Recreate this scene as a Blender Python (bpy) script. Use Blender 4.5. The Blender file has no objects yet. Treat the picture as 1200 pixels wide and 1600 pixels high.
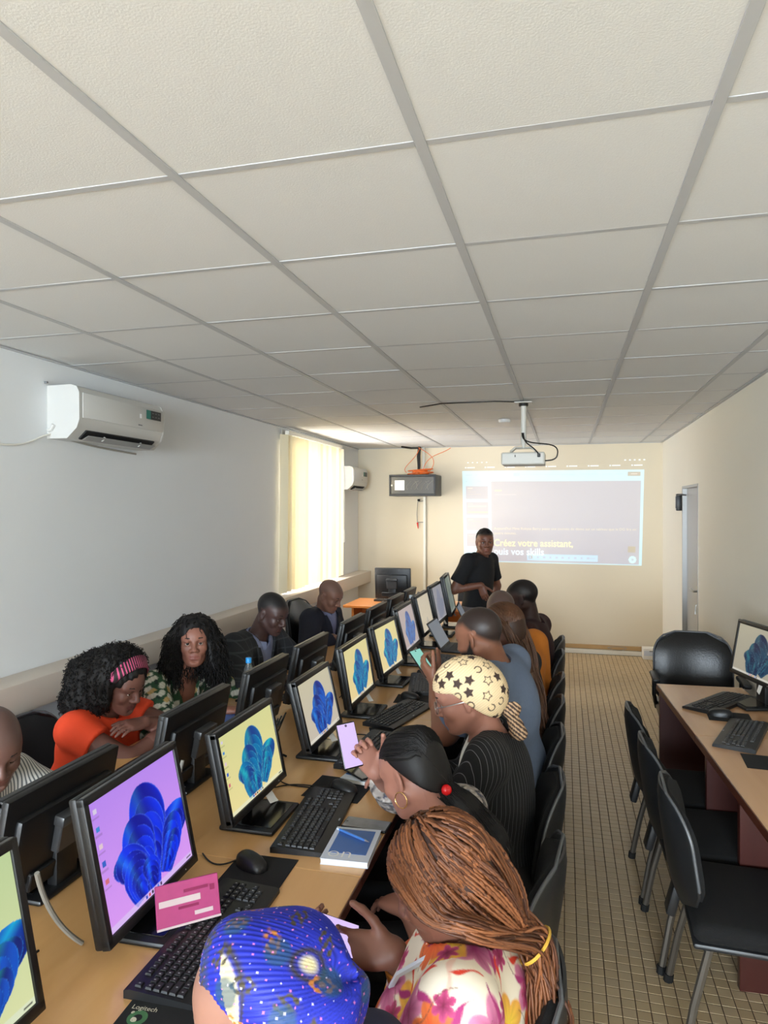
import bpy, bmesh, math, random
import numpy as np
from mathutils import Vector, Matrix

random.seed(7)
rng = np.random.default_rng(11)
PI = math.pi
SC = bpy.context.scene
COL = SC.collection

# ------------------------------------------------------------------ camera
cam_d = bpy.data.cameras.new('camera')
cam = bpy.data.objects.new('camera', cam_d)
COL.objects.link(cam)
cam.location = (0, 0, 1.80)
cam.rotation_euler = (math.radians(90), 0, math.radians(14.8))
cam_d.sensor_fit = 'VERTICAL'
cam_d.sensor_height = 36.0
cam_d.lens = 1067 / 1600 * 36.0
cam_d.shift_y = -6 / 1600
cam_d.clip_start = 0.02
SC.camera = cam

# ------------------------------------------------------------------ light
SC.view_settings.view_transform = 'Standard'
SC.view_settings.look = 'None'
SC.view_settings.gamma = 1.0
SC.view_settings.use_curve_mapping = False
EXPO = 0.0
SC.view_settings.exposure = EXPO
SC.cycles.max_bounces = 9
SC.cycles.diffuse_bounces = 6
SC.cycles.glossy_bounces = 3
SC.cycles.transmission_bounces = 4
SC.cycles.caustics_reflective = False
SC.cycles.caustics_refractive = False
world = bpy.data.worlds.new('daylight_sky')
SC.world = world
world.use_nodes = True
bg = world.node_tree.nodes['Background']
bg.inputs[0].default_value = (0.96, 0.98, 1.0, 1)
bg.inputs[1].default_value = 3.0

def area_light(name, loc, target, sx, sy, power, color):
    d = bpy.data.lights.new(name, 'AREA')
    d.shape = 'RECTANGLE'; d.size = sx; d.size_y = sy
    d.energy = power; d.color = color
    o = bpy.data.objects.new(name, d)
    COL.objects.link(o)
    o.location = loc
    o.rotation_euler = (Vector(target) - Vector(loc)).to_track_quat('-Z', 'Y').to_euler()
    return o
# daylight entering through the window with the blinds, and through the wide window in the wall behind the photographer
area_light('window_daylight', (-3.05, 7.05, 1.75), (0, 7.05, 1.55), 1.9, 1.7, 155, (1.0, 0.97, 0.94))
area_light('rear_window_daylight', (-0.80, -6.56, 1.60), (-0.80, 6, 1.45), 3.3, 1.7, 900, (0.77, 0.89, 1.0))

# ------------------------------------------------------------------ materials
def node_mat(name):
    m = bpy.data.materials.new(name); m.use_nodes = True
    nt = m.node_tree
    return m, nt, nt.nodes['Principled BSDF']

def lin(c):
    return tuple(((x / 12.92) if x <= 0.04045 else ((x + 0.055) / 1.055) ** 2.4) for x in c)

def rgb(r, g, b):
    return lin((r / 255, g / 255, b / 255)) + (1.0,)

def pm(name, col, rough=0.5, metal=0.0, noise=None, bump=None, coat=0.0, spec=0.5, sheen=0.0, trans=0.0, alpha=1.0):
    """plain principled material with optional noise tint (scale, amount) and bump (scale, strength)"""
    m, nt, p = node_mat(name)
    p.inputs['Base Color'].default_value = col
    p.inputs['Roughness'].default_value = rough
    p.inputs['Metallic'].default_value = metal
    p.inputs['Specular IOR Level'].default_value = spec
    p.inputs['Coat Weight'].default_value = coat
    p.inputs['Coat Roughness'].default_value = 0.1
    p.inputs['Sheen Weight'].default_value = sheen
    p.inputs['Transmission Weight'].default_value = trans
    p.inputs['Alpha'].default_value = alpha
    if noise or bump:
        tc = nt.nodes.new('ShaderNodeTexCoord')
    if noise:
        n = nt.nodes.new('ShaderNodeTexNoise'); n.inputs['Scale'].default_value = noise[0]; n.inputs['Detail'].default_value = 5
        mx = nt.nodes.new('ShaderNodeMix'); mx.data_type = 'RGBA'
        a = noise[1]
        mx.inputs[6].default_value = tuple(max(0, c * (1 - a)) for c in col[:3]) + (1,)
        mx.inputs[7].default_value = tuple(min(1, c * (1 + a)) for c in col[:3]) + (1,)
        nt.links.new(tc.outputs['Object'], n.inputs['Vector'])
        nt.links.new(n.outputs['Fac'], mx.inputs[0])
        nt.links.new(mx.outputs[2], p.inputs['Base Color'])
    if bump:
        n2 = nt.nodes.new('ShaderNodeTexNoise'); n2.inputs['Scale'].default_value = bump[0]; n2.inputs['Detail'].default_value = 4
        b = nt.nodes.new('ShaderNodeBump'); b.inputs['Strength'].default_value = bump[1]; b.inputs['Distance'].default_value = 0.004
        nt.links.new(tc.outputs['Object'], n2.inputs['Vector'])
        nt.links.new(n2.outputs['Fac'], b.inputs['Height'])
        nt.links.new(b.outputs['Normal'], p.inputs['Normal'])
    return m

def wood_mat(name, c1, c2, rough, coat, axis=1, scale=1.0):
    m, nt, p = node_mat(name)
    tc = nt.nodes.new('ShaderNodeTexCoord'); mp = nt.nodes.new('ShaderNodeMapping')
    sc = [22 * scale, 22 * scale, 22 * scale]; sc[axis] = 1.6 * scale
    mp.inputs['Scale'].default_value = sc
    n = nt.nodes.new('ShaderNodeTexNoise'); n.inputs['Scale'].default_value = 1.0; n.inputs['Detail'].default_value = 6; n.inputs['Distortion'].default_value = 0.6
    mx = nt.nodes.new('ShaderNodeMix'); mx.data_type = 'RGBA'
    mx.inputs[6].default_value = c1; mx.inputs[7].default_value = c2
    nt.links.new(tc.outputs['Object'], mp.inputs['Vector']); nt.links.new(mp.outputs[0], n.inputs['Vector'])
    nt.links.new(n.outputs['Fac'], mx.inputs[0]); nt.links.new(mx.outputs[2], p.inputs['Base Color'])
    p.inputs['Roughness'].default_value = rough
    p.inputs['Coat Weight'].default_value = coat; p.inputs['Coat Roughness'].default_value = 0.12
    return m

def stripe_mat(name, base, line, period, width, axis='Y', rough=0.85, soft=0.02, period2=None, line2=None, axis2='Z', distort=0.0):
    """stripes (or a plaid with the second set) along an object axis"""
    m, nt, p = node_mat(name)
    p.inputs['Roughness'].default_value = rough
    tc = nt.nodes.new('ShaderNodeTexCoord')
    src = tc.outputs['Object']
    if distort:
        nz = nt.nodes.new('ShaderNodeTexNoise'); nz.inputs['Scale'].default_value = 6
        vm = nt.nodes.new('ShaderNodeVectorMath'); vm.operation = 'SCALE'; vm.inputs['Scale'].default_value = distort
        va = nt.nodes.new('ShaderNodeVectorMath'); va.operation = 'ADD'
        nt.links.new(src, nz.inputs['Vector']); nt.links.new(nz.outputs['Color'], vm.inputs[0])
        nt.links.new(src, va.inputs[0]); nt.links.new(vm.outputs[0], va.inputs[1])
        src = va.outputs[0]
    sp = nt.nodes.new('ShaderNodeSeparateXYZ'); nt.links.new(src, sp.inputs[0])
    def band(ax, per, wid):
        d = nt.nodes.new('ShaderNodeMath'); d.operation = 'DIVIDE'; d.inputs[1].default_value = per
        if ax == 'XY':
            ad = nt.nodes.new('ShaderNodeMath'); ad.operation = 'ADD'
            nt.links.new(sp.outputs['X'], ad.inputs[0]); nt.links.new(sp.outputs['Y'], ad.inputs[1]); nt.links.new(ad.outputs[0], d.inputs[0])
        else:
            nt.links.new(sp.outputs[ax], d.inputs[0])
        f = nt.nodes.new('ShaderNodeMath'); f.operation = 'FRACT'; nt.links.new(d.outputs[0], f.inputs[0])
        l = nt.nodes.new('ShaderNodeMath'); l.operation = 'LESS_THAN'; l.inputs[1].default_value = wid
        nt.links.new(f.outputs[0], l.inputs[0])
        return l.outputs[0]
    mx = nt.nodes.new('ShaderNodeMix'); mx.data_type = 'RGBA'
    mx.inputs[6].default_value = base; mx.inputs[7].default_value = line
    nt.links.new(band(axis, period, width), mx.inputs[0])
    out = mx.outputs[2]
    if period2:
        m2 = nt.nodes.new('ShaderNodeMix'); m2.data_type = 'RGBA'; m2.inputs[7].default_value = line2
        nt.links.new(out, m2.inputs[6]); nt.links.new(band(axis2, period2, width), m2.inputs[0])
        out = m2.outputs[2]
    nt.links.new(out, p.inputs['Base Color'])
    return m

def attr_mat(name, rough=0.6, bump=None, coat=0.0, sss=0.0, spec=0.5, sheen=0.0):
    """colour from the mesh's own colour attribute (dyed cloth, skin tone)"""
    m, nt, p = node_mat(name)
    a = nt.nodes.new('ShaderNodeAttribute'); a.attribute_name = 'Col'
    nt.links.new(a.outputs['Color'], p.inputs['Base Color'])
    p.inputs['Roughness'].default_value = rough; p.inputs['Coat Weight'].default_value = coat
    p.inputs['Specular IOR Level'].default_value = spec; p.inputs['Sheen Weight'].default_value = sheen
    if bump:
        tc = nt.nodes.new('ShaderNodeTexCoord')
        n2 = nt.nodes.new('ShaderNodeTexNoise'); n2.inputs['Scale'].default_value = bump[0]; n2.inputs['Detail'].default_value = 4
        b = nt.nodes.new('ShaderNodeBump'); b.inputs['Strength'].default_value = bump[1]; b.inputs['Distance'].default_value = 0.003
        nt.links.new(tc.outputs['Object'], n2.inputs['Vector']); nt.links.new(n2.outputs['Fac'], b.inputs['Height'])
        nt.links.new(b.outputs['Normal'], p.inputs['Normal'])
    return m

def screen_mat(name, strength, wash=0.0):
    """a lit display: colour attribute as emission behind a semi-gloss front"""
    m, nt, p = node_mat(name)
    a = nt.nodes.new('ShaderNodeAttribute'); a.attribute_name = 'Col'
    p.inputs['Base Color'].default_value = (0.01, 0.01, 0.012, 1)
    p.inputs['Roughness'].default_value = 0.35
    p.inputs['Specular IOR Level'].default_value = 0.3
    nt.links.new(a.outputs['Color'], p.inputs['Emission Color'])
    p.inputs['Emission Strength'].default_value = strength
    return m

def glow_mat(name, strength):
    """light of a projector added on top of whatever it falls on"""
    m = bpy.data.materials.new(name); m.use_nodes = True
    nt = m.node_tree; nt.nodes.remove(nt.nodes['Principled BSDF'])
    a = nt.nodes.new('ShaderNodeAttribute'); a.attribute_name = 'Col'
    e = nt.nodes.new('ShaderNodeEmission'); e.inputs[1].default_value = strength
    t = nt.nodes.new('ShaderNodeBsdfTransparent'); ad = nt.nodes.new('ShaderNodeAddShader')
    nt.links.new(a.outputs['Color'], e.inputs[0]); nt.links.new(e.outputs[0], ad.inputs[0]); nt.links.new(t.outputs[0], ad.inputs[1])
    nt.links.new(ad.outputs[0], nt.nodes['Material Output'].inputs[0])
    return m

def emit_mat(name, col, strength):
    m, nt, p = node_mat(name)
    p.inputs['Base Color'].default_value = (0, 0, 0, 1)
    p.inputs['Emission Color'].default_value = col
    p.inputs['Emission Strength'].default_value = strength
    return m

M = {}
M['wall_white'] = pm('wall_paint_white', rgb(238, 234, 222), 0.85, noise=(1.1, 0.03), bump=(60, 0.05))
M['wall'] = pm('wall_paint', rgb(230, 233, 236), 0.85, noise=(1.3, 0.03), bump=(60, 0.05))
M['wall_cream'] = pm('wall_paint_cream', rgb(224, 213, 190), 0.85, noise=(1.1, 0.03), bump=(60, 0.05))
M['ctile'] = pm('ceiling_tile_fissured', rgb(222, 223, 223), 0.95, noise=(160, 0.04), bump=(220, 0.16))
M['tee'] = pm('ceiling_tee_metal', rgb(186, 188, 191), 0.55)
M['plenum'] = pm('plenum_dark', rgb(60, 58, 55), 0.9)
M['grout'] = pm('grout_brown', rgb(84, 64, 44), 0.9)
M['ftile'] = [pm('floor_tile_%d' % i, rgb(*c), 0.4, noise=(9, 0.05)) for i, c in enumerate([(196, 172, 134), (192, 167, 129), (199, 175, 138), (194, 171, 136)])]
M['ledge'] = pm('ledge_paint', rgb(222, 212, 201), 0.7)
M['base_tan'] = pm('baseboard_tan', rgb(186, 152, 104), 0.6)
M['duct'] = pm('cable_duct_white', rgb(232, 229, 218), 0.45)
M['door'] = pm('door_grey_metal', rgb(176, 176, 174), 0.38, metal=0.3)
M['dark_gap'] = pm('dark_rebate', rgb(40, 38, 36), 0.7)
M['steel'] = pm('brushed_steel', rgb(170, 168, 162), 0.3, metal=0.9)
M['alu'] = pm('window_aluminium', rgb(200, 200, 198), 0.35, metal=0.6)
M['black'] = pm('black_plastic', rgb(20, 20, 21), 0.42, bump=(400, 0.05))
M['black_gloss'] = pm('black_gloss_plastic', rgb(14, 14, 15), 0.16)
M['edge_grey'] = pm('worn_grey_edge', rgb(62, 62, 63), 0.3)
M['keycap'] = pm('keycap_black', rgb(30, 30, 32), 0.5)
M['legend'] = pm('key_legend', rgb(150, 152, 155), 0.6)
M['pad'] = pm('mouse_pad_cloth', rgb(19, 19, 21), 0.95, noise=(200, 0.2))
M['table'] = wood_mat('table_beech_laminate', rgb(222, 176, 118), rgb(208, 156, 98), 0.3, 0.35)
M['table_edge'] = pm('table_edge_dark', rgb(84, 42, 28), 0.4)
M['mahog'] = wood_mat('mahogany_panel', rgb(70, 26, 18), rgb(52, 17, 12), 0.4, 0.2, axis=2)
M['desk_orange'] = wood_mat('teacher_desk_wood', rgb(222, 142, 70), rgb(204, 122, 52), 0.3, 0.3, axis=0)
M['rdesk'] = wood_mat('right_desk_laminate', rgb(212, 166, 124), rgb(198, 148, 104), 0.22, 0.4)
M['fabric'] = pm('chair_fabric_black', rgb(9, 9, 10), 0.95, noise=(300, 0.3), bump=(500, 0.4), sheen=0.0)
M['shell'] = pm('chair_shell_plastic', rgb(34, 35, 37), 0.42)
M['piping'] = pm('chair_rim_grey', rgb(86, 88, 91), 0.45)
M['leg'] = pm('chair_leg_steel', rgb(112, 106, 98), 0.4, metal=0.7)
M['leather'] = pm('chair_leather_black', rgb(16, 16, 17), 0.34, bump=(120, 0.25))
M['rubber'] = pm('rubber_black', rgb(15, 15, 15), 0.8)
M['ac'] = pm('ac_white_plastic', rgb(202, 202, 199), 0.35)
M['ac_dark'] = pm('ac_outlet_dark', rgb(24, 24, 25), 0.6)
M['ac_flap'] = pm('ac_flap_grey', rgb(150, 150, 150), 0.5)
M['sticker'] = pm('sticker_black', rgb(26, 30, 34), 0.4)
M['sticker_teal'] = pm('sticker_teal', rgb(20, 120, 110), 0.4)
M['print_grey'] = pm('print_grey', rgb(120, 122, 124), 0.5)
M['white_led'] = pm('white_print', rgb(246, 248, 252), 0.4)
M['rack'] = pm('rack_black_metal', rgb(46, 46, 48), 0.4, metal=0.3)
M['rack_dark'] = pm('rack_trim', rgb(18, 18, 19), 0.4)
M['rack_glass'] = pm('rack_glass_grey', rgb(92, 92, 90), 0.12)
M['cable_orange'] = pm('fibre_cable_orange', rgb(232, 112, 42), 0.5)
M['cable_black'] = pm('cable_black', rgb(14, 14, 14), 0.5)
M['cable_grey'] = pm('cable_grey', rgb(150, 146, 138), 0.5)
M['cable_white'] = pm('cable_white', rgb(225, 222, 214), 0.5)
M['projector'] = pm('projector_case', rgb(206, 203, 194), 0.45)
M['paper'] = pm('white_paper', rgb(240, 238, 232), 0.8)
M['blind'] = None
M['glass'] = pm('window_glass', (1, 1, 1, 1), 0.02, trans=1.0)
M['red'] = pm('red_bead', rgb(214, 24, 28), 0.25)
M['gold'] = pm('gold_metal', rgb(220, 180, 110), 0.25, metal=1.0)
M['yellow_band'] = pm('yellow_hair_tie', rgb(214, 168, 62), 0.6)

def blind_mat():
    m = bpy.data.materials.new('blind_fabric'); m.use_nodes = True
    nt = m.node_tree; nt.nodes.remove(nt.nodes['Principled BSDF'])
    d = nt.nodes.new('ShaderNodeBsdfDiffuse'); t = nt.nodes.new('ShaderNodeBsdfTranslucent'); mx = nt.nodes.new('ShaderNodeMixShader')
    d.inputs[0].default_value = rgb(240, 232, 206); t.inputs[0].default_value = rgb(250, 241, 214); mx.inputs[0].default_value = 0.22
    nt.links.new(d.outputs[0], mx.inputs[1]); nt.links.new(t.outputs[0], mx.inputs[2])
    nt.links.new(mx.outputs[0], nt.nodes['Material Output'].inputs[0])
    return m
M['blind'] = blind_mat()

# ------------------------------------------------------------------ mesh helpers
def new_mesh(name, verts, quads=None, tris=None, polys=None, mats=(), mat_idx=None, smooth=True, cols=None):
    me = bpy.data.meshes.new(name)
    if polys is not None:
        me.from_pydata([tuple(v) for v in verts], [], polys)
    else:
        V = np.asarray(verts, np.float32)
        fl = []; tot = []
        if quads is not None and len(quads):
            fl.append(np.asarray(quads, np.int32).ravel()); tot.append(np.full(len(quads), 4, np.int32))
        if tris is not None and len(tris):
            fl.append(np.asarray(tris, np.int32).ravel()); tot.append(np.full(len(tris), 3, np.int32))
        L = np.concatenate(fl); T = np.concatenate(tot)
        S = np.concatenate([[0], np.cumsum(T)[:-1]]).astype(np.int32)
        me.vertices.add(len(V)); me.vertices.foreach_set('co', V.ravel())
        me.loops.add(len(L)); me.loops.foreach_set('vertex_index', L)
        me.polygons.add(len(T)); me.polygons.foreach_set('loop_start', S)
        me.update(calc_edges=True)
    me.polygons.foreach_set('use_smooth', np.full(len(me.polygons), bool(smooth)))
    if mat_idx is not None:
        me.polygons.foreach_set('material_index', np.asarray(mat_idx, np.int32))
    for m in mats:
        me.materials.append(m)
    if cols is not None:
        a = me.color_attributes.new('Col', 'FLOAT_COLOR', 'POINT')
        C = np.ones((len(cols), 4), np.float32); C[:, :3] = cols
        a.data.foreach_set('color', C.ravel())
    me.update()
    return me

def link(name, me, parent=None, loc=None, rot=None):
    o = bpy.data.objects.new(name, me); COL.objects.link(o)
    if parent is not None:
        o.parent = parent
    if loc is not None:
        o.location = loc
    if rot is not None:
        o.rotation_euler = rot
    return o

def tag(o, label=None, cat=None, group=None, kind=None):
    if label: o['label'] = label
    if cat: o['category'] = cat
    if group: o['group'] = group
    if kind: o['kind'] = kind
    return o

def thing(name, label, cat, loc=(0, 0, 0), rotz=0.0, group=None):
    o = bpy.data.objects.new(name, None); COL.objects.link(o)
    o.empty_display_size = 0.1
    o.location = loc; o.rotation_euler = (0, 0, rotz)
    return tag(o, label, cat, group)

_rb = {}
def rbox_data(sx, sy, sz, bev, seg):
    key = (round(sx, 5), round(sy, 5), round(sz, 5), round(bev, 5), seg)
    if key not in _rb:
        bm = bmesh.new(); bmesh.ops.create_cube(bm, size=1.0)
        for v in bm.verts:
            v.co.x *= sx; v.co.y *= sy; v.co.z *= sz
        if bev > 0:
            bmesh.ops.bevel(bm, geom=list(bm.edges), offset=min(bev, 0.49 * min(sx, sy, sz)), segments=seg, profile=0.5, affect='EDGES')
        bm.verts.index_update()
        _rb[key] = ([v.co.copy() for v in bm.verts], [[v.index for v in f.verts] for f in bm.faces])
        bm.free()
    return _rb[key]

class MB:
    """collects shapes into ONE mesh object"""
    def __init__(s):
        s.v = []; s.f = []; s.m = []
    def add(s, verts, faces, mi=0, mtx=None):
        b = len(s.v)
        if mtx is not None:
            verts = [mtx @ Vector(v) for v in verts]
        s.v.extend([tuple(v) for v in verts]); s.f.extend([[i + b for i in f] for f in faces]); s.m.extend([mi] * len(faces))
        return s
    def box(s, c, size, bev=0.0, seg=2, mi=0, rot=None, mtx=None):
        v, f = rbox_data(*size, bev, seg)
        t = Matrix.Translation(Vector(c))
        if rot is not None:
            t = t @ Matrix(rot).to_4x4() if not isinstance(rot, (tuple, list)) else t @ Matrix.Rotation(rot[2], 4, 'Z') @ Matrix.Rotation(rot[1], 4, 'Y') @ Matrix.Rotation(rot[0], 4, 'X')
        if mtx is not None:
            t = mtx @ t
        return s.add(v, f, mi, t)
    def tube(s, pts, r, n=8, mi=0, cap=True, closed=False):
        P = [Vector(p) for p in pts]; N = len(P)
        R = r if hasattr(r, '__len__') else [r] * N
        up = None; ring = []
        b = len(s.v)
        for i in range(N):
            if closed:
                t = (P[(i + 1) % N] - P[i - 1])
            else:
                t = P[min(i + 1, N - 1)] - P[max(i - 1, 0)]
            t = t.normalized() if t.length > 1e-9 else Vector((0, 0, 1))
            if up is None:
                up = Vector((0, 0, 1)) if abs(t.z) < 0.9 else Vector((1, 0, 0))
            up = (up - t * up.dot(t))
            up = up.normalized() if up.length > 1e-6 else t.orthogonal().normalized()
            sd = t.cross(up)
            for k in range(n):
                a = 2 * PI * k / n
                s.v.append(tuple(P[i] + (up * math.cos(a) + sd * math.sin(a)) * R[i]))
        M_ = N if closed else N - 1
        for i in range(M_):
            j = (i + 1) % N
            for k in range(n):
                k2 = (k + 1) % n
                s.f.append([b + i * n + k2, b + i * n + k, b + j * n + k, b + j * n + k2]); s.m.append(mi)
        if cap and not closed:
            s.f.append([b + k for k in range(n)]); s.m.append(mi)
            s.f.append([b + (N - 1) * n + k for k in reversed(range(n))]); s.m.append(mi)
        return s
    def lathe(s, prof, n=20, mi=0, c=(0, 0, 0), cap=True):
        b = len(s.v)
        for (r, z) in prof:
            for k in range(n):
                a = 2 * PI * k / n
                s.v.append((c[0] + r * math.cos(a), c[1] + r * math.sin(a), c[2] + z))
        for i in range(len(prof) - 1):
            for k in range(n):
                k2 = (k + 1) % n
                s.f.append([b + i * n + k, b + i * n + k2, b + (i + 1) * n + k2, b + (i + 1) * n + k]); s.m.append(mi)
        if cap:
            s.f.append([b + k for k in reversed(range(n))]); s.m.append(mi)
            s.f.append([b + (len(prof) - 1) * n + k for k in range(n)]); s.m.append(mi)
        return s
    def prism(s, poly, axis, a0, a1, mi=0):
        """extrude a 2D polygon along an axis: axis 0 -> (y,z), 1 -> (x,z), 2 -> (x,y)"""
        b = len(s.v); n = len(poly)
        for a in (a0, a1):
            for (p, q) in poly:
                s.v.append({0: (a, p, q), 1: (p, a, q), 2: (p, q, a)}[axis])
        s.f.append([b + i for i in range(n)]); s.m.append(mi)
        s.f.append([b + n + i for i in reversed(range(n))]); s.m.append(mi)
        for i in range(n):
            j = (i + 1) % n
            s.f.append([b + j, b + i, b + n + i, b + n + j]); s.m.append(mi)
        return s
    def mesh(s, name, mats, smooth=True):
        me = new_mesh(name, s.v, polys=s.f, mats=mats if isinstance(mats, (list, tuple)) else [mats], mat_idx=s.m, smooth=smooth)
        if smooth:
            try:
                me.set_sharp_from_angle(angle=math.radians(38))
            except Exception:
                pass
        bm = bmesh.new(); bm.from_mesh(me)
        bmesh.ops.recalc_face_normals(bm, faces=bm.faces); bm.to_mesh(me); bm.free()
        return me
    def build(s, name, mats, parent=None, loc=None, rot=None, smooth=True):
        return link(name, s.mesh(name, mats, smooth), parent, loc, rot)

def children(o):
    return [c for c in bpy.data.objects if c.parent == o]

def copy_tree(o, kids, parent=None):
    """copy a thing, its parts and their sub-parts (kids: parent -> list of children)"""
    c = o.copy(); COL.objects.link(c); c.parent = parent
    for ch in kids.get(o.name, []):
        copy_tree(ch, kids, c)
    return c

def kid_map(root):
    d = {}
    st = [root]
    while st:
        o = st.pop(); ch = [c for c in COL.objects if c.parent == o]
        d[o.name] = ch; st.extend(ch)
    return d

def bez(p0, p1, p2, p3, n=14):
    p0, p1, p2, p3 = map(Vector, (p0, p1, p2, p3))
    return [((1 - t) ** 3) * p0 + 3 * ((1 - t) ** 2) * t * p1 + 3 * (1 - t) * t * t * p2 + t ** 3 * p3 for t in [i / (n - 1) for i in range(n)]]

def text_mesh(name, s, size, mat, parent=None, loc=(0, 0, 0), rot=(0, 0, 0), align='LEFT', bold=0.0, extr=0.0, col=None, width=None):
    cu = bpy.data.curves.new(name, 'FONT'); cu.body = s; cu.size = size; cu.align_x = align; cu.offset = bold; cu.extrude = extr
    cu.resolution_u = 3
    t = bpy.data.objects.new(name, cu)
    me = bpy.data.meshes.new_from_object(t)
    bpy.data.objects.remove(t); bpy.data.curves.remove(cu)
    if width:
        xs = [v.co.x for v in me.vertices]; w = max(xs) - min(xs)
        for v in me.vertices:
            v.co.x *= width / w
    me.materials.clear(); me.materials.append(mat)
    if col is not None:
        a = me.color_attributes.new('Col', 'FLOAT_COLOR', 'POINT')
        a.data.foreach_set('color', np.tile(np.array(list(col) + [1], np.float32), (len(me.vertices), 1)).ravel())
    return link(name, me, parent, loc, rot)
# ================================================================== the room
XL, XR, YB, YF, ZC = -2.70, 1.15, 8.85, -6.50, 2.60
def structure(o):
    o['kind'] = 'structure'; return o

# floor slab with mosaic tiles
floor = structure(MB().box(((XL + XR) / 2, (YB + YF) / 2, -0.0512), (XR - XL + 0.4, YB - YF + 0.4, 0.10)).build('floor', M['grout'], smooth=False))
TS, TJ, TH = 0.05, 0.0030, 0.005
def tile_vf(x, y, z0=-0.0016, z1=0.0, s=TS - TJ, b=0.0012):
    h = s / 2
    v = [(x - h, y - h, z0), (x + h, y - h, z0), (x + h, y + h, z0), (x - h, y + h, z0),
         (x - h + b, y - h + b, z1), (x + h - b, y - h + b, z1), (x + h - b, y + h - b, z1), (x - h + b, y + h - b, z1)]
    f = [(4, 5, 6, 7), (0, 1, 5, 4), (1, 2, 6, 5), (2, 3, 7, 6), (3, 0, 4, 7)]
    return v, f
tile_meshes = []
for m in M['ftile']:
    v, f = tile_vf(0, 0); tile_meshes.append(new_mesh('tile', v, quads=f, mats=[m], smooth=False))
nx = int((XR - XL) / TS); ny = int((YB - YF) / TS)
sv = []; sf = []; sm = []
n_single = 0
for j in range(ny + 1):
    for i in range(nx + 1):
        x = XL + TS * (i + 0.5); y = YF + TS * (j + 0.5)
        if x + TS / 2 > XR or y + TS / 2 > YB:
            continue
        k = int(rng.integers(0, 4)); dz = float(rng.uniform(-0.0003, 0.0002))
        if 0.0 < x < 0.55 and 2.55 < y < 3.91 and n_single < 300:
            o = link('tile', tile_meshes[k], floor, (x, y, dz)); n_single += 1
        else:
            v, f = tile_vf(x, y, -0.0016, dz); b = len(sv)
            sv += v; sf += [tuple(q + b for q in ff) for ff in f]; sm += [k] * 5
rest = link('tiles', new_mesh('tiles', sv, quads=sf, mats=M['ftile'], mat_idx=sm, smooth=False), floor)
rest['kind'] = 'stuff'

# walls
wl = MB()
WY0, WY1, WZ0, WZ1 = 6.28, 7.80, 0.955, 2.50      # window opening in the left wall
T = 0.20
wl.box((XL - T / 2, (YF - T + WY0) / 2, 1.35), (T, WY0 - YF + T, 2.7))
wl.box((XL - T / 2, (WY1 + YB + T) / 2, 1.35), (T, YB + T - WY1, 2.7))
wl.box((XL - T / 2, (WY0 + WY1) / 2, WZ0 / 2), (T, WY1 - WY0, WZ0))
wl.box((XL - T / 2, (WY0 + WY1) / 2, (WZ1 + 2.7) / 2), (T, WY1 - WY0, 2.7 - WZ1))
structure(wl.build('wall_left', M['wall'], smooth=False))
structure(MB().box(((XL + XR) / 2, YB + T / 2, 1.35), (XR - XL, T, 2.7)).build('wall_back', M['wall_cream'], smooth=False))
DY0, DY1, DZ = 6.58, 7.42, 2.02                    # door opening in the right wall
wr = MB()
wr.box((XR + T / 2, (YF - T + DY0) / 2, 1.35), (T, DY0 - YF + T, 2.7))
wr.box((XR + T / 2, (DY1 + YB + T) / 2, 1.35), (T, YB + T - DY1, 2.7))
wr.box((XR + T / 2, (DY0 + DY1) / 2, (DZ + 2.7) / 2), (T, DY1 - DY0, 2.7 - DZ))
structure(wr.build('wall_right', M['wall_white'], smooth=False))
# wall behind the photographer with a wide window
RX0, RX1, RZ0, RZ1 = -2.45, 0.85, 0.75, 2.45
wf = MB()
wf.box(((XL + RX0) / 2, YF - T / 2, 1.35), (RX0 - XL, T, 2.7)); wf.box(((XR + RX1) / 2, YF - T / 2, 1.35), (XR - RX1, T, 2.7))
wf.box(((RX0 + RX1) / 2, YF - T / 2, RZ0 / 2), (RX1 - RX0, T, RZ0)); wf.box(((RX0 + RX1) / 2, YF - T / 2, (RZ1 + 2.7) / 2), (RX1 - RX0, T, 2.7 - RZ1))
structure(wf.build('wall_front', M['wall'], smooth=False))

# ledge running along the left wall and the trims
structure(MB().box((XL + 0.09, (YF + YB) / 2, 0.885), (0.18, YB - YF, 0.15), 0.006, 2).build('trim_1', M['ledge']))
structure(MB().box(((XL + XR) / 2 + 0.02, YB - 0.012, 0.085), (XR - XL - 0.2, 0.022, 0.05), 0.003, 1).build('baseboard_back', M['base_tan']))
structure(MB().box((-0.62, YB - 0.022, 0.028), (3.06, 0.045, 0.056), 0.004, 1).build('trim_2', M['duct']))

# door
d = thing('door_1', None, None, (XR, 0, 0)); d['kind'] = 'structure'
MB().box((0.06, (DY0 + DY1) / 2, DZ / 2), (0.045, DY1 - DY0 - 0.06, DZ - 0.03), 0.004, 1).build('door_leaf', M['door'], d)
fr = MB()
for yy in (DY0 + 0.0125, DY1 - 0.0125):
    fr.box((0.045, yy, DZ / 2), (0.10, 0.025, DZ), 0.002, 1)
fr.box((0.045, (DY0 + DY1) / 2, DZ - 0.0125), (0.10, DY1 - DY0, 0.025), 0.002, 1)
fr.build('door_frame', M['door'], d)
MB().box((0.034, DY0 + 0.034, DZ / 2), (0.006, 0.016, DZ - 0.04)).build('rebate', M['dark_gap'], d)
hp = MB().box((0.030, DY0 + 0.075, 1.0), (0.010, 0.045, 0.24), 0.003, 2).build('handle_plate', M['steel'], d)
MB().tube([(0.03, DY0 + 0.075, 1.05), (-0.025, DY0 + 0.075, 1.05), (-0.032, DY0 + 0.10, 1.05), (-0.032, DY0 + 0.19, 1.058)], 0.009, 8).build('handle', M['steel'], hp)
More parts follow.
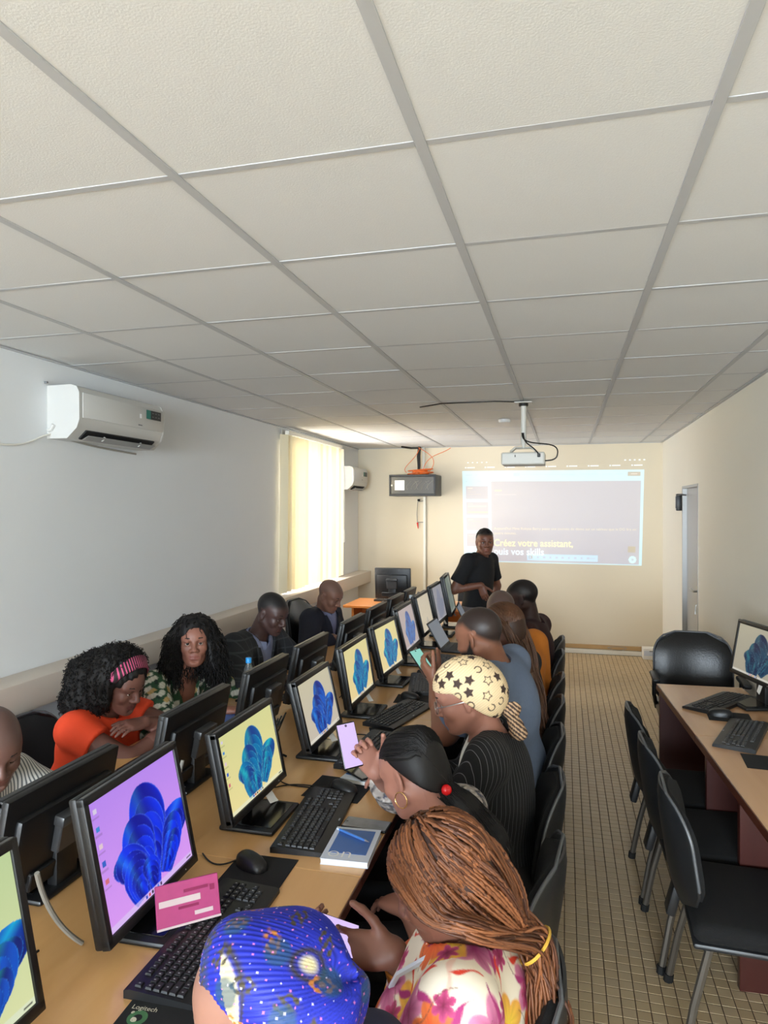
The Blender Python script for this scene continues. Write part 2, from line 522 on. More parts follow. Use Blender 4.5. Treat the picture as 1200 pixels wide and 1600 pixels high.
MB().tube([(0.02, DY0 + 0.078, 0.93), (-0.006, DY0 + 0.078, 0.93), (-0.008, DY0 + 0.085, 0.885), (-0.010, DY0 + 0.082, 0.845)], [0.004, 0.004, 0.007, 0.007], 6).build('key', M['steel'], hp)
cl = thing('door_closer', 'dark door closer box above the grey metal door', 'door closer', (XR, DY1 + 0.06, 1.86))
MB().box((-0.025, 0, 0), (0.05, 0.07, 0.17), 0.006, 2).build('body', M['rack_dark'], cl)
MB().box((-0.052, 0.0, 0.0), (0.008, 0.04, 0.12), 0.002, 1).build('cover', M['edge_grey'], cl)
MB().tube([(-0.04, -0.03, 0.07), (-0.02, -0.12, 0.075), (0.02, -0.15, 0.07)], 0.007, 6).build('arm', M['edge_grey'], cl)

# windows: frames and panes
def window(name, c, along, w, h, n):
    o = thing(name, None, None, c); o['kind'] = 'structure'
    f = MB()
    def bx(u, z, su, sz):
        f.box((0, u, z) if along == 1 else (u, 0, z), (0.05, su, sz) if along == 1 else (su, 0.05, sz), 0.004, 1)
    bx(0, h / 2 - 0.02, w, 0.04); bx(0, -h / 2 + 0.02, w, 0.04)
    for i in range(n + 1):
        bx(-w / 2 + 0.02 + (w - 0.04) * i / n, 0, 0.04, h)
    f.build('window_frame', M['alu'], o)
    for i in range(n):
        u = -w / 2 + 0.02 + (w - 0.04) * (i + 0.5) / n
        MB().box((0, u, 0) if along == 1 else (u, 0, 0), (0.004, (w - 0.04) / n - 0.04, h - 0.08) if along == 1 else ((w - 0.04) / n - 0.04, 0.004, h - 0.08)).build('pane', M['pane'], o)
    return o
gm = bpy.data.materials.new('thin_pane'); gm.use_nodes = True
_nt = gm.node_tree; _nt.nodes.remove(_nt.nodes['Principled BSDF'])
_t = _nt.nodes.new('ShaderNodeBsdfTransparent'); _g = _nt.nodes.new('ShaderNodeBsdfGlossy'); _g.inputs['Roughness'].default_value = 0.03
_m = _nt.nodes.new('ShaderNodeMixShader'); _m.inputs[0].default_value = 0.06
_nt.links.new(_t.outputs[0], _m.inputs[1]); _nt.links.new(_g.outputs[0], _m.inputs[2]); _nt.links.new(_m.outputs[0], _nt.nodes['Material Output'].inputs[0])
M['pane'] = gm
window('window_1', (XL - 0.13, (WY0 + WY1) / 2, (WZ0 + WZ1) / 2), 1, WY1 - WY0, WZ1 - WZ0, 2)
window('window_2', ((RX0 + RX1) / 2, YF - 0.13, (RZ0 + RZ1) / 2), 0, RX1 - RX0, RZ1 - RZ0, 3)

# suspended ceiling
ceil = structure(MB().box(((XL + XR) / 2, (YB + YF) / 2, ZC + 0.14), (XR - XL + 0.4, YB - YF + 0.4, 0.08)).build('ceiling', M['plenum'], smooth=False))
LX = [XL, -2.11, -1.51, -0.91, -0.305, 0.295, 0.893, XR]
LY = [YF] + [1.47 + 0.6 * k for k in range(-13, 13)] + [YB]
tcache = {}
for i in range(len(LX) - 1):
    for j in range(len(LY) - 1):
        w = LX[i + 1] - LX[i] - 0.006; h = LY[j + 1] - LY[j] - 0.006
        if w < 0.03 or h < 0.03:
            continue
        k = (round(w, 3), round(h, 3))
        if k not in tcache:
            tcache[k] = MB().box((0, 0, 0.008), (w, h, 0.016), 0.0015, 1).mesh('ceiling_tile', M['ctile'])
        link('ceiling_tile', tcache[k], ceil, ((LX[i] + LX[i + 1]) / 2, (LY[j] + LY[j + 1]) / 2, ZC + 0.0015 + random.uniform(0, 0.0015)),
             (random.uniform(-.0015, .0015), random.uniform(-.0015, .0015), 0))
for x in LX[1:-1]:
    MB().box((x, (YF + YB) / 2, ZC + 0.0015), (0.026, YB - YF, 0.007), 0.001, 1).build('main_tee', M['tee'], ceil)
cross = {}
for y in LY[1:-1]:
    for i in range(len(LX) - 1):
        w = round(LX[i + 1] - LX[i] - 0.027, 4)
        if w not in cross:
            cross[w] = MB().box((0, 0, 0), (w, 0.022, 0.005), 0.001, 1).mesh('cross_tee', M['tee'])
        link('cross_tee', cross[w], ceil, ((LX[i] + LX[i + 1]) / 2, y, ZC + 0.0034), (0, random.uniform(-.002, .002), 0))
ang = MB()
for x in (XL + 0.012, XR - 0.012):
    ang.box((x, (YF + YB) / 2, ZC - 0.003), (0.024, YB - YF, 0.006))
for y in (YB - 0.012, YF + 0.012):
    ang.box(((XL + XR) / 2, y, ZC - 0.003), (XR - XL, 0.024, 0.006))
ang.build('wall_angle', M['tee'], ceil)

# vertical blind over the window
vb = thing('vertical_blind', 'cream vertical slat blind hanging over the bright window', 'window blind', (XL + 0.075, 7.05, 0.985))
MB().box((0.0, 0, 1.555), (0.045, 1.66, 0.04), 0.004, 1).build('head_rail', M['duct'], vb)
MB().box((-0.045, 0, 1.535), (0.01, 1.72, 0.10), 0.002, 1).build('valance', M['alu'], vb)
nsl = 20
slv = []
W = 0.089
for k in range(5):
    pass
for k in range(nsl):
    y = -0.90 + 1.70 * k / (nsl - 1)
    a = math.radians(50 + random.uniform(-8, 8))
    m = MB(); n = 5; L = 1.53 + random.uniform(-0.006, 0.006)
    rows = 6
    sway = (0.05 if k == 0 else 0.012) * random.uniform(0.6, 1)
    V = []; F = []
    for r in range(rows):
        z = 1.53 - L * r / (rows - 1)
        off = -sway * (r / (rows - 1)) ** 2
        for i in range(n):
            u = (i / (n - 1) - 0.5) * W; bow = 0.006 * (1 - (2 * i / (n - 1) - 1) ** 2)
            V.append((math.cos(a) * bow - math.cos(a) * 0 + math.cos(a + PI / 2) * u * -1, y + math.sin(a) * bow + math.sin(a + PI / 2) * u + off, z))
    for r in range(rows - 1):
        for i in range(n - 1):
            F.append((r * n + i, r * n + i + 1, (r + 1) * n + i + 1, (r + 1) * n + i))
    nv = len(V)
    # the cloth has a thin back face of its own
    V2 = [(x + 0.0006, yy, z) for x, yy, z in V]
    m.add(V + V2, F + [tuple(q + nv for q in reversed(f)) for f in F])
    sl = link('slat', new_mesh('slat', m.v, polys=m.f, mats=[M['blind']], smooth=True), vb)
MB().tube([(0.03, 0.86, 1.53), (0.035, 0.865, 0.9), (0.03, 0.87, 0.55)], 0.004, 6).build('wand', M['duct'], vb)
MB().tube([(0.03, 0.87, 0.55), (0.03, 0.87, 0.40)], 0.011, 8).build('cord_weight', M['duct'], vb)
ch = MB()
ch.tube([(-0.03, 0.865, 1.50), (-0.03, 0.90, 1.0), (-0.03, 0.93, 0.83), (-0.03, 0.96, 0.85), (-0.03, 0.94, 1.1)], 0.003, 5)
ch.build('cord', M['duct'], vb)

# ------------------------------------------------------------------ air conditioners
def air_con(label, loc, L=0.80):
    """wall unit hung on the left wall; local +x is out of the wall, y along it"""
    t = thing('air_conditioner', label, 'air conditioner', loc, 0, 'air conditioners on the left wall')
    prof = [(0.0, 0.0), (0.0, 0.285), (0.15, 0.287), (0.185, 0.275), (0.20, 0.245), (0.202, 0.10), (0.185, 0.055), (0.125, 0.0)]
    b = MB(); b.prism([(x, z) for x, z in prof], 1, -L / 2 + 0.02, L / 2 - 0.02); b.build('body', M['ac'], t)
    for s in (-1, 1):
        e = MB(); e.prism([(x * 1.01, z * 1.004) for x, z in prof], 1, s * (L / 2 - 0.02), s * L / 2); e.build('end_cap', M['ac'], t)
    fp = MB(); fp.box((0.2045, 0, 0.178), (0.006, L - 0.05, 0.135), 0.002, 2); fp.build('front_panel', M['ac'], t)
    MB().box((0.158, 0.0, 0.026), (0.012, L - 0.16, 0.066), 0.002, 1, rot=(0, math.radians(47), 0)).build('outlet', M['ac_dark'], t)
    fl = MB().box((0.172, 0.0, 0.008), (0.003, L - 0.17, 0.05), 0.001, 1, rot=(0, math.radians(63), 0)).build('louver', M['ac_flap'], t)
    for s in (-.17, .17):
        MB().box((0.178, s, 0.014), (0.012, 0.01, 0.03), 0.002, 1, rot=(0, math.radians(50), 0)).build('hinge', M['ac'], fl)
    st = MB().box((0.2085, L / 2 - 0.125, 0.205), (0.0015, 0.155, 0.055)).build('energy_sticker', M['sticker'], t)
    MB().box((0.2095, L / 2 - 0.181, 0.205), (0.0010, 0.042, 0.054)).build('sticker_band', M['sticker_teal'], st)
    for i in range(3):
        for j in range(2):
            MB().box((0.2095, L / 2 - 0.135 + 0.032 * i, 0.217 - 0.022 * j), (0.0008, 0.016, 0.004)).build('sticker_print', M['print_grey'], st)
    MB().box((0.2092, L / 2 - 0.262, 0.185), (0.0012, 0.018, 0.026), 0.0005, 1).build('indicator', M['white_led'], t)
    MB().box((0.2082, L / 2 - 0.265, 0.130), (0.0010, 0.040, 0.007), 0.0004, 1).build('brand_print', M['print_grey'], t)
    MB().tube([(0.01, -L / 2 - 0.002, 0.045), (0.03, -L / 2 - 0.004, 0.05), (0.045, -L / 2 - 0.004, 0.075)], 0.012, 8).build('cable_gland', M['ac'], t)
    return t
air_con('large white air conditioner with a dark energy sticker, high on the left wall', (XL, 3.50, 2.175))
air_con('small distant white air conditioner beside the window blind, near the back corner', (XL, 8.30, 2.03), 0.62)
tag(MB().tube(bez((XL + 0.02, 3.10, 2.20), (XL + 0.015, 2.98, 2.17), (XL + 0.012, 2.92, 2.08), (XL + 0.012, 2.60, 2.13), 16), 0.0055, 6).build('power_cable', M['cable_white']),
    'thin white cable trailing from the large air conditioner along the wall', 'cable')
tag(MB().tube(bez((XL + 0.03, 3.12, 2.20), (XL + 0.05, 3.3, 2.16), (XL + 0.04, 3.55, 2.155), (XL + 0.02, 3.86, 2.15), 14), 0.006, 6).build('drain_pipe', M['cable_grey']),
    'thin grey drain pipe running under the large air conditioner', 'pipe')
MBn = MB(); MBn.tube([(XL, 3.08, 2.475), (XL + 0.02, 3.08, 2.475)], 0.006, 8)
tag(MBn.build('wall_screw', M['print_grey']), 'small dark screw in the wall above the large air conditioner', 'screw')

# ------------------------------------------------------------------ network rack, conduit and fibre coil
rk = thing('network_cabinet', 'black wall network cabinet with a glass front under an orange cable coil', 'network cabinet', (-1.86, YB, 1.955))
MB().box((0, -0.20, 0.135), (0.60, 0.40, 0.27), 0.008, 2).build('body', M['rack'], rk)
dr = MB()
for z in (0.012, 0.258):
    dr.box((0, -0.41, z), (0.60, 0.03, 0.024), 0.003, 1)
for x in (-0.288, 0.288):
    dr.box((x, -0.41, 0.135), (0.024, 0.03, 0.222), 0.003, 1)
ddo = dr.build('door', M['rack_dark'], rk)
MB().box((0, -0.408, 0.135), (0.55, 0.008, 0.215)).build('glass', M['rack_glass'], ddo)
MB().tube([(-0.262, -0.42, 0.135), (-0.262, -0.432, 0.135)], 0.011, 10).build('lock', M['steel'], ddo)
MB().box((-0.165, -0.4135, 0.135), (0.125, 0.003, 0.125)).build('notice', M['paper'], ddo)
pt = MB()
for k in range(7):
    x = -0.06 + 0.045 * k
    pt.tube(bez((x, -0.4135, 0.08), (x + 0.05 * (k % 3 - 1), -0.4135, 0.12), (x + 0.03, -0.4135, 0.17), (x + 0.05 * ((k + 1) % 3), -0.4135, 0.19), 7), 0.002, 4)
pt.build('patch_cord', M['cable_grey'], ddo)
cd = thing('cable_conduit', 'slim pale conduit pipe running down the back wall under the black cabinet', 'conduit', (-1.78, YB - 0.02, 0))
MB().box((0.0, 0, 0.98), (0.034, 0.03, 1.94), 0.003, 1).build('pipe', M['duct'], cd)
br = MB(); br.tube([(0, -0.01, 1.90), (-0.09, -0.012, 1.88), (-0.10, -0.012, 1.72), (-0.095, -0.012, 1.62)], 0.005, 6); br.tube([(0, -0.01, 1.615), (-0.095, -0.012, 1.615)], 0.005, 6)
br.build('loose_wire', M['cable_grey'], cd)
MB().tube([(-0.095, -0.012, 1.61), (-0.085, -0.012, 1.53)], [0.012, 0.004], 6).build('red_tag', M['red'], cd)
MB().tube([(-0.075, -0.02, 1.92), (-0.075, -0.02, 1.89)], 0.018, 8).build('junction', M['rack_dark'], cd)
co = thing('fibre_cable_coil', 'orange fibre cable coil lying on top of the black cabinet', 'cable coil', (-1.82, YB - 0.2, 2.229))
lo = MB()
for k in range(9):
    a = random.uniform(-.2, .2); rx = random.uniform(0.09, 0.17); ry = random.uniform(0.05, 0.10)
    lo.tube([(0.02 + rx * math.cos(q) + random.uniform(-.004, .004), ry * math.sin(q), 0.008 + 0.007 * k + 0.012 * math.sin(q + k)) for q in [2 * PI * i / 22 for i in range(22)]], 0.0055, 5, closed=True)
lo.build('loops', M['cable_orange'], co)
up = MB()
up.tube(bez((-0.15, -0.05, 0.03), (-0.26, 0, 0.10), (-0.05, 0.05, 0.18), (0.0, 0.06, 0.36)), 0.004, 5)
up.tube(bez((0.14, -0.02, 0.04), (0.28, 0.02, 0.2), (0.12, 0.05, 0.28), (-0.02, 0.06, 0.36)), 0.004, 5)
up.tube(bez((0.05, 0.02, 0.06), (0.10, 0.06, 0.28), (0.25, 0.10, 0.25), (0.40, 0.1, 0.35)), 0.004, 5)
up.build('risers', M['cable_orange'], co)
tr = thing('black_cable_trunk', 'short black cable bundle dropping from the ceiling to the cabinet', 'cable', (-1.84, YB - 0.12, 2.229))
MB().tube([(0, 0, 0.0), (0.005, 0, 0.12), (0.0, 0, 0.25), (0.01, 0.01, 0.37)], [0.012, 0.02, 0.024, 0.02], 8).build('bundle', M['cable_black'], tr)
MB().tube([(0.0, 0, 0.355), (-0.10, 0.0, 0.355), (-0.19, -0.15, 0.362)], 0.012, 6).build('ceiling_run', M['cable_black'], tr)
MB().box((0.05, 0.09, 0.19), (0.03, 0.03, 0.37), 0.002, 1).build('conduit', M['duct'], tr)

# ------------------------------------------------------------------ projector on its pole
pj = thing('projector_mount', 'slim cream projector pole fixed to the ceiling grid', 'ceiling mount', (-0.295, 5.2, 2.22))
MB().box((0, 0, 0.365), (0.13, 0.13, 0.008), 0.002, 1).build('ceiling_plate', M['projector'], pj)
MB().tube([(0, 0, 0.06), (0, 0, 0.365)], 0.021, 12).build('pole', M['projector'], pj)
MB().tube([(0, 0, 0.028), (0, 0, 0.07)], [0.012, 0.016], 10).build('joint', M['projector'], pj)
ar = MB()
for s in (-1, 1):
    ar.tube([(0, 0, 0.03), (s * 0.06, 0.03, 0.03), (s * 0.10, 0.05, 0.0)], 0.008, 6); ar.tube([(0, 0, 0.03), (s * 0.06, -0.05, 0.03), (s * 0.09, -0.07, 0.0)], 0.008, 6)
ar.build('arm', M['projector'], pj)
pr = thing('projector', 'pale grey video projector hanging from the ceiling pole', 'projector', (-0.295, 5.22, 2.115))
MB().box((0, 0, 0.05), (0.315, 0.25, 0.092), 0.012, 3).build('case', M['projector'], pr)
MB().box((0, -0.1255, 0.048), (0.29, 0.003, 0.070), 0.001, 1).build('rear_panel', M['ac_flap'] if False else M['projector'], pr)
MB().tube([(0.07, 0.120, 0.05), (0.07, 0.142, 0.05)], [0.036, 0.033], 16).build('lens', M['black_gloss'], pr)
MB().box((-0.055, -0.128, 0.068), (0.006, 0.003, 0.016)).build('slot', M['dark_gap'], pr)
for s in (-1, 1):
    MB().tube([(s * 0.1, 0.05, 0.094), (s * 0.1, 0.05, 0.106)], 0.012, 8).build('foot', M['projector'], pr)
MB().box((0.115, -0.135, 0.070), (0.022, 0.022, 0.026), 0.003, 1).build('plug', M['cable_black'], pr)
cb = thing('projector_cable', 'black cables looping from the ceiling pole into the projector', 'cable', (-0.295, 5.2, 2.2))
c2 = MB()
c2.tube(bez((0.0, -0.024, 0.16), (0.0, -0.05, 0.06), (0.07, -0.10, 0.07), (0.115, -0.118, -0.01), 16), 0.005, 6)
c2.tube(bez((-0.01, -0.024, 0.16), (-0.02, -0.06, 0.02), (0.28, -0.06, 0.13), (0.245, -0.05, -0.01), 18), 0.005, 6)
c2.tube(bez((0.245, -0.05, -0.01), (0.24, -0.05, -0.045), (0.20, -0.04, -0.05), (0.158, -0.03, -0.05), 8), 0.005, 6)
c2.build('loop', M['cable_black'], cb)
c3 = MB(); c3.tube([(0.0, -0.02, 0.39), (-0.2, -0.12, 0.388), (-0.6, -0.1, 0.391), (-0.8, 0.05, 0.392)], 0.005, 6)
for k in range(3):
    c3.tube([(0.03 * math.cos(q), -0.01 + 0.03 * math.sin(q), 0.365 + 0.007 * k) for q in [2 * PI * i / 14 for i in range(14)]], 0.006, 5, closed=True)
c3.build('ceiling_run', M['cable_black'], cb)
dt = thing('smoke_detector', 'small white round detector on the ceiling beside the projector pole', 'detector', (-0.52, 6.2, ZC - 0.035))
MB().lathe([(0.02, 0), (0.05, 0.004), (0.055, 0.018), (0.055, 0.03)], 18).build('cover', M['ac'], dt)
# ================================================================== tables and desks
def long_table():
    t = thing('computer_table', 'long beech table carrying two rows of back to back monitors', 'table', (-1.21, 3.3, 0))
    L0, L1 = -2.9, 2.95
    n = 4
    for k in range(n):
        a = L0 + (L1 - L0) * k / n; b = L0 + (L1 - L0) * (k + 1) / n
        tp = MB().box((0, (a + b) / 2, 0.736), (1.30, b - a - 0.0015, 0.028), 0.002, 1).build('tabletop', M['table'], t)
        for s in (-1, 1):
            MB().box((s * 0.651, (a + b) / 2, 0.734), (0.004, b - a - 0.002, 0.030), 0.001, 1).build('edge_band', M['table_edge'], tp)
    for k in range(n + 1):
        y = L0 + (L1 - L0) * k / n + (0.02 if k == 0 else (-0.02 if k == n else 0))
        MB().box((0, y, 0.361), (1.16, 0.03, 0.722), 0.002, 1).build('leg_panel', M['mahog'], t)
    MB().box((0, (L0 + L1) / 2, 0.45), (0.02, L1 - L0 - 0.1, 0.52), 0.001, 1).build('modesty_panel', M['mahog'], t)
    return t
long_table()

td = thing('teacher_desk', 'orange wood desk across the back of the room carrying one monitor', 'desk', (-1.42, 7.35, 0))
MB().box((0, 0, 0.736), (1.80, 0.62, 0.028), 0.003, 1).build('desktop', M['desk_orange'], td)
for x in (-0.80, 0.0, 0.86):
    MB().box((x, 0.0, 0.361), (0.025, 0.56, 0.722), 0.002, 1).build('side_panel', M['desk_orange'], td)
MB().box((0.03, 0.05, 0.46), (1.64, 0.02, 0.48), 0.001, 1).build('front_panel', M['desk_orange'], td)

# desk along the right wall, turned a little
rd = thing('side_desk', 'wooden desk with dark mahogany panels against the right wall', 'desk', (0.535, 4.37, 0), math.radians(3.15))
dl = 2.25
for (a, b) in ((0, 0.95), (0.95, dl)):
    tp = MB().box((0.235, -(a + b) / 2, 0.736), (0.47, b - a - 0.002, 0.028), 0.002, 1).build('desktop', M['rdesk'], rd)
    MB().box((-0.002, -(a + b) / 2, 0.733), (0.005, b - a - 0.003, 0.034), 0.001, 1).build('edge_band', M['table_edge'], tp)
for y in (-0.02, -1.085, -1.56):
    MB().box((0.235, y, 0.361), (0.45, 0.03, 0.722), 0.002, 1).build('leg_panel', M['mahog'], rd)
MB().box((0.41, -dl / 2, 0.40), (0.02, dl - 0.1, 0.64), 0.001, 1).build('modesty_panel', M['mahog'], rd)

# ================================================================== screens
def bloom(nx, ny, bg0, bg1, pal, aspect, zoom=1.0, cx=0.54, glare=0.0, icons=True, washed=None):
    """folded-ribbon flower wallpaper sampled on an nx by ny grid; u right, v up, returns sRGB colours"""
    u = np.linspace(0, 1, nx)[None, :].repeat(ny, 0); v = np.linspace(0, 1, ny)[:, None].repeat(nx, 1)
    x = (u - cx) * aspect / zoom / 1.42; y = (v - 0.06) / zoom
    C = np.array(bg0)[None, None] * (1 - v[..., None]) + np.array(bg1)[None, None] * v[..., None]
    dark, mid, lite, rim = [np.array(p) for p in pal]
    petals = [  # bx, by, angle (deg from up), length, half width, phase
        (-0.06, 0.22, 58, 0.30, 0.11, 0.2), (-0.08, 0.14, 44, 0.36, 0.13, 0.6), (0.05, 0.06, -40, 0.56, 0.15, 0.1),
        (0.04, 0.04, 6, 0.80, 0.185, 0.4), (0.07, 0.03, -34, 0.46, 0.12, 0.7), (-0.02, 0.02, 15, 0.62, 0.165, 0.3),
        (-0.05, 0.02, 24, 0.48, 0.14, 0.9), (0.10, 0.02, -34, 0.32, 0.085, 0.5), (-0.12, -0.02, 14, 0.36, 0.125, 0.2), (-0.04, -0.02, -6, 0.26, 0.09, 0.8)]
    for (bx, by, ang, L, W, ph) in petals:
        a = math.radians(ang); dx = -math.sin(a); dy = math.cos(a)
        for shell in range(5):
            s = 1 - 0.16 * shell
            l = L * s; w = W * s
            px = x - bx; py = y - by
            t = (px * dx + py * dy) / l
            q = (px * dy - py * dx) / w
            prof = np.where(t > 0, np.sqrt(np.clip(1 - np.clip((t - 0.62) / 0.38, 0, 1) ** 2, 0, 1)) * (0.62 + 0.38 * np.clip(t / 0.6, 0, 1)), 0)
            q = q + 0.22 * np.sin(t * 3.0 + ph * 6)
            d = np.abs(q) - prof
            ins = (t > -0.02) & (d < 0) & (t < 1)
            shade = 0.5 + 0.5 * np.sin(q * 2.6 + t * 2.4 + ph * 6 + shell * 1.1)
            col = dark * (1 - shade[..., None]) + mid * shade[..., None]
            col = col + (lite - mid) * (np.clip(1 - np.abs(q + 0.35) * 2.2, 0, 1) * np.clip(t, 0, 1))[..., None] * 0.9
            edge = np.clip(1 - np.abs(d) / (0.085 if shell else 0.10), 0, 1) ** 2
            col = col * (1 - 0.75 * edge[..., None]) + rim * (0.75 * edge[..., None])
            C = np.where(ins[..., None], col, C)
    # taskbar and desktop icons
    tb = v < 0.045
    C = np.where(tb[..., None], C * 0.25 + np.array(bg1) * 0.35 + 0.40, C)
    for k in range(6):
        cxk = 0.40 + 0.035 * k
        b = (np.abs(u - cxk) < 0.010) & (np.abs(v - 0.022) < 0.013)
        C = np.where(b[..., None], np.array([(0.1, .3, .8), (.8, .3, .3), (.2, .2, .25), (.9, .6, .2), (.2, .5, .9), (.3, .2, .4)][k]), C)
    b = (np.abs(u - 0.95) < 0.03) & (np.abs(v - 0.022) < 0.008)
    C = np.where(b[..., None], C * 0.5, C)
    if icons:
        for k in range(5):
            vy = 0.92 - 0.135 * k
            b = (np.abs(u - 0.055) < 0.016) & (np.abs(v - vy) < 0.020)
            C = np.where(b[..., None], np.array([(.86, .82, .92), (.25, .55, .85), (.90, .80, .85), (.2, .4, .8), (.85, .45, .50)][k]), C)
            b = (np.abs(u - 0.055) < 0.035) & (np.abs(v - vy + 0.05) < 0.008)
            C = np.where(b[..., None], C * 0.88, C)
    if washed is not None:  # screen glare blended straight into the picture colours
        C = C * (1 - washed[3]) + np.array(washed[:3]) * washed[3]
    return np.clip(C, 0, 1)

def srgb2lin(C):
    return np.where(C <= 0.04045, C / 12.92, ((C + 0.055) / 1.055) ** 2.4)

def screen_mesh(name, w, h, C, mat):
    """flat display in the local y (width) / z (height) plane facing +x; u runs towards +y"""
    ny, nx = C.shape[:2]
    yy = np.linspace(-w / 2, w / 2, nx); zz = np.linspace(-h / 2, h / 2, ny)
    Y, Z = np.meshgrid(yy, zz)
    V = np.stack([np.zeros_like(Y), Y, Z], -1).reshape(-1, 3)
    idx = np.arange(nx * ny).reshape(ny, nx)
    Q = np.stack([idx[:-1, :-1], idx[:-1, 1:], idx[1:, 1:], idx[1:, :-1]], -1).reshape(-1, 4)
    return new_mesh(name, V, quads=Q, mats=[mat], smooth=False, cols=srgb2lin(C).reshape(-1, 3))

SCR = 0.92
M['screen'] = screen_mat('lit_display', SCR)
M['phone_glow'] = emit_mat('phone_display', rgb(225, 200, 255), 1.0)
BLUE = [(0.0, 0.05, 0.60), (0.02, 0.20, 0.95), (0.15, 0.50, 1.0), (0.45, 0.60, 1.0)]
TEAL = [(0.10, 0.25, 0.55), (0.05, 0.48, 0.70), (0.15, 0.80, 0.80), (0.50, 0.90, 0.85)]
MIDB = [(0.08, 0.16, 0.50), (0.05, 0.36, 0.78), (0.20, 0.58, 0.90), (0.55, 0.75, 0.92)]
SCREENS = {
    'purple': lambda w, h: bloom(200, 160, (0.88, 0.62, 0.98), (0.74, 0.55, 0.96), BLUE, w / h, 1.0),
    'lime': lambda w, h: bloom(200, 160, (0.88, 0.90, 0.68), (0.76, 0.84, 0.62), [(0.0, 0.10, 0.45), (0.0, 0.32, 0.78), (0.05, 0.75, 0.88), (0.2, .6, .9)], w / h, 1.0),
    'yellow': lambda w, h: bloom(170, 120, (0.95, 0.89, 0.62), (0.86, 0.86, 0.60), TEAL, w / h, 1.0),
    'beige': lambda w, h: bloom(140, 90, (0.80, 0.76, 0.70), (0.80, 0.77, 0.66), MIDB, w / h, 1.0, icons=False),
    'cream': lambda w, h: bloom(130, 84, (0.94, 0.85, 0.62), (0.88, 0.84, 0.60), TEAL, w / h, 1.0, icons=False),
    'rose': lambda w, h: bloom(110, 70, (0.80, 0.70, 0.66), (0.76, 0.68, 0.66), MIDB, w / h, 1.0, icons=False, washed=(.62, .62, .64, .35)),
    'pale': lambda w, h: bloom(60, 40, (0.86, 0.80, 0.68), (0.80, 0.76, 0.66), [(.62, .6, .58)] * 4, w / h, 0.35, icons=False, washed=(.80, .76, .68, .6)),
    'grey': lambda w, h: bloom(60, 40, (0.62, 0.60, 0.62), (0.60, 0.60, 0.62), [(.45, .48, .58)] * 4, w / h, 1.0, icons=False, washed=(.60, .60, .63, .5)),
    'green': lambda w, h: bloom(60, 40, (0.52, 0.55, 0.50), (0.50, 0.54, 0.50), [(.38, .44, .44)] * 4, w / h, 1.0, icons=False, washed=(.48, .52, .48, .5)),
    'teal': lambda w, h: bloom(130, 84, (0.66, 0.63, 0.56), (0.68, 0.66, 0.58), [(.06, .10, .25), (.08, .25, .36), (.2, .5, .52), (.45, .65, .65)], w / h, 1.0, icons=False),
}
_scr = {}
_mon = {}
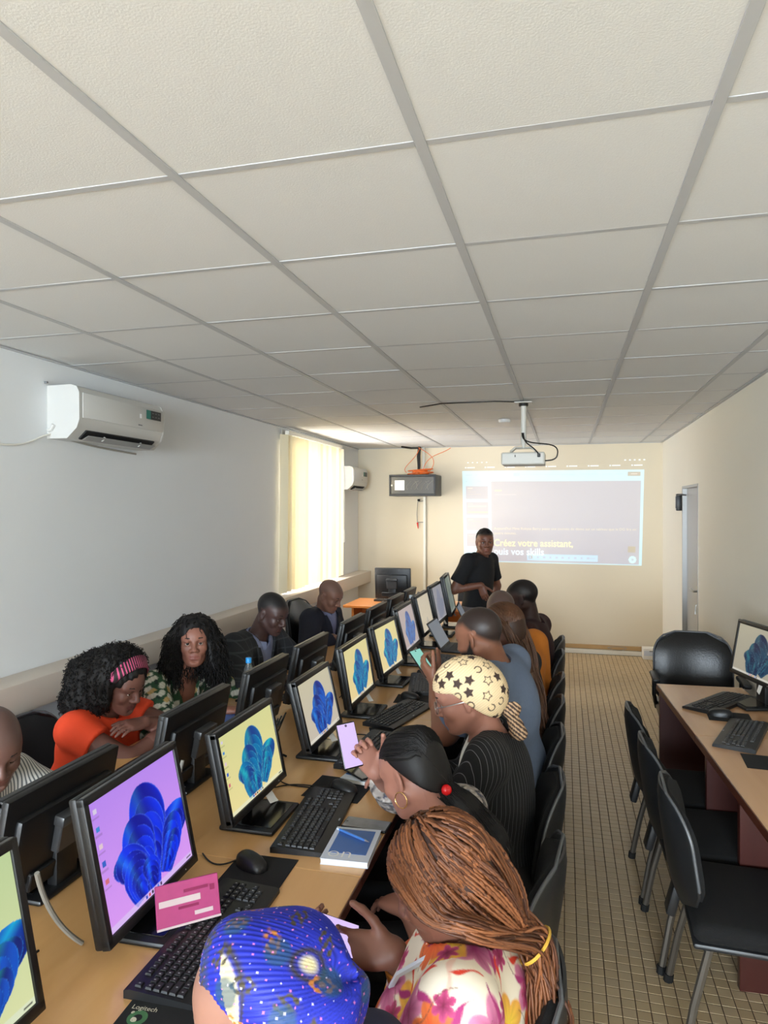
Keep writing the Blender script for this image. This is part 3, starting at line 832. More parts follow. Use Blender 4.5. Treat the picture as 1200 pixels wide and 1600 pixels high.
def monitor(label, loc, rotz, w, h, zc, scr, tilt=12.0, group=None, tagged=True, name='computer_monitor'):
    """flat monitor; origin on the table under the stand, display faces local +x"""
    t = thing(name, label, 'monitor', loc, rotz, group)
    key = (w, h, zc)
    if key not in _mon:
        d = {}
        d['base'] = MB().box((-0.01, 0, 0.008), (0.19, 0.235, 0.016), 0.007, 2).mesh('base', M['black'])
        d['tray'] = MB().box((0.005, 0, 0.0175), (0.13, 0.19, 0.003), 0.0015, 1).mesh('base_panel', M['black_gloss'])
        nk = MB(); nk.box((-0.075, 0, zc / 2 + 0.01), (0.035, 0.085, zc), 0.008, 2); d['neck'] = nk.mesh('neck', M['black'])
        W, H = w + 0.036, h + 0.044
        fz = MB()
        # bezel as a frame of four rails around the display
        fz.box((0.0, 0, h / 2 + 0.010), (0.022, W, 0.020), 0.003, 2); fz.box((0, 0, -h / 2 - 0.012), (0.022, W, 0.024), 0.003, 2)
        for s in (-1, 1):
            fz.box((0, s * (w / 2 + 0.009), 0), (0.022, 0.018, H - 0.01), 0.003, 2)
        d['bezel'] = fz.mesh('bezel', M['black'])
        bs = MB(); bs.box((-0.018, 0, 0), (0.022, W + 0.002, H + 0.002), 0.006, 2); bs.box((-0.034, 0, -0.01), (0.03, W * 0.84, H * 0.66), 0.012, 2)
        d['back'] = bs.mesh('back_shell', M['black'])
        rg = MB(); rg.box((-0.062, 0, h * 0.16), (0.036, 0.125, 0.03), 0.006, 2); rg.box((-0.060, 0, 0.0), (0.026, 0.115, 0.10), 0.004, 1); d['ridge'] = rg.mesh('mount_block', M['edge_grey'])
        sp = MB(); sp.box((-0.045, 0, -h * 0.40), (0.03, W * 0.6, 0.05), 0.004, 1); d['ports'] = sp.mesh('port_cover', M['black'])
        d['chrome'] = MB().box((0.004, 0, h / 2 + 0.0205), (0.012, W - 0.01, 0.0025), 0.001, 1).mesh('top_edge', M['edge_grey'])
        _mon[key] = d
    d = _mon[key]
    link('base', d['base'], t); bp = link('neck', d['neck'], t)
    link('base_panel', d['tray'], t)
    tl = math.radians(-tilt)
    pan = link('back_shell', d['back'], t, (-0.045, 0, zc), (0, tl, 0))
    link('mount_block', d['ridge'], pan); link('port_cover', d['ports'], pan)
    bz = link('bezel', d['bezel'], t, (-0.045, 0, zc), (0, tl, 0))
    link('top_edge', d['chrome'], bz)
    k = (scr, w, h)
    if k not in _scr:
        _scr[k] = screen_mesh('screen', w, h, SCREENS[scr](w, h), M['screen'])
    s = link('screen', _scr[k], t, (-0.045 + 0.005 * math.cos(tl), 0, zc - 0.005 * math.sin(tl)), (0, tl, 0))
    MB().tube([(0.012, w * 0.36, -h / 2 - 0.013), (0.0125, w * 0.36, -h / 2 - 0.013)], 0.002, 6).build('power_light', M['white_led'], bz)
    if tagged:
        pg = MB(); pg.add([(0.0, -0.02, 0.0), (0.004, 0.022, 0.004), (0.022, 0.03, -0.030), (0.018, -0.010, -0.036), (0.030, 0.034, -0.042)], [(0, 1, 2, 3), (3, 2, 4)])
        pg.build('paper_tag', M['paper'], t, (-0.02, w * 0.18, zc - h / 2 - 0.02), smooth=False)
    return t

RB = -0.985
monitor('nearest monitor at the bottom left, lime green desktop with a blue flower', (RB - 0.02, 0.945, 0.75), 0, 0.376, 0.301, 0.215, 'lime')
monitor('near monitor with a purple desktop and a royal blue flower', (RB - 0.02, 1.545, 0.75), math.radians(2), 0.376, 0.301, 0.212, 'purple')
monitor('monitor with a yellow green desktop, second behind the purple one, beside the long keyboard', (RB, 2.13, 0.75), 0, 0.392, 0.248, 0.205, 'yellow')
monitor('monitor with a grey beige desktop and mid blue flower, beside the ponytail woman', (RB, 2.785, 0.75), 0, 0.372, 0.245, 0.202, 'beige', 14)
monitor('monitor with a cream desktop and teal flower, directly behind the beige desktop one', (RB, 3.37, 0.75), 0, 0.40, 0.252, 0.22, 'cream', 10)
monitor('smaller looking monitor with a cream desktop and teal flower, beside the star headscarf', (RB, 3.99, 0.75), math.radians(-3), 0.40, 0.252, 0.22, 'cream', 13)
monitor('monitor with a washed out pinkish desktop and faint blue flower', (RB, 4.54, 0.75), 0, 0.41, 0.258, 0.245, 'rose', 14)
monitor('distant monitor with a plain pale cream screen behind the open laptop', (RB, 5.12, 0.75), 0, 0.41, 0.258, 0.255, 'pale', 13)
monitor('distant monitor with a plain grey violet screen', (RB + 0.02, 5.60, 0.75), 0, 0.40, 0.27, 0.27, 'grey', 12)
monitor('farthest monitor of the right row, tall greenish grey screen', (RB + 0.04, 6.02, 0.75), math.radians(4), 0.40, 0.30, 0.29, 'green', 12)
LB = -1.435
LEFT = [(1.62, 0.40, 0.252, 'cream', 'back of the monitor in front of the man in the striped shirt'),
        (2.34, 0.43, 0.262, 'cream', 'back of the monitor in front of the woman in orange'),
        (2.97, 0.41, 0.258, 'cream', 'back of the monitor in front of the woman in the green print blouse'),
        (3.56, 0.43, 0.262, 'cream', 'back of the monitor in front of the man in the checked jacket'),
        (4.32, 0.43, 0.262, 'rose', 'back of the monitor just past the man in the checked jacket'),
        (4.92, 0.43, 0.262, 'rose', 'back of the monitor in front of the man in the dark suit'),
        (5.52, 0.41, 0.258, 'rose', 'back of the distant monitor past the man in the dark suit'),
        (6.05, 0.36, 0.25, 'rose', 'back of the last small monitor at the far end of the left row')]
for (y, w, h, s, lb) in LEFT:
    monitor(lb, (LB, y, 0.75), PI, w, h, 0.175, s, 11, 'left row of monitors seen from behind', tagged=False)
monitor('back of the lone monitor standing on the orange teacher desk', (-1.80, 7.25, 0.75), PI / 2, 0.36, 0.29, 0.235, 'rose', 6, tagged=False)
monitor('monitor with a teal swirl desktop on the side desk by the right wall', (0.955, 4.02, 0.75), math.radians(180 + 16), 0.41, 0.258, 0.275, 'teal', 10)

# ================================================================== keyboards, mice, pads
ROWS = [
    [(0, 1.0)] + [(2 + i + (0.5 if i >= 4 else 0) + (0.5 if i >= 8 else 0), 1.0) for i in range(12)],
    [(i, 1.0) for i in range(13)] + [(13, 2.0)],
    [(0, 1.5)] + [(1.5 + i, 1.0) for i in range(12)] + [(13.5, 1.5)],
    [(0, 1.75)] + [(1.75 + i, 1.0) for i in range(11)] + [(12.75, 2.25)],
    [(0, 2.25)] + [(2.25 + i, 1.0) for i in range(10)] + [(12.25, 2.75)],
    [(0, 1.25), (1.25, 1.25), (2.5, 1.25), (3.75, 6.25), (10, 1.25), (11.25, 1.25), (12.5, 1.25), (13.75, 1.25)]]
KEYS = []
for r, row in enumerate(ROWS):
    for (a, w) in row:
        KEYS.append((r, a, w))
    if r < 3:
        for i in range(3): KEYS.append((r, 15.4 + i, 1.0))
    if r == 4: KEYS.append((r, 16.4, 1.0))
    if r == 5:
        for i in range(3): KEYS.append((r, 15.4 + i, 1.0))
    if r >= 1:
        for i in range(3): KEYS.append((r, 18.8 + i, 1.0))
        if r in (1, 2, 4): KEYS.append((r, 21.8, 1.0))
KU = 0.01905
_key = {}
def key_mesh(w):
    if w not in _key:
        a = w * KU / 2 - 0.0014; b = KU / 2 - 0.0014; t = 0.0018
        v = [(-b, -a, 0), (b, -a, 0), (b, a, 0), (-b, a, 0), (-b + t, -a + t, 0.006), (b - t, -a + t, 0.006), (b - t, a - t, 0.006), (-b + t, a - t, 0.006),
             (-0.0022, -0.0016, 0.0062), (0.0022, -0.0016, 0.0062), (0.0022, 0.0016, 0.0062), (-0.0022, 0.0016, 0.0062)]
        f = [(4, 5, 6, 7), (0, 1, 5, 4), (1, 2, 6, 5), (2, 3, 7, 6), (3, 0, 4, 7), (8, 9, 10, 11)]
        _key[w] = (v, f)
    return _key[w]
_km = {}
_kb = {}
def keyboard(label, loc, rotz, single=False, group='computer keyboards'):
    """origin under the middle; keys run along local y, typist sits at +x"""
    t = thing('keyboard', label, 'keyboard', loc, rotz, group)
    if 'body' not in _kb:
        b = MB()
        L = 0.455
        b.prism([(-0.085, 0.0), (0.085, 0.0), (0.085, 0.010), (0.072, 0.014), (-0.070, 0.021), (-0.085, 0.017)], 1, -L / 2, L / 2)
        _kb['body'] = b.mesh('body', M['black'])
        m = MB()
        for (r, a, w) in KEYS:
            v, f = key_mesh(w)
            x, y, z = key_pos(r, a, w)
            bidx = len(m.v)
            m.add(v, f[:5], 0, Matrix.Translation((x, y, z)) @ Matrix.Rotation(math.radians(2.8), 4, 'Y')); m.add(v, [f[5]], 1, Matrix.Translation((x, y, z)) @ Matrix.Rotation(math.radians(2.8), 4, 'Y'))
        _kb['keys'] = new_mesh('keys', m.v, polys=m.f, mats=[M['keycap'], M['legend']], mat_idx=m.m, smooth=False)
        _kb['logo'] = MB().box((0.077, 0.0, 0.0127), (0.006, 0.016, 0.0008), 0).mesh('badge', M['legend'])
    link('body', _kb['body'], t); link('badge', _kb['logo'], t)
    if single:
        for (r, a, w) in KEYS:
            if w not in _km:
                v, f = key_mesh(w); _km[w] = new_mesh('key', v, polys=f, mats=[M['keycap'], M['legend']], mat_idx=[0] * 5 + [1], smooth=False)
            link('key', _km[w], t, key_pos(r, a, w), (0, math.radians(2.8), 0))
    else:
        o = link('keys', _kb['keys'], t); o['kind'] = 'stuff'
    return t
def key_pos(r, a, w):
    x = -0.058 + r * KU + (0.006 if r > 0 else 0); y = -0.218 + (a + w / 2) * KU * 0.995
    return (x, y, 0.0205 - (x + 0.07) * 0.0493 - 0.001)
# local y is the right hand of the typist only if flipped: typists of the right row look towards -x, so their right hand is +y
KZ = 0.7505
keyboard('keyboard below the purple monitor, half hidden by the blue headscarf', (-0.832, 1.50, KZ), math.radians(1), True)
keyboard('long black keyboard lying beside the blue textbook', (-0.802, 2.155, KZ), math.radians(5), True)
keyboard('keyboard behind the hands of the ponytail woman holding the phone', (-0.80, 2.83, KZ), math.radians(-4))
keyboard('keyboard just in front of the ponytail woman head, beside a tilted mouse pad', (-0.805, 3.36, KZ), math.radians(-14))
keyboard('keyboard beside the face of the woman in the star headscarf', (-0.805, 3.97, KZ), math.radians(10))
keyboard('keyboard near the phone held by the man in the grey blue shirt', (-0.80, 4.55, KZ), math.radians(6))
keyboard('small distant keyboard beyond the open laptop', (-0.77, 5.62, KZ), math.radians(6))
keyboard('angled keyboard beside the dark office chair, far end of the side desk', (0.80, 4.00, KZ), math.radians(180 - 36))
keyboard('angled keyboard nearer the camera on the side desk', (0.79, 3.46, KZ), math.radians(180 - 21))
keyboard('keyboard lying on the orange teacher desk', (-1.85, 7.50, KZ), PI / 2)
for y, lb in ((2.34, 'keyboard in front of the woman in orange, behind the monitors'), (2.97, 'keyboard in front of the woman in the green print blouse'), (3.6, 'keyboard in front of the man in the checked jacket')):
    keyboard(lb, (-1.64, y, KZ), PI)

_ms = {}
def sdf_placeholder():
    pass
def mouse(label, loc, rotz):
    t = thing('computer_mouse', label, 'mouse', loc, rotz, 'computer mice')
    if not _ms:
        V = []; F = []; n = 16; rows = 8
        for i in range(rows + 1):
            ph = PI / 2 * i / rows
            for k in range(n):
                a = 2 * PI * k / n
                c, s = math.cos(a), math.sin(a)
                ex = 0.8
                x = 0.058 * math.copysign(abs(c) ** ex, c) * math.cos(ph) ** 0.6 if ph < PI / 2 - 1e-6 else 0
                y = 0.031 * math.copysign(abs(s) ** ex, s) * math.cos(ph) ** 0.6 if ph < PI / 2 - 1e-6 else 0
                z = 0.036 * math.sin(ph) ** 0.9 * (1 - 0.18 * (x / 0.058)) if i else 0.0
                V.append((x, y, z))
        for i in range(rows):
            for k in range(n):
                k2 = (k + 1) % n; F.append((i * n + k, i * n + k2, (i + 1) * n + k2, (i + 1) * n + k))
        F.append(tuple(reversed(range(n))))
        _ms['body'] = MB().add(V, F).mesh('body', M['black'])
        _ms['wheel'] = MB().tube([(-0.034, -0.004, 0.026), (-0.034, 0.004, 0.026)], 0.008, 10).mesh('scroll_wheel', M['rubber'])
        _ms['seam'] = MB().tube([(-0.057, 0, 0.014), (-0.046, 0, 0.0262), (-0.026, 0, 0.0345), (-0.004, 0, 0.0368)], 0.0012, 5).mesh('seam', M['edge_grey'])
    link('body', _ms['body'], t); link('scroll_wheel', _ms['wheel'], t); link('seam', _ms['seam'], t)
    return t
def pad(label, loc, rotz, sx=0.18, sy=0.21):
    return tag(MB().box((0, 0, 0.0012), (sx, sy, 0.0024), 0.001, 1).build('mouse_pad', M['pad'], None, loc, (0, 0, rotz)), label, 'mouse pad', 'mouse pads')
PZ = 0.7502
pad('black mouse pad beside the near keyboard with a mouse on it', (-0.855, 1.812, PZ), math.radians(2), 0.185, 0.175)
mouse('black mouse on the near pad behind the pink booklet', (-0.885, 1.832, PZ + 0.0025), math.radians(-25))
pad('black mouse pad between the blue textbook and the long keyboard, further back', (-0.815, 2.425, PZ), math.radians(-3), 0.22, 0.20)
mouse('black mouse beside the far end of the long keyboard, beside the textbook stack', (-0.79, 2.41, PZ + 0.0025), math.radians(-20))
pad('black mouse pad in front of the ponytail woman face', (-0.80, 3.10, PZ), math.radians(20), 0.17, 0.14)
pad('black mouse pad in front of the star headscarf woman', (-0.80, 3.665, PZ), math.radians(4), 0.20, 0.17)
mouse('black mouse in front of the star headscarf woman', (-0.82, 3.665, PZ + 0.0025), math.radians(-12))
pad('black mouse pad beside the bearded man', (-0.81, 4.26, PZ), math.radians(6), 0.20, 0.17)
mouse('black mouse beside the bearded man', (-0.82, 4.26, PZ + 0.0025), 0)
pad('mouse pad between the two keyboards of the side desk', (0.80, 3.76, PZ), math.radians(-5), 0.20, 0.17)
mouse('mouse between the two keyboards of the side desk', (0.76, 3.765, PZ + 0.0025), math.radians(170))
pad('mouse pad near the photo edge on the side desk', (0.83, 3.12, PZ), math.radians(-4), 0.22, 0.17)
mouse('mouse near the photo edge on the side desk', (0.86, 3.09, PZ + 0.0025), math.radians(150))
lp = pad('black mouse pad with a green and white printed logo in the bottom left corner', (-0.79, 1.16, PZ), math.radians(3), 0.19, 0.24)
M['pad_green'] = pm('pad_print_green', rgb(64, 112, 72), 0.9); M['pad_white'] = pm('pad_print_white', rgb(206, 200, 178), 0.9)
ring = MB(); ring.lathe([(0.010, 0.0026), (0.016, 0.0027), (0.021, 0.0026)], 20, c=(-0.055, 0.07, 0), cap=False); ring.build('logo_ring', M['pad_green'], lp)
dsk = MB(); dsk.lathe([(0.001, 0.0027), (0.009, 0.0026)], 12, c=(-0.062, 0.062, 0), cap=False); dsk.lathe([(0.001, 0.0027), (0.004, 0.0026)], 8, c=(-0.072, 0.082, 0), cap=False); dsk.build('logo_dots', M['pad_white'], lp)
text_mesh('logo_text', 'Logitech', 0.017, M['pad_white'], lp, (-0.083, 0.092, 0.0027), (0, 0, 0))

# mouse cables and computer cables on the table
def cable(label, pts, r=0.0025, mat='cable_black', n=5, name='cable'):
    return tag(MB().tube(pts, r, n).build(name, M[mat]), label, 'cable')
cable('thin black mouse cable running from the purple monitor to the mouse', bez((-1.06, 1.86, 0.754), (-1.0, 1.80, 0.754), (-0.97, 1.80, 0.754), (-0.94, 1.845, 0.758)))
cable('thin black cable looping on the table beside the yellow green monitor', bez((-1.06, 2.36, 0.753), (-0.98, 2.46, 0.753), (-0.93, 2.40, 0.753), (-0.83, 2.42, 0.758)))
cable('thin black cable on the bare table past the yellow green monitor', bez((-1.08, 2.46, 0.753), (-1.0, 2.36, 0.753), (-0.95, 2.44, 0.753), (-0.86, 2.37, 0.757)))
cable('thin black cable behind the ponytail woman phone', bez((-1.0, 2.98, 0.753), (-0.9, 3.08, 0.753), (-0.85, 2.98, 0.753), (-0.80, 3.05, 0.756)))
for i, (y, side) in enumerate([(1.22, 1), (1.87, 1), (2.62, 1), (3.18, 1), (3.85, 1)]):
    c = MB()
    for k in range(4):
        y0 = y + random.uniform(-.08, .08)
        c.tube(bez((-1.12, y0, 0.95), (-1.17, y0 + random.uniform(-.1, .1), 0.82), (-1.22 + random.uniform(-.03, .03), y0 + random.uniform(-.1, .1), 0.756), (-1.2, y0 + random.uniform(-.2, .2), 0.7555), 12), 0.003, 5)
    c.tube(bez((-1.30, y - 0.1, 0.92), (-1.24, y - 0.1, 0.80), (-1.16, y + 0.02, 0.79), (-1.13, y + 0.05, 0.757), 12), 0.005, 6)
    tag(c.build('cable_bundle', M['cable_black']), ['tangle of black cables beside the nearest monitor at the bottom left', 'tangle of black cables between the purple and yellow green monitors', 'tangle of black cables behind the beige desktop monitor',
        'tangle of black cables behind the first cream desktop monitor', 'tangle of black cables behind the second cream desktop monitor'][i], 'cables', 'cable tangles between the monitor rows')
cable('pale grey cable hanging behind the purple monitor', bez((-1.16, 1.30, 0.97), (-1.17, 1.34, 0.85), (-1.13, 1.36, 0.80), (-1.12, 1.40, 0.756)), 0.006, 'cable_grey', 8)
cable('pale grey cable hanging behind the yellow green monitor', bez((-1.20, 1.98, 0.98), (-1.22, 1.95, 0.88), (-1.16, 1.92, 0.82), (-1.12, 1.90, 0.756)), 0.006, 'cable_grey', 8)
cable('pale grey cable on the table between beige and cream desktop monitors', bez((-1.20, 3.05, 0.95), (-1.2, 3.02, 0.85), (-1.14, 3.0, 0.80), (-1.10, 3.06, 0.756)), 0.006, 'cable_grey', 8)

# ================================================================== books, phones and small things on the tables
def booklet(name, label, loc, rotz, sx, sy, sz, cover, group=None):
    t = thing(name, label, 'book', loc, rotz, group)
    MB().box((0, 0, sz / 2), (sx - 0.004, sy - 0.004, sz - 0.002), 0).build('pages', M['paper'], t, smooth=False)
    MB().box((0, 0, sz - 0.0006), (sx, sy, 0.0012), 0).build('front_cover', cover, t, smooth=False)
    MB().box((0, 0, 0.0006), (sx, sy, 0.0012), 0).build('back_cover', cover, t, smooth=False)
    return t
M['book_blue'] = pm('book_blue_cover', rgb(58, 102, 170), 0.35)
M['book_pale'] = pm('book_pale_band', rgb(206, 214, 226), 0.35)
M['pink'] = pm('pink_packet', rgb(168, 62, 112), 0.4, noise=(30, 0.15)); M['pink_dark'] = pm('pink_packet_dark', rgb(136, 34, 80), 0.3); M['pink_pale'] = pm('packet_label', rgb(196, 176, 176), 0.5)
M['pen'] = pm('pen_blue', rgb(70, 120, 190), 0.3); M['phone'] = pm('phone_black', rgb(16, 16, 18), 0.2)
bk = booklet('textbook', 'blue and white textbook with large white letters and a pen on it', (-0.632, 2.005, 0.7505), math.radians(4), 0.145, 0.205, 0.018, M['book_pale'])
MB().box((0.0, 0.012, 0.0185), (0.115, 0.15, 0.0008)).build('cover_panel', M['book_blue'], bk, smooth=False)
text_mesh('cover_letters', 'on', 0.075, M['paper'], bk, (-0.06, -0.088, 0.0192), (0, 0, 0), bold=-0.001)
pn = thing('ballpoint_pen', 'blue ballpoint pen lying on the blue textbook', 'pen', (-0.64, 2.045, 0.7705 + 0.004), math.radians(-26))
MB().tube([(-0.06, 0, 0), (0.05, 0, 0)], 0.004, 8).build('barrel', M['pen'], pn); MB().tube([(0.05, 0, 0), (0.066, 0, 0)], [0.004, 0.001], 8).build('tip', M['steel'], pn)
MB().tube([(-0.07, 0, 0), (-0.06, 0, 0)], 0.0035, 8).build('button', M['book_pale'], pn)
def phone(label, loc, rot, screen_mat_, w=0.074, l=0.155, name='smartphone'):
    t = thing(name, label, 'phone', loc); t.rotation_euler = rot
    MB().box((0, 0, 0.004), (w, l, 0.008), 0.0035, 3).build('body', M['phone'], t)
    MB().box((0, 0, 0.0083), (w - 0.006, l - 0.008, 0.0006), 0).build('screen', screen_mat_, t, smooth=False)
    MB().lathe([(0.001, 0), (0.004, 0.0)], 8, c=(0, l / 2 - 0.01, 0.0088), cap=False).build('camera_dot', M['black_gloss'], t)
    return t
M['phone_grey'] = pm('phone_idle_display', rgb(140, 142, 146), 0.08, noise=(40, 0.25)); M['phone_dark'] = pm('phone_off_display', rgb(22, 22, 26), 0.06)
phone('black phone with a dim grey screen lying beside the blue textbook', (-0.632, 2.165, 0.7505), (0, 0, math.radians(88)), M['phone_grey'])
bk2 = booklet('textbook', 'blue and white book under a dark phone near the ponytail woman', (-0.742, 2.555, 0.7505), math.radians(-10), 0.155, 0.16, 0.016, M['book_pale'])
MB().box((0, 0.01, 0.0165), (0.15, 0.10, 0.0008)).build('cover_panel', M['book_blue'], bk2, smooth=False)
booklet('textbook', 'white book with blue cover lying under the upper blue book', (-0.685, 2.70, 0.7505), math.radians(12), 0.13, 0.10, 0.012, M['book_blue'])
phone('dark phone lying on the blue and white book near the ponytail woman', (-0.775, 2.55, 0.7675), (0, 0, math.radians(50)), M['phone_dark'])
# pink packet propped on the keyboard
pk = thing('pink_packet', 'pink packet with a pale label leaning on the keyboard below the purple monitor', 'packet', (-0.893, 1.505, 0.775), math.radians(42))
pk.rotation_euler = (math.radians(-24), 0, math.radians(42))
MB().box((0, 0, 0.05), (0.155, 0.008, 0.098), 0.002, 1).build('packet', M['pink'], pk)
for (x, z, w, h, m) in [(-0.02, 0.056, 0.10, 0.014, 'pink_pale'), (0.036, 0.022, 0.045, 0.009, 'pink_pale'), (0.02, 0.075, 0.06, 0.007, 'pink_dark'), (0.0, 0.040, 0.05, 0.006, 'pink_dark'), (0.060, 0.070, 0.012, 0.013, 'pink_dark'), (0, 0.003, 0.155, 0.005, 'pink_pale')]:
    MB().box((x, -0.0046, z), (w, 0.0012, h), 0).build('packet_print', M[m], pk, smooth=False)
# water bottle on the table in front of the man in the checked jacket
wb = thing('water_bottle', 'clear plastic water bottle with a blue cap in front of the green blouse', 'bottle', (-1.62, 3.32, 0.7502))
M['pet'] = pm('clear_pet', rgb(225, 235, 240), 0.06, trans=0.9); M['cap_blue'] = pm('bottle_cap_blue', rgb(40, 150, 225), 0.4)
MB().lathe([(0.028, 0), (0.032, 0.006), (0.032, 0.07), (0.030, 0.08), (0.032, 0.09), (0.032, 0.16), (0.024, 0.20), (0.013, 0.225), (0.013, 0.238)], 18).build('body', M['pet'], wb)
MB().lathe([(0.0155, 0.230), (0.0155, 0.255), (0.014, 0.257)], 16).build('cap', M['cap_blue'], wb)
wb2 = thing('water_bottle', 'distant clear water bottle with a pale cap between the far monitors', 'bottle', (-1.28, 5.75, 0.7502))
MB().lathe([(0.028, 0), (0.032, 0.006), (0.032, 0.16), (0.024, 0.22), (0.013, 0.265), (0.013, 0.28)], 14).build('body', M['pet'], wb2)
MB().lathe([(0.0155, 0.275), (0.0155, 0.30)], 12).build('cap', M['book_pale'], wb2)
booklet('notebook', 'blue notebook on the table in front of the green blouse woman', (-1.60, 3.02, 0.7505 + 0.026), 0.3, 0.15, 0.20, 0.010, M['book_blue'])
# laptops
def laptop(label, loc, rotz, ang=112):
    t = thing('laptop', label, 'laptop', loc, rotz)
    MB().box((0, 0, 0.009), (0.225, 0.32, 0.016), 0.004, 2).build('base', M['rack'], t)
    km = MB()
    for r in range(5):
        for k in range(12):
            km.box((-0.06 + r * 0.019, -0.125 + k * 0.0228, 0.0178), (0.016, 0.019, 0.0015))
    kk = km.build('keys', M['keycap'], t, smooth=False); kk['kind'] = 'stuff'
    MB().box((0.075, 0, 0.0175), (0.055, 0.09, 0.001)).build('touchpad', M['edge_grey'], t)
    a = math.radians(ang - 90)
    lid = MB().box((0, 0, 0.11), (0.008, 0.32, 0.22), 0.003, 2).build('lid', M['rack'], t, (-0.11, 0, 0.014), (0, -a, 0))
    MB().box((0.0045, 0, 0.112), (0.001, 0.30, 0.19)).build('screen', M['laptop_scr'], lid)
    return t
M['laptop_scr'] = emit_mat('laptop_display', rgb(110, 116, 124), 1.0)
laptop('open grey laptop in front of the man in the grey blue shirt', (-0.75, 5.06, 0.7502), math.radians(-2), 120)
laptop('distant open laptop in front of the man in the orange shirt', (-0.70, 6.0, 0.7502), math.radians(5), 118)
pp = tag(MB().box((0, 0, 0.003), (0.21, 0.29, 0.006), 0.001, 1).build('paper_stack', M['paper'], None, (-0.70, 5.42, 0.7502), (0, 0, 0.2)), 'stack of white papers beside the open grey laptop', 'papers')
wbx = thing('telephone_handset', 'pale grey desk handset standing on the teacher desk edge', 'phone', (-1.52, 7.12, 0.7502), 0.3)
MB().box((0, 0, 0.02), (0.12, 0.16, 0.04), 0.01, 2).build('base', M['rack'], wbx); MB().tube([(-0.02, 0.05, 0.06), (0.0, 0.0, 0.11), (0.02, -0.05, 0.15)], [0.02, 0.014, 0.02], 8).build('handset', M['print_grey'], wbx)
cable('red cable lying on the teacher desk beside the monitor', bez((-1.72, 7.06, 0.756), (-1.66, 7.12, 0.78), (-1.62, 7.06, 0.77), (-1.56, 7.10, 0.756)), 0.006, 'cable_orange', 6)

# things in the back right corner
bx = thing('cardboard_box', 'low white printed carton by the back wall', 'box', (0.99, 8.72, 0))
MB().box((0, 0, 0.065), (0.17, 0.16, 0.13), 0.004, 1).build('carton', M['paper'], bx)
MB().box((0.0, -0.0805, 0.075), (0.15, 0.001, 0.06)).build('print', M['book_pale'], bx); MB().box((0.02, -0.0815, 0.10), (0.07, 0.001, 0.012)).build('print', M['print_grey'], bx)
bg_ = thing('plastic_bag', 'small clear bag with dark contents in the back right corner', 'bag', (1.10, 8.42, 0))
M['bag'] = pm('bag_plastic', rgb(196, 192, 198), 0.3); M['bag_dark'] = pm('bag_contents', rgb(50, 48, 62), 0.6)
def lump(n, rr, h, seed):
    r_ = random.Random(seed); m = MB(); pr_ = []
    V = []; F = []
    rows = 7
    for i in range(rows):
        z = h * i / (rows - 1); f = math.sin(PI * (0.12 + 0.86 * (1 - i / (rows - 1)))) ** 0.5 if i < rows - 1 else 0.12
        for k in range(n):
            a = 2 * PI * k / n; q = rr * f * (1 + r_.uniform(-.16, .16))
            V.append((q * math.cos(a), q * math.sin(a), z))
    for i in range(rows - 1):
        for k in range(n):
            k2 = (k + 1) % n; F.append((i * n + k, i * n + k2, (i + 1) * n + k2, (i + 1) * n + k))
    F.append(tuple(range(n - 1, -1, -1))); F.append(tuple((rows - 1) * n + k for k in range(n)))
    return m.add(V, F)
lump(12, 0.045, 0.12, 1).build('contents', M['bag_dark'], bg_, (-0.02, -0.03, 0)); lump(12, 0.05, 0.16, 2).build('bag', M['bag'], bg_, (-0.02, 0.06, 0))
wc = thing('tangled_wire', 'small pale tangle of wire on the duct at the back wall', 'wire', (0.62, 8.78, 0.058))
MB().tube([(0.10 * math.cos(q) * (1 + .2 * math.sin(3 * q)), 0.012 * math.sin(2 * q), 0.03 + 0.022 * math.sin(q)) for q in [2 * PI * i / 24 for i in range(24)]], 0.004, 5, closed=True).build('wire', M['cable_grey'], wc)

# ================================================================== chairs
_vc = {}
def curved_pad(w, h, th, bow, z0, xb, lean, mat, n=10, rows=8, round_=0.06, dome=0.0):
    """upholstered back rest pad: curved in plan, rounded outline"""
    V = []; F = []
    def outl(t):
        return 1.0
    for side in (0, 1):
        for r in range(rows + 1):
            v = r / rows
            # rounded top and bottom corners
            dv = min(v, 1 - v) * h
            wf = 1.0
            if dv < round_:
                wf = 1 - (round_ - math.sqrt(max(0, round_ ** 2 - (round_ - dv) ** 2))) / (w / 2)
            for k in range(n + 1):
                u = (k / n * 2 - 1) * wf
                edge = (1 - abs(k / n * 2 - 1) ** 4) * (1 - abs(2 * v - 1) ** 4)
                x = xb + bow * u * u - lean * (v - 0.0) * h + (th * (0.35 + 0.65 * edge) if side else 0)
                V.append((x, u * w / 2, z0 + v * h))
    N = (rows + 1) * (n + 1)
    for r in range(rows):
        for k in range(n):
            a = r * (n + 1) + k
            F.append((a, a + n + 1, a + n + 2, a + 1)); F.append((N + a, N + a + 1, N + a + n + 2, N + a + n + 1))
    def ringf(i, j):
        F.append((i, j, N + j, N + i))
    for k in range(n):
        ringf(k, k + 1); a = rows * (n + 1) + k; ringf(a + 1, a)
    for r in range(rows):
        a = r * (n + 1); ringf(a + n + 1, a); b = a + n; ringf(b, b + n + 1)
    return MB().add(V, F).mesh('pad', mat)

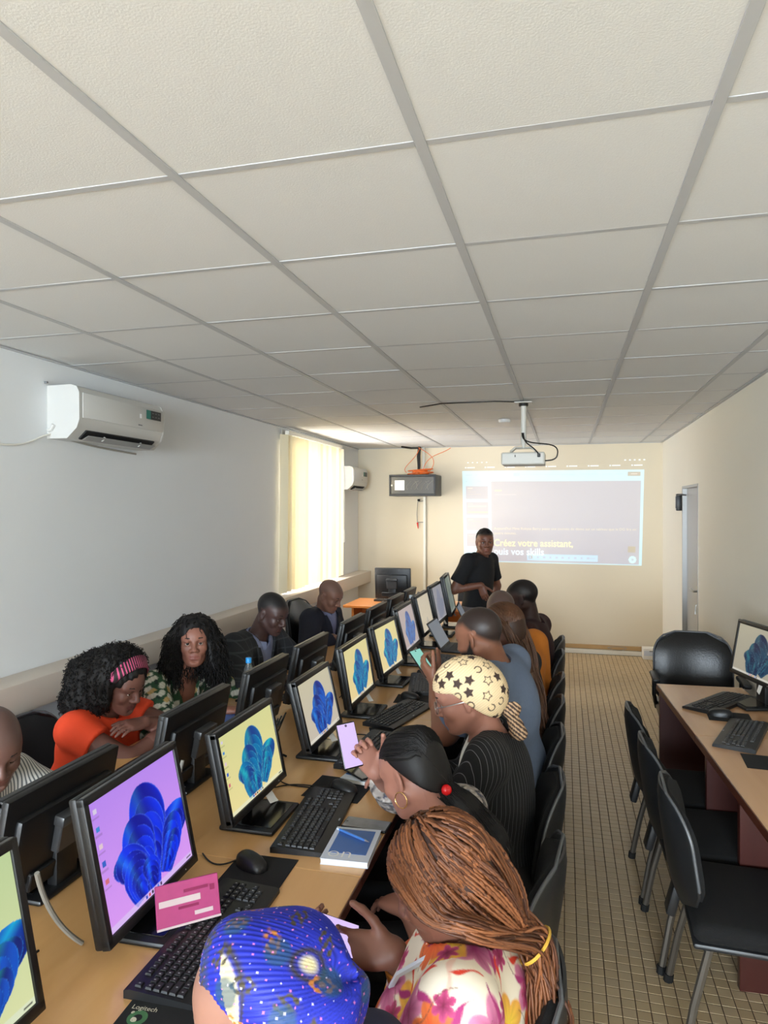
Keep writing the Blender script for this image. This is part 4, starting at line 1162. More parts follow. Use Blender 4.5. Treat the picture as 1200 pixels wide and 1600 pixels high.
def visitor_chair(label, loc, rotz, group):
    """padded stacking chair; sitter faces local +x"""
    t = thing('visitor_chair', label, 'chair', loc, rotz, group)
    if not _vc:
        _vc['seat'] = MB().box((0.02, 0, 0.445), (0.45, 0.46, 0.065), 0.03, 3).mesh('seat', M['fabric'])
        _vc['pan'] = MB().box((0.01, 0, 0.405), (0.43, 0.45, 0.02), 0.008, 2).mesh('seat_pan', M['shell'])
        _vc['back'] = curved_pad(0.42, 0.335, 0.05, 0.055, 0.485, -0.225, 0.15, M['fabric'], round_=0.12)
        _vc['shell'] = curved_pad(0.444, 0.37, -0.022, 0.06, 0.465, -0.226, 0.15, M['shell'], round_=0.13)
        # lighter rim following the shell outline
        pts = []
        w, h, R_ = 0.442, 0.368, 0.13
        def outline(v):
            dv = min(v, 1 - v) * h; wf = 1.0
            if dv < R_: wf = 1 - (R_ - math.sqrt(max(0, R_ ** 2 - (R_ - dv) ** 2))) / (w / 2)
            return wf
        vs = [0.30 + 0.70 * i / 14 for i in range(15)]
        vs[-1] = 0.9995
        for v in vs:
            u = outline(v); pts.append((-0.226 + 0.06 * u * u - 0.15 * v * h - 0.004, u * w / 2, 0.465 + v * h))
        pts2 = [(x, -y, z) for x, y, z in reversed(pts)]
        _vc['rim'] = MB().tube(pts + pts2, 0.0055, 6).mesh('rim', M['piping'])
        _vc['spine'] = MB().box((-0.235, 0, 0.46), (0.03, 0.07, 0.16), 0.008, 2, rot=(0, 0.25, 0)).mesh('back_bracket', M['shell'])
        for i, (sx, sy) in enumerate(((1, 1), (1, -1), (-1, 1), (-1, -1))):
            _vc['leg%d' % i] = MB().tube([(sx * 0.15, sy * 0.19, 0.40), (sx * 0.20, sy * 0.20, 0.20), (sx * 0.235, sy * 0.212, 0.012)], 0.0135, 8).mesh('leg', M['leg'])
            _vc['foot%d' % i] = MB().tube([(sx * 0.233, sy * 0.211, 0.03), (sx * 0.236, sy * 0.213, 0.0)], 0.018, 8).mesh('foot_cap', M['rubber'])
        _vc['frame'] = MB().tube([(0.15, 0.19, 0.39), (0.15, -0.19, 0.39), (-0.15, -0.19, 0.39), (-0.15, 0.19, 0.39)], 0.011, 6, closed=True).mesh('seat_frame', M['leg'])
    link('seat', _vc['seat'], t); link('seat_pan', _vc['pan'], t); link('backrest', _vc['back'], t)
    sh = link('back_shell', _vc['shell'], t); link('rim', _vc['rim'], sh); link('back_bracket', _vc['spine'], t); link('seat_frame', _vc['frame'], t)
    for i in range(4):
        l = link('leg', _vc['leg%d' % i], t); link('foot_cap', _vc['foot%d' % i], l)
    return t
CG = 'black padded chairs along the right side of the long table'
CX = -0.285
for y, rz, lb in [(0.98, 0, 'black padded chair under the woman in the blue headscarf'), (1.46, 4, 'black padded chair behind the woman with long copper braids'),
                  (2.02, -6, 'black padded chair behind the ponytail woman in grey print'), (2.52, 3, 'black padded chair behind the woman in the star headscarf'),
                  (3.07, 2, 'black padded chair behind the man in the grey blue shirt, low back'), (3.56, 0, 'black padded chair behind the woman with long brown hair'),
                  (4.08, -2, 'black padded chair behind the man in the orange shirt'), (4.74, 2, 'black padded chair behind the man in maroon'), (5.27, 0, 'farthest black padded chair of the aisle row, beyond the maroon shirt')]:
    visitor_chair(lb, (CX, y, 0), math.radians(180 + rz), CG)
SG = 'black padded chairs tucked against the side desk'
visitor_chair('empty black chair at the side desk, nearest to the camera', (0.61, 2.57, 0), math.radians(-2), SG)
visitor_chair('empty black chair at the side desk, second from the camera', (0.59, 3.05, 0), math.radians(2), SG)
visitor_chair('empty black chair at the side desk, farthest from the camera', (0.575, 3.52, 0), math.radians(1), SG)
LG = 'black padded chairs along the left wall'
for y, lb in [(1.80, 'black padded chair under the man in the striped shirt'), (2.62, 'black padded chair under the woman in orange'), (3.20, 'black padded chair under the woman in the green blouse'), (3.95, 'black padded chair under the man in the checked jacket')]:
    visitor_chair(lb, (-2.18, y, 0), 0, LG)

def office_chair(label, loc, rotz, bw=0.50, bh=0.50, z0=0.44, arms=True):
    t = thing('office_chair', label, 'chair', loc, rotz, 'swivel office chairs')
    link('backrest', curved_pad(bw, bh, 0.07, 0.05, z0, -0.26, 0.14, M['leather'], round_=0.15), t)
    sh = link('back_shell', curved_pad(bw + 0.02, bh + 0.02, -0.03, 0.05, z0 - 0.01, -0.262, 0.14, M['shell'], round_=0.155), t)
    w, h, R_ = bw + 0.012, bh + 0.012, 0.155
    pts = []
    for i in range(19):
        v = 0.05 + 0.9495 * i / 18
        dv = min(v, 1 - v) * h; u = 1.0
        if dv < R_: u = 1 - (R_ - math.sqrt(max(0, R_ ** 2 - (R_ - dv) ** 2))) / (w / 2)
        pts.append((-0.258 + 0.05 * u * u - 0.14 * v * h, u * w / 2, z0 - 0.005 + v * h))
    MB().tube(pts + [(x, -y, z) for x, y, z in reversed(pts)], 0.006, 6).build('rim', M['piping'], sh)
    MB().box((0.0, 0, 0.46), (0.50, 0.50, 0.09), 0.04, 3).build('seat', M['leather'], t)
    MB().tube([(0, 0, 0.08), (0, 0, 0.42)], 0.028, 10).build('gas_lift', M['steel'], t)
    for k in range(5):
        a = 2 * PI * k / 5 + 0.3
        l = MB().tube([(0, 0, 0.10), (0.25 * math.cos(a), 0.25 * math.sin(a), 0.065)], [0.026, 0.016], 8).build('base_arm', M['shell'], t)
        MB().tube([(0.25 * math.cos(a) - 0.012 * math.sin(a), 0.25 * math.sin(a) + 0.012 * math.cos(a), 0.03), (0.25 * math.cos(a) + 0.012 * math.sin(a), 0.25 * math.sin(a) - 0.012 * math.cos(a), 0.03)], 0.03, 10).build('caster', M['rubber'], l)
    if arms:
        for s in (-1, 1):
            MB().tube([(-0.15, s * 0.24, 0.44), (-0.05, s * 0.265, 0.55), (-0.05, s * 0.265, 0.67)], 0.014, 8).build('arm_post', M['shell'], t)
            MB().box((0.02, s * 0.265, 0.685), (0.26, 0.05, 0.03), 0.012, 2).build('armrest', M['shell'], t)
    return t
office_chair('black leather office chair under the man in the dark suit', (-1.80, 5.17, 0), math.radians(-4), 0.47, 0.60, 0.45, False)
office_chair('large black office chair at the far end of the side desk', (0.845, 4.84, 0), math.radians(-92), 0.49, 0.49, 0.44)
office_chair('black office chair behind the teacher desk, only its top showing', (-0.98, 7.95, 0), math.radians(-85), 0.46, 0.44, 0.44, False)

# ================================================================== the projected picture on the back wall
M['beam'] = glow_mat('projected_light', 1.0)
PW, PH = 2.21, 1.16
def slide(nx, ny):
    u = np.linspace(0, 1, nx)[None, :].repeat(ny, 0); v = np.linspace(1, 0, ny)[:, None].repeat(nx, 1)[::-1]   # v: 0 bottom, 1 top
    C = np.zeros((ny, nx, 3))
    C[:] = (0.05, 0.26, 0.42)                       # pale blue application window
    def rect(u0, u1, v0, v1, c, a=1.0):
        b = (u >= u0) & (u <= u1) & (v >= v0) & (v <= v1)
        C[b] = C[b] * (1 - a) + np.array(c) * a
    dk = (0.0, 0.03, 0.15)
    rect(0.165, 0.985, 0.012, 0.885, dk)
    for k in range(4):
        t = 0.835 - 0.175 * k
        rect(0.02, 0.15, t - 0.145, t, dk); rect(0.03, 0.06, t - 0.03, t - 0.022, (.15, .15, .2))
        for q in range(3): rect(0.03, 0.05 + 0.03 * ((k + q) % 3), t - 0.05 - 0.022 * q, t - 0.044 - 0.022 * q, (.05, .06, .13))
    rect(0.03, 0.145, 0.535, 0.55, (.02, .18, .10)); rect(0.03, 0.14, 0.60, 0.622, (.1, .1, .18))
    rect(0.295, 0.33, 0.94, 0.972, (0, .12, .5)); rect(0.34, 0.64, 0.95, 0.962, (0, .14, .30))
    rect(0.02, 0.06, 0.945, 0.957, (0, .14, .28)); rect(0.08, 0.09, 0.945, 0.957, (0, .14, .28)); rect(0.02, 0.03, 0.88, 0.892, (0, .14, .28)); rect(0.09, 0.105, 0.88, 0.892, (0, .14, .28))
    rect(0.66, 0.76, 0.955, 0.960, (0, .2, .36)); rect(0.78, 0.83, 0.95, 0.962, (0, .16, .3)); rect(0.85, 0.89, 0.95, 0.962, (0, .16, .3))
    rect(0.915, 0.98, 0.935, 0.975, (0, 0, .02)); rect(0.93, 0.965, 0.95, 0.962, (.25, .25, .3))
    rect(0.185, 0.225, 0.775, 0.79, (.22, .2, .12)); rect(0.185, 0.31, 0.735, 0.745, (.05, .07, .18))
    rect(0.37, 0.765, 0.03, 0.095, (0.03, 0.20, 0.40))
    rect(0.378, 0.398, 0.048, 0.078, (0,0,.05)); rect(0.382, 0.394, 0.054, 0.072, (0.03, .2, .4))
    for k in range(9): rect(0.425 + 0.035 * k, 0.437 + 0.035 * k, 0.055, 0.07, (0.0, 0.08, 0.26))
    rect(0.71, 0.75, 0.058, 0.067, (0.0, 0.08, 0.26))
    rect(0.925, 0.965, 0.135, 0.20, (0, 0, 0.0))
    b = ((u - 0.95) * PW) ** 2 + ((v - 0.06) * PH) ** 2 < 0.045 ** 2; C[b] = (0.10, 0.30, 0.42)
    b = ((u - 0.95) * PW) ** 2 + ((v - 0.06) * PH) ** 2 < 0.015 ** 2; C[b] = (0.0, 0.1, 0.25)
    return C
C = slide(300, 160)
ny_, nx_ = C.shape[:2]
X, Z = np.meshgrid(np.linspace(-1.285, 0.94, nx_), np.linspace(0, 1, ny_))
# a slight keystone, as thrown by the projector
uu = np.linspace(0, 1, nx_)[None, :]; vv = np.linspace(0, 1, ny_)[:, None]
Xg = (-1.285 + 0.025 * (1 - vv)) + uu * ((2.225) - 0.055 * (1 - vv)); Zg = (1.105 - 0.012 * (uu - 0.5)) + vv * (1.172 + 0.0 * uu)
V = np.stack([Xg, np.full_like(Xg, YB - 0.003), Zg], -1).reshape(-1, 3)
idx = np.arange(nx_ * ny_).reshape(ny_, nx_)
Q = np.stack([idx[:-1, :-1], idx[:-1, 1:], idx[1:, 1:], idx[1:, :-1]], -1).reshape(-1, 4)
pi_ = thing('projected_slide', 'projected presentation slide on the back wall with yellow French text', 'projection', (0, 0, 0))
link('picture', new_mesh('picture', V, quads=Q, mats=[M['beam']], smooth=False, cols=C.reshape(-1, 3)), pi_)
YT = YB - 0.006
R3 = (PI / 2, 0, 0)
text_mesh('slide_title', 'Créez votre assistant,', 0.125, M['beam'], pi_, (-0.88, YT, 1.315), R3, bold=0.002, col=(0.30, 0.28, 0.0), width=0.98)
text_mesh('slide_title', 'puis vos skills', 0.125, M['beam'], pi_, (-0.875, YT, 1.205), R3, bold=0.002, col=(0.22, 0.34, 0.42), width=0.62)
text_mesh('slide_line', "Aujourd'hui Mme Rokyaa Barry passe une journée de démo sur un tableau que le DG lira en", 0.045, M['beam'], pi_, (-0.875, YT, 1.525), R3, col=(0.22, 0.18, 0.02), width=1.72)
text_mesh('slide_line', 'quatre minutes.', 0.045, M['beam'], pi_, (-0.875, YT, 1.465), R3, col=(0.22, 0.18, 0.02))
# browser tabs that spill above the bright part
tb = MB()
for k in range(9):
    x = -1.22 + 0.255 * k; tb.box((x + 0.05, YT, 2.325), (0.10, 0.0004, 0.014)); tb.box((x - 0.02, YT, 2.325), (0.018, 0.0004, 0.018))
for k in range(5):
    tb.box((-1.21 + 0.06 * k, YT, 2.39), (0.02, 0.0004, 0.014)); tb.box((0.72 + 0.055 * k, YT, 2.39), (0.022, 0.0004, 0.016))
me = tb.mesh('browser_tabs', M['beam'], False)
a_ = me.color_attributes.new('Col', 'FLOAT_COLOR', 'POINT'); a_.data.foreach_set('color', np.tile(np.array([0.12, 0.16, 0.22, 1], np.float32), (len(me.vertices), 1)).ravel())
link('browser_tabs', me, pi_)
# ================================================================== organic shapes: distance fields meshed with surface nets
def A(*v):
    return np.array(v if len(v) > 1 else v[0], dtype=np.float64)
def nrm(v):
    v = np.asarray(v, float); return v / (np.linalg.norm(v) + 1e-12)

class Field:
    def __init__(s):
        s.p = []
    def _add(s, f, lo, hi, op, k):
        s.p.append((f, np.asarray(lo, float), np.asarray(hi, float), op, k)); return s
    def cone(s, a, b, ra, rb, k=0.02, op='u', cut=False):
        a = A(a); b = A(b); ba = b - a; L2 = float(ba @ ba) + 1e-12; bn = ba / math.sqrt(L2); r = max(ra, rb)
        def f(P):
            pa = P - a
            t = np.clip((pa @ ba) / L2, 0, 1)
            d = np.sqrt(((pa - t[..., None] * ba) ** 2).sum(-1)) - (ra + (rb - ra) * t)
            if cut:
                d = np.maximum(d, (P - b) @ bn)
            return d
        return s._add(f, np.minimum(a, b) - r, np.maximum(a, b) + r, op, k)
    def ell(s, c, r, R=None, k=0.02, op='u'):
        c = A(c); r = A(r); R = np.eye(3) if R is None else np.asarray(R, float)
        ext = np.sqrt(((R * r[:, None]) ** 2).sum(0))
        def f(P):
            q = (P - c) @ R.T
            k0 = np.sqrt(((q / r) ** 2).sum(-1)) + 1e-9; k1 = np.sqrt(((q / (r * r)) ** 2).sum(-1)) + 1e-9
            return k0 * (k0 - 1) / k1
        return s._add(f, c - ext, c + ext, op, k)
    def fn(s, f, lo, hi, op='s', k=0.01):
        return s._add(f, lo, hi, op, k)
    def grid(s, h, box=None):
        lo = np.min([p[1] for p in s.p if p[3] == 'u'], 0) - 3 * h; hi = np.max([p[2] for p in s.p if p[3] == 'u'], 0) + 3 * h
        if box is not None:
            lo = np.maximum(lo, box[0]); hi = np.minimum(hi, box[1])
        n = np.ceil((hi - lo) / h).astype(int) + 1
        ax = [lo[i] + h * np.arange(n[i]) for i in range(3)]
        D = np.full(n, 0.1, np.float64)
        for (f, plo, phi, op, k) in s.p:
            m = k + 3 * h + 0.012
            i0 = np.maximum(np.floor((plo - m - lo) / h).astype(int), 0); i1 = np.minimum(np.ceil((phi + m - lo) / h).astype(int) + 1, n)
            if (i1 <= i0).any():
                continue
            sl = tuple(slice(i0[i], i1[i]) for i in range(3))
            P = np.stack(np.meshgrid(ax[0][sl[0]], ax[1][sl[1]], ax[2][sl[2]], indexing='ij'), -1)
            d = f(P); a = D[sl]
            if op == 'u':
                hh = np.maximum(k - np.abs(a - d), 0) / k; D[sl] = np.minimum(a, d) - hh * hh * k * 0.25
            elif op == 's':
                b = -d; hh = np.maximum(k - np.abs(a - b), 0) / k; D[sl] = np.maximum(a, b) + hh * hh * k * 0.25
            elif op == 'i':
                b = d; hh = np.maximum(k - np.abs(a - b), 0) / k; D[sl] = np.maximum(a, b) + hh * hh * k * 0.25
        return D, lo
    def mesh(s, h, smooth=1, box=None):
        D, lo = s.grid(h, box)
        V, Q = snets(D, lo, h)
        for _ in range(smooth):
            V = relax(V, Q)
        return V, Q

_OFF = np.array([(0, 0, 0), (1, 0, 0), (0, 1, 0), (1, 1, 0), (0, 0, 1), (1, 0, 1), (0, 1, 1), (1, 1, 1)])
_EDG = [(0, 1), (2, 3), (4, 5), (6, 7), (0, 2), (1, 3), (4, 6), (5, 7), (0, 4), (1, 5), (2, 6), (3, 7)]
def snets(D, lo, h):
    S = D < 0
    n = np.array(D.shape)
    cnt = np.zeros(n - 1, np.int8)
    for o in _OFF:
        cnt += S[o[0]:n[0] - 1 + o[0], o[1]:n[1] - 1 + o[1], o[2]:n[2] - 1 + o[2]]
    act = (cnt > 0) & (cnt < 8)
    ids = np.full(act.shape, -1, np.int64); I = np.argwhere(act); ids[act] = np.arange(len(I))
    vals = [D[I[:, 0] + o[0], I[:, 1] + o[1], I[:, 2] + o[2]] for o in _OFF]
    acc = np.zeros((len(I), 3)); c = np.zeros(len(I))
    for a, b in _EDG:
        va, vb = vals[a], vals[b]; m = (va < 0) != (vb < 0)
        t = np.where(m, va / np.where(m, va - vb, 1), 0)
        acc += np.where(m[:, None], _OFF[a] + t[:, None] * (_OFF[b] - _OFF[a]), 0); c += m
    V = lo + h * (I + acc / np.maximum(c, 1)[:, None])
    Q = []
    def emit(cells, inside):
        q = np.stack([ids[x[:, 0], x[:, 1], x[:, 2]] for x in cells], 1)
        ok = (q >= 0).all(1)
        q = q[ok]; ins = inside[ok]
        q[~ins] = q[~ins][:, ::-1]
        Q.append(q)
    def d(e, *o):
        return e + np.array(o)
    s0 = S[:-1, 1:-1, 1:-1]; e = np.argwhere(s0 != S[1:, 1:-1, 1:-1]) + (0, 1, 1)
    emit([d(e, 0, -1, -1), d(e, 0, 0, -1), e, d(e, 0, -1, 0)], S[e[:, 0], e[:, 1], e[:, 2]])
    s0 = S[1:-1, :-1, 1:-1]; e = np.argwhere(s0 != S[1:-1, 1:, 1:-1]) + (1, 0, 1)
    emit([d(e, -1, 0, -1), d(e, -1, 0, 0), e, d(e, 0, 0, -1)], S[e[:, 0], e[:, 1], e[:, 2]])
    s0 = S[1:-1, 1:-1, :-1]; e = np.argwhere(s0 != S[1:-1, 1:-1, 1:]) + (1, 1, 0)
    emit([d(e, -1, -1, 0), d(e, 0, -1, 0), e, d(e, -1, 0, 0)], S[e[:, 0], e[:, 1], e[:, 2]])
    return V, np.concatenate(Q)

def relax(V, Q):
    n = len(V); W = np.zeros_like(V); c = np.bincount(Q.ravel(), minlength=n).astype(float)
    for a in range(4):
        b = (a + 1) % 4; z = (a + 3) % 4
        for i in range(3):
            W[:, i] += np.bincount(Q[:, a], V[Q[:, b], i] + V[Q[:, z], i], n)
    return np.where(c[:, None] > 0, 0.45 * V + 0.55 * W / np.maximum(2 * c, 1)[:, None], V)

def vnormals(V, Q):
    f = np.cross(V[Q[:, 2]] - V[Q[:, 0]], V[Q[:, 3]] - V[Q[:, 1]])
    N = np.zeros_like(V)
    for a in range(4):
        for i in range(3):
            N[:, i] += np.bincount(Q[:, a], f[:, i], len(V))
    return N / (np.linalg.norm(N, axis=1)[:, None] + 1e-12)

def subdiv(V, Q):
    E = np.concatenate([Q[:, [i, (i + 1) % 4]] for i in range(4)]); Es = np.sort(E, 1)
    U, inv = np.unique(Es[:, 0] * np.int64(len(V)) + Es[:, 1], return_inverse=True)
    mid = (V[U // len(V)] + V[U % len(V)]) / 2
    nq = len(Q); e = [inv[i * nq:(i + 1) * nq] + len(V) for i in range(4)]
    cen = V[Q].mean(1); c = np.arange(nq) + len(V) + len(mid)
    V2 = np.concatenate([V, mid, cen])
    Q2 = np.concatenate([np.stack([Q[:, i], e[i], c, e[(i + 3) % 4]], 1) for i in range(4)])
    return relax(V2, Q2), Q2

def scatter(V, N, r, seed, mask=None):
    """dart-throwing sample of surface vertices at spacing r"""
    g = np.random.default_rng(seed); idx = np.arange(len(V)) if mask is None else np.nonzero(mask)[0]
    idx = g.permutation(idx); out = []; pts = np.zeros((0, 3))
    for i in idx[:6000]:
        if len(pts) == 0 or (((pts - V[i]) ** 2).sum(1)).min() > r * r:
            out.append(i); pts = np.vstack([pts, V[i]])
    return out

def stamp(V, N, C, centers, R, painter, seed=0, upd=None):
    """paint a small print motif round each centre in the tangent plane of the cloth"""
    g = np.random.default_rng(seed)
    for n_, ci in enumerate(centers):
        c = V[ci]; nn = N[ci]
        d = V - c
        m = np.nonzero(((d * d).sum(1) < R * R * 1.1) & (N @ nn > 0.15))[0]
        if len(m) == 0: continue
        e1 = nrm(np.cross(nn, (0, 0, 1) if abs(nn[2]) < 0.9 else (1, 0, 0))); e2 = np.cross(nn, e1)
        th = g.uniform(0, 2 * PI) if upd is None else upd + g.uniform(-.3, .3)
        f1 = math.cos(th) * e1 + math.sin(th) * e2; f2 = -math.sin(th) * e1 + math.cos(th) * e2
        a = d[m] @ f1; b = d[m] @ f2
        al, col = painter(a / R, b / R, n_, g)
        C[m] = C[m] * (1 - al[:, None]) + np.asarray(col) * al[:, None]
    return C

def c8(r, g, b):
    return np.array(lin((r / 255, g / 255, b / 255)))

def strands(paths, radius, n=4, taper=True, plait=0.0, seed=0, jit=0.0):
    """many thin tubes as arrays; paths: list of (k,3) arrays of equal length"""
    P = np.stack(paths)                                     # S,K,3
    S, K, _ = P.shape
    T = np.gradient(P, axis=1); T /= np.linalg.norm(T, axis=2, keepdims=True) + 1e-9
    ref = np.where(np.abs(T[..., 2:3]) < 0.9, np.array([0, 0, 1.0]), np.array([1.0, 0, 0]))
    U = np.cross(T, ref); U /= np.linalg.norm(U, axis=2, keepdims=True) + 1e-9
    W = np.cross(T, U)
    s = np.linspace(0, 1, K)
    r = radius * (np.where(s > 0.85, 1 - 0.6 * (s - 0.85) / 0.15, 1) if taper else np.ones(K))
    r = np.broadcast_to(r[None, :], (S, K)).copy()
    if plait:
        seg = np.linalg.norm(np.diff(P, axis=1), axis=2); L = np.concatenate([np.zeros((S, 1)), np.cumsum(seg, 1)], 1)
        r *= 1 + 0.22 * np.sin(2 * PI * L / plait)
        P = P + U * (radius * 0.28 * np.sin(PI * L / plait))[..., None]
    V = []
    for k in range(n):
        a = 2 * PI * k / n
        V.append(P + (U * math.cos(a) + W * math.sin(a)) * r[..., None])
    V = np.stack(V, 2)                                     # S,K,n,3
    idx = np.arange(S * K * n).reshape(S, K, n)
    Q = np.stack([idx[:, :-1], np.roll(idx, -1, 2)[:, :-1], np.roll(idx, -1, 2)[:, 1:], idx[:, 1:]], -1).reshape(-1, 4)
    return V.reshape(-1, 3), Q[:, ::-1]

def spline(ctrl, K):
    """Catmull-Rom through control points"""
    c = np.asarray(ctrl, float); c = np.vstack([2 * c[0] - c[1], c, 2 * c[-1] - c[-2]])
    n = len(c) - 3; out = []
    for t in np.linspace(0, n - 1e-6, K):
        i = int(t); f = t - i; p0, p1, p2, p3 = c[i:i + 4]
        out.append(0.5 * (2 * p1 + (p2 - p0) * f + (2 * p0 - 5 * p1 + 4 * p2 - p3) * f * f + (3 * p1 - p0 - 3 * p2 + p3) * f ** 3))
    return np.array(out)

# ------------------------------------------------------------------ people
def hair_mat(name, col, rough=0.5, spec=0.4):
    return pm(name, col, rough, spec=spec)
M['skin'] = attr_mat('skin', 0.48, spec=0.45)
M['hair_black'] = pm('hair_black', rgb(20, 17, 17), 0.62, spec=0.3)
M['hair_sleek'] = pm('hair_sleek_black', rgb(20, 17, 16), 0.5, spec=0.3)
M['hair_brown'] = pm('hair_dark_brown', rgb(58, 36, 24), 0.5, noise=(40, 0.3))
M['hair_copper'] = attr_mat('hair_copper_braids', 0.5, spec=0.35)
M['scalp_copper'] = pm('scalp_under_braids', rgb(52, 30, 22), 0.7)
M['eye_white'] = pm('eye_white', rgb(186, 176, 168), 0.3); M['eye_dark'] = pm('eye_dark', rgb(20, 12, 9), 0.1)
M['brow'] = pm('eyebrow', rgb(22, 16, 14), 0.8)
M['trouser'] = pm('trouser_dark', rgb(34, 35, 40), 0.9, noise=(80, 0.15)); M['trouser_grey'] = pm('trouser_grey', rgb(104, 98, 100), 0.9, noise=(80, 0.1))
M['shoe'] = pm('shoe_black', rgb(20, 19, 19), 0.4)
M['skirt_dark'] = pm('skirt_dark', rgb(26, 25, 28), 0.92)

def ik(S, Wt, l1, l2, pole):
    S = A(S); Wt = A(Wt); d = Wt - S; L = np.linalg.norm(d)
    if L > (l1 + l2) * 0.995:
        l1 *= L / (l1 + l2) * 1.006; l2 *= L / (l1 + l2) * 1.006 if False else 1.0
        sc_ = L * 1.006 / (l1 + l2)
        l2 = max(l2, L * 1.006 - l1)
    u = d / L
    a = (l1 * l1 - l2 * l2 + L * L) / (2 * L); hgt = math.sqrt(max(l1 * l1 - a * a, 1e-6))
    p = A(pole) - (A(pole) @ u) * u; p = nrm(p)
    return S + u * a + p * hgt

def hand_field(F, W, d, n, right, curl=(0.35, 0.5, 0.4), thumb=0.35, sc=1.0, spread=0.08):
    """palm, four unequal fingers with knuckle bends and a thumb leaving the side of the palm"""
    W = A(W); d = nrm(d); n = nrm(A(n) - (A(n) @ d) * d); s = np.cross(d, n) * (1 if right else -1)
    for i, (o, l, r0) in enumerate(((0.028, 0.070, 0.0088), (0.0095, 0.079, 0.0090), (-0.009, 0.073, 0.0086), (-0.0265, 0.057, 0.0077))):
        K = W + sc * (0.090 * d + s * o - (0.004 if i in (0, 3) else 0) * d)
        F.cone(W + sc * (0.008 * d + s * o * 0.62), K, 0.0125 * sc, 0.0112 * sc, 0.016)
        p = K; ang = 0.0; cu = curl if not isinstance(curl[0], (tuple, list)) else curl[i]
        fd = nrm(d + s * (o / 0.028) * spread)
        for j, (fr, c) in enumerate(zip((0.45, 0.30, 0.25), cu)):
            ang += c
            dj = nrm(fd * math.cos(ang) + n * math.sin(ang))
            q = p + dj * l * fr * sc
            F.cone(p, q, (r0 - 0.0007 * j) * sc, (r0 - 0.0007 * (j + 1)) * sc, 0.004)
            p = q
    b = W + sc * (0.022 * d + s * 0.020 + n * 0.004)
    td = nrm(0.62 * d + 0.70 * s + 0.30 * n); p = b
    F.cone(W + sc * 0.012 * d, b + td * 0.02, 0.014 * sc, 0.013 * sc, 0.012)
    for j, (l, r0) in enumerate(((0.046, 0.0118), (0.034, 0.0103), (0.026, 0.0092))):
        q = p + td * l * sc; F.cone(p, q, r0 * sc, (r0 - 0.001) * sc, 0.006); p = q
        td = nrm(td + thumb * (nrm(0.9 * d - 0.4 * s + 0.5 * n)))
    F.ell(W + sc * 0.045 * d + n * 0.002, (0.050 * sc, 0.037 * sc, 0.0145 * sc), np.stack([d, s, n]), 0.012)
    return F

def head_frame(H, hf, roll=0.0):
    hf = nrm(hf); up = A(0, 0, 1.0) - hf[2] * hf; up = nrm(up); l = np.cross(up, hf)
    if roll:
        up, l = up * math.cos(roll) + l * math.sin(roll), l * math.cos(roll) - up * math.sin(roll)
    return A(H), hf, l, up

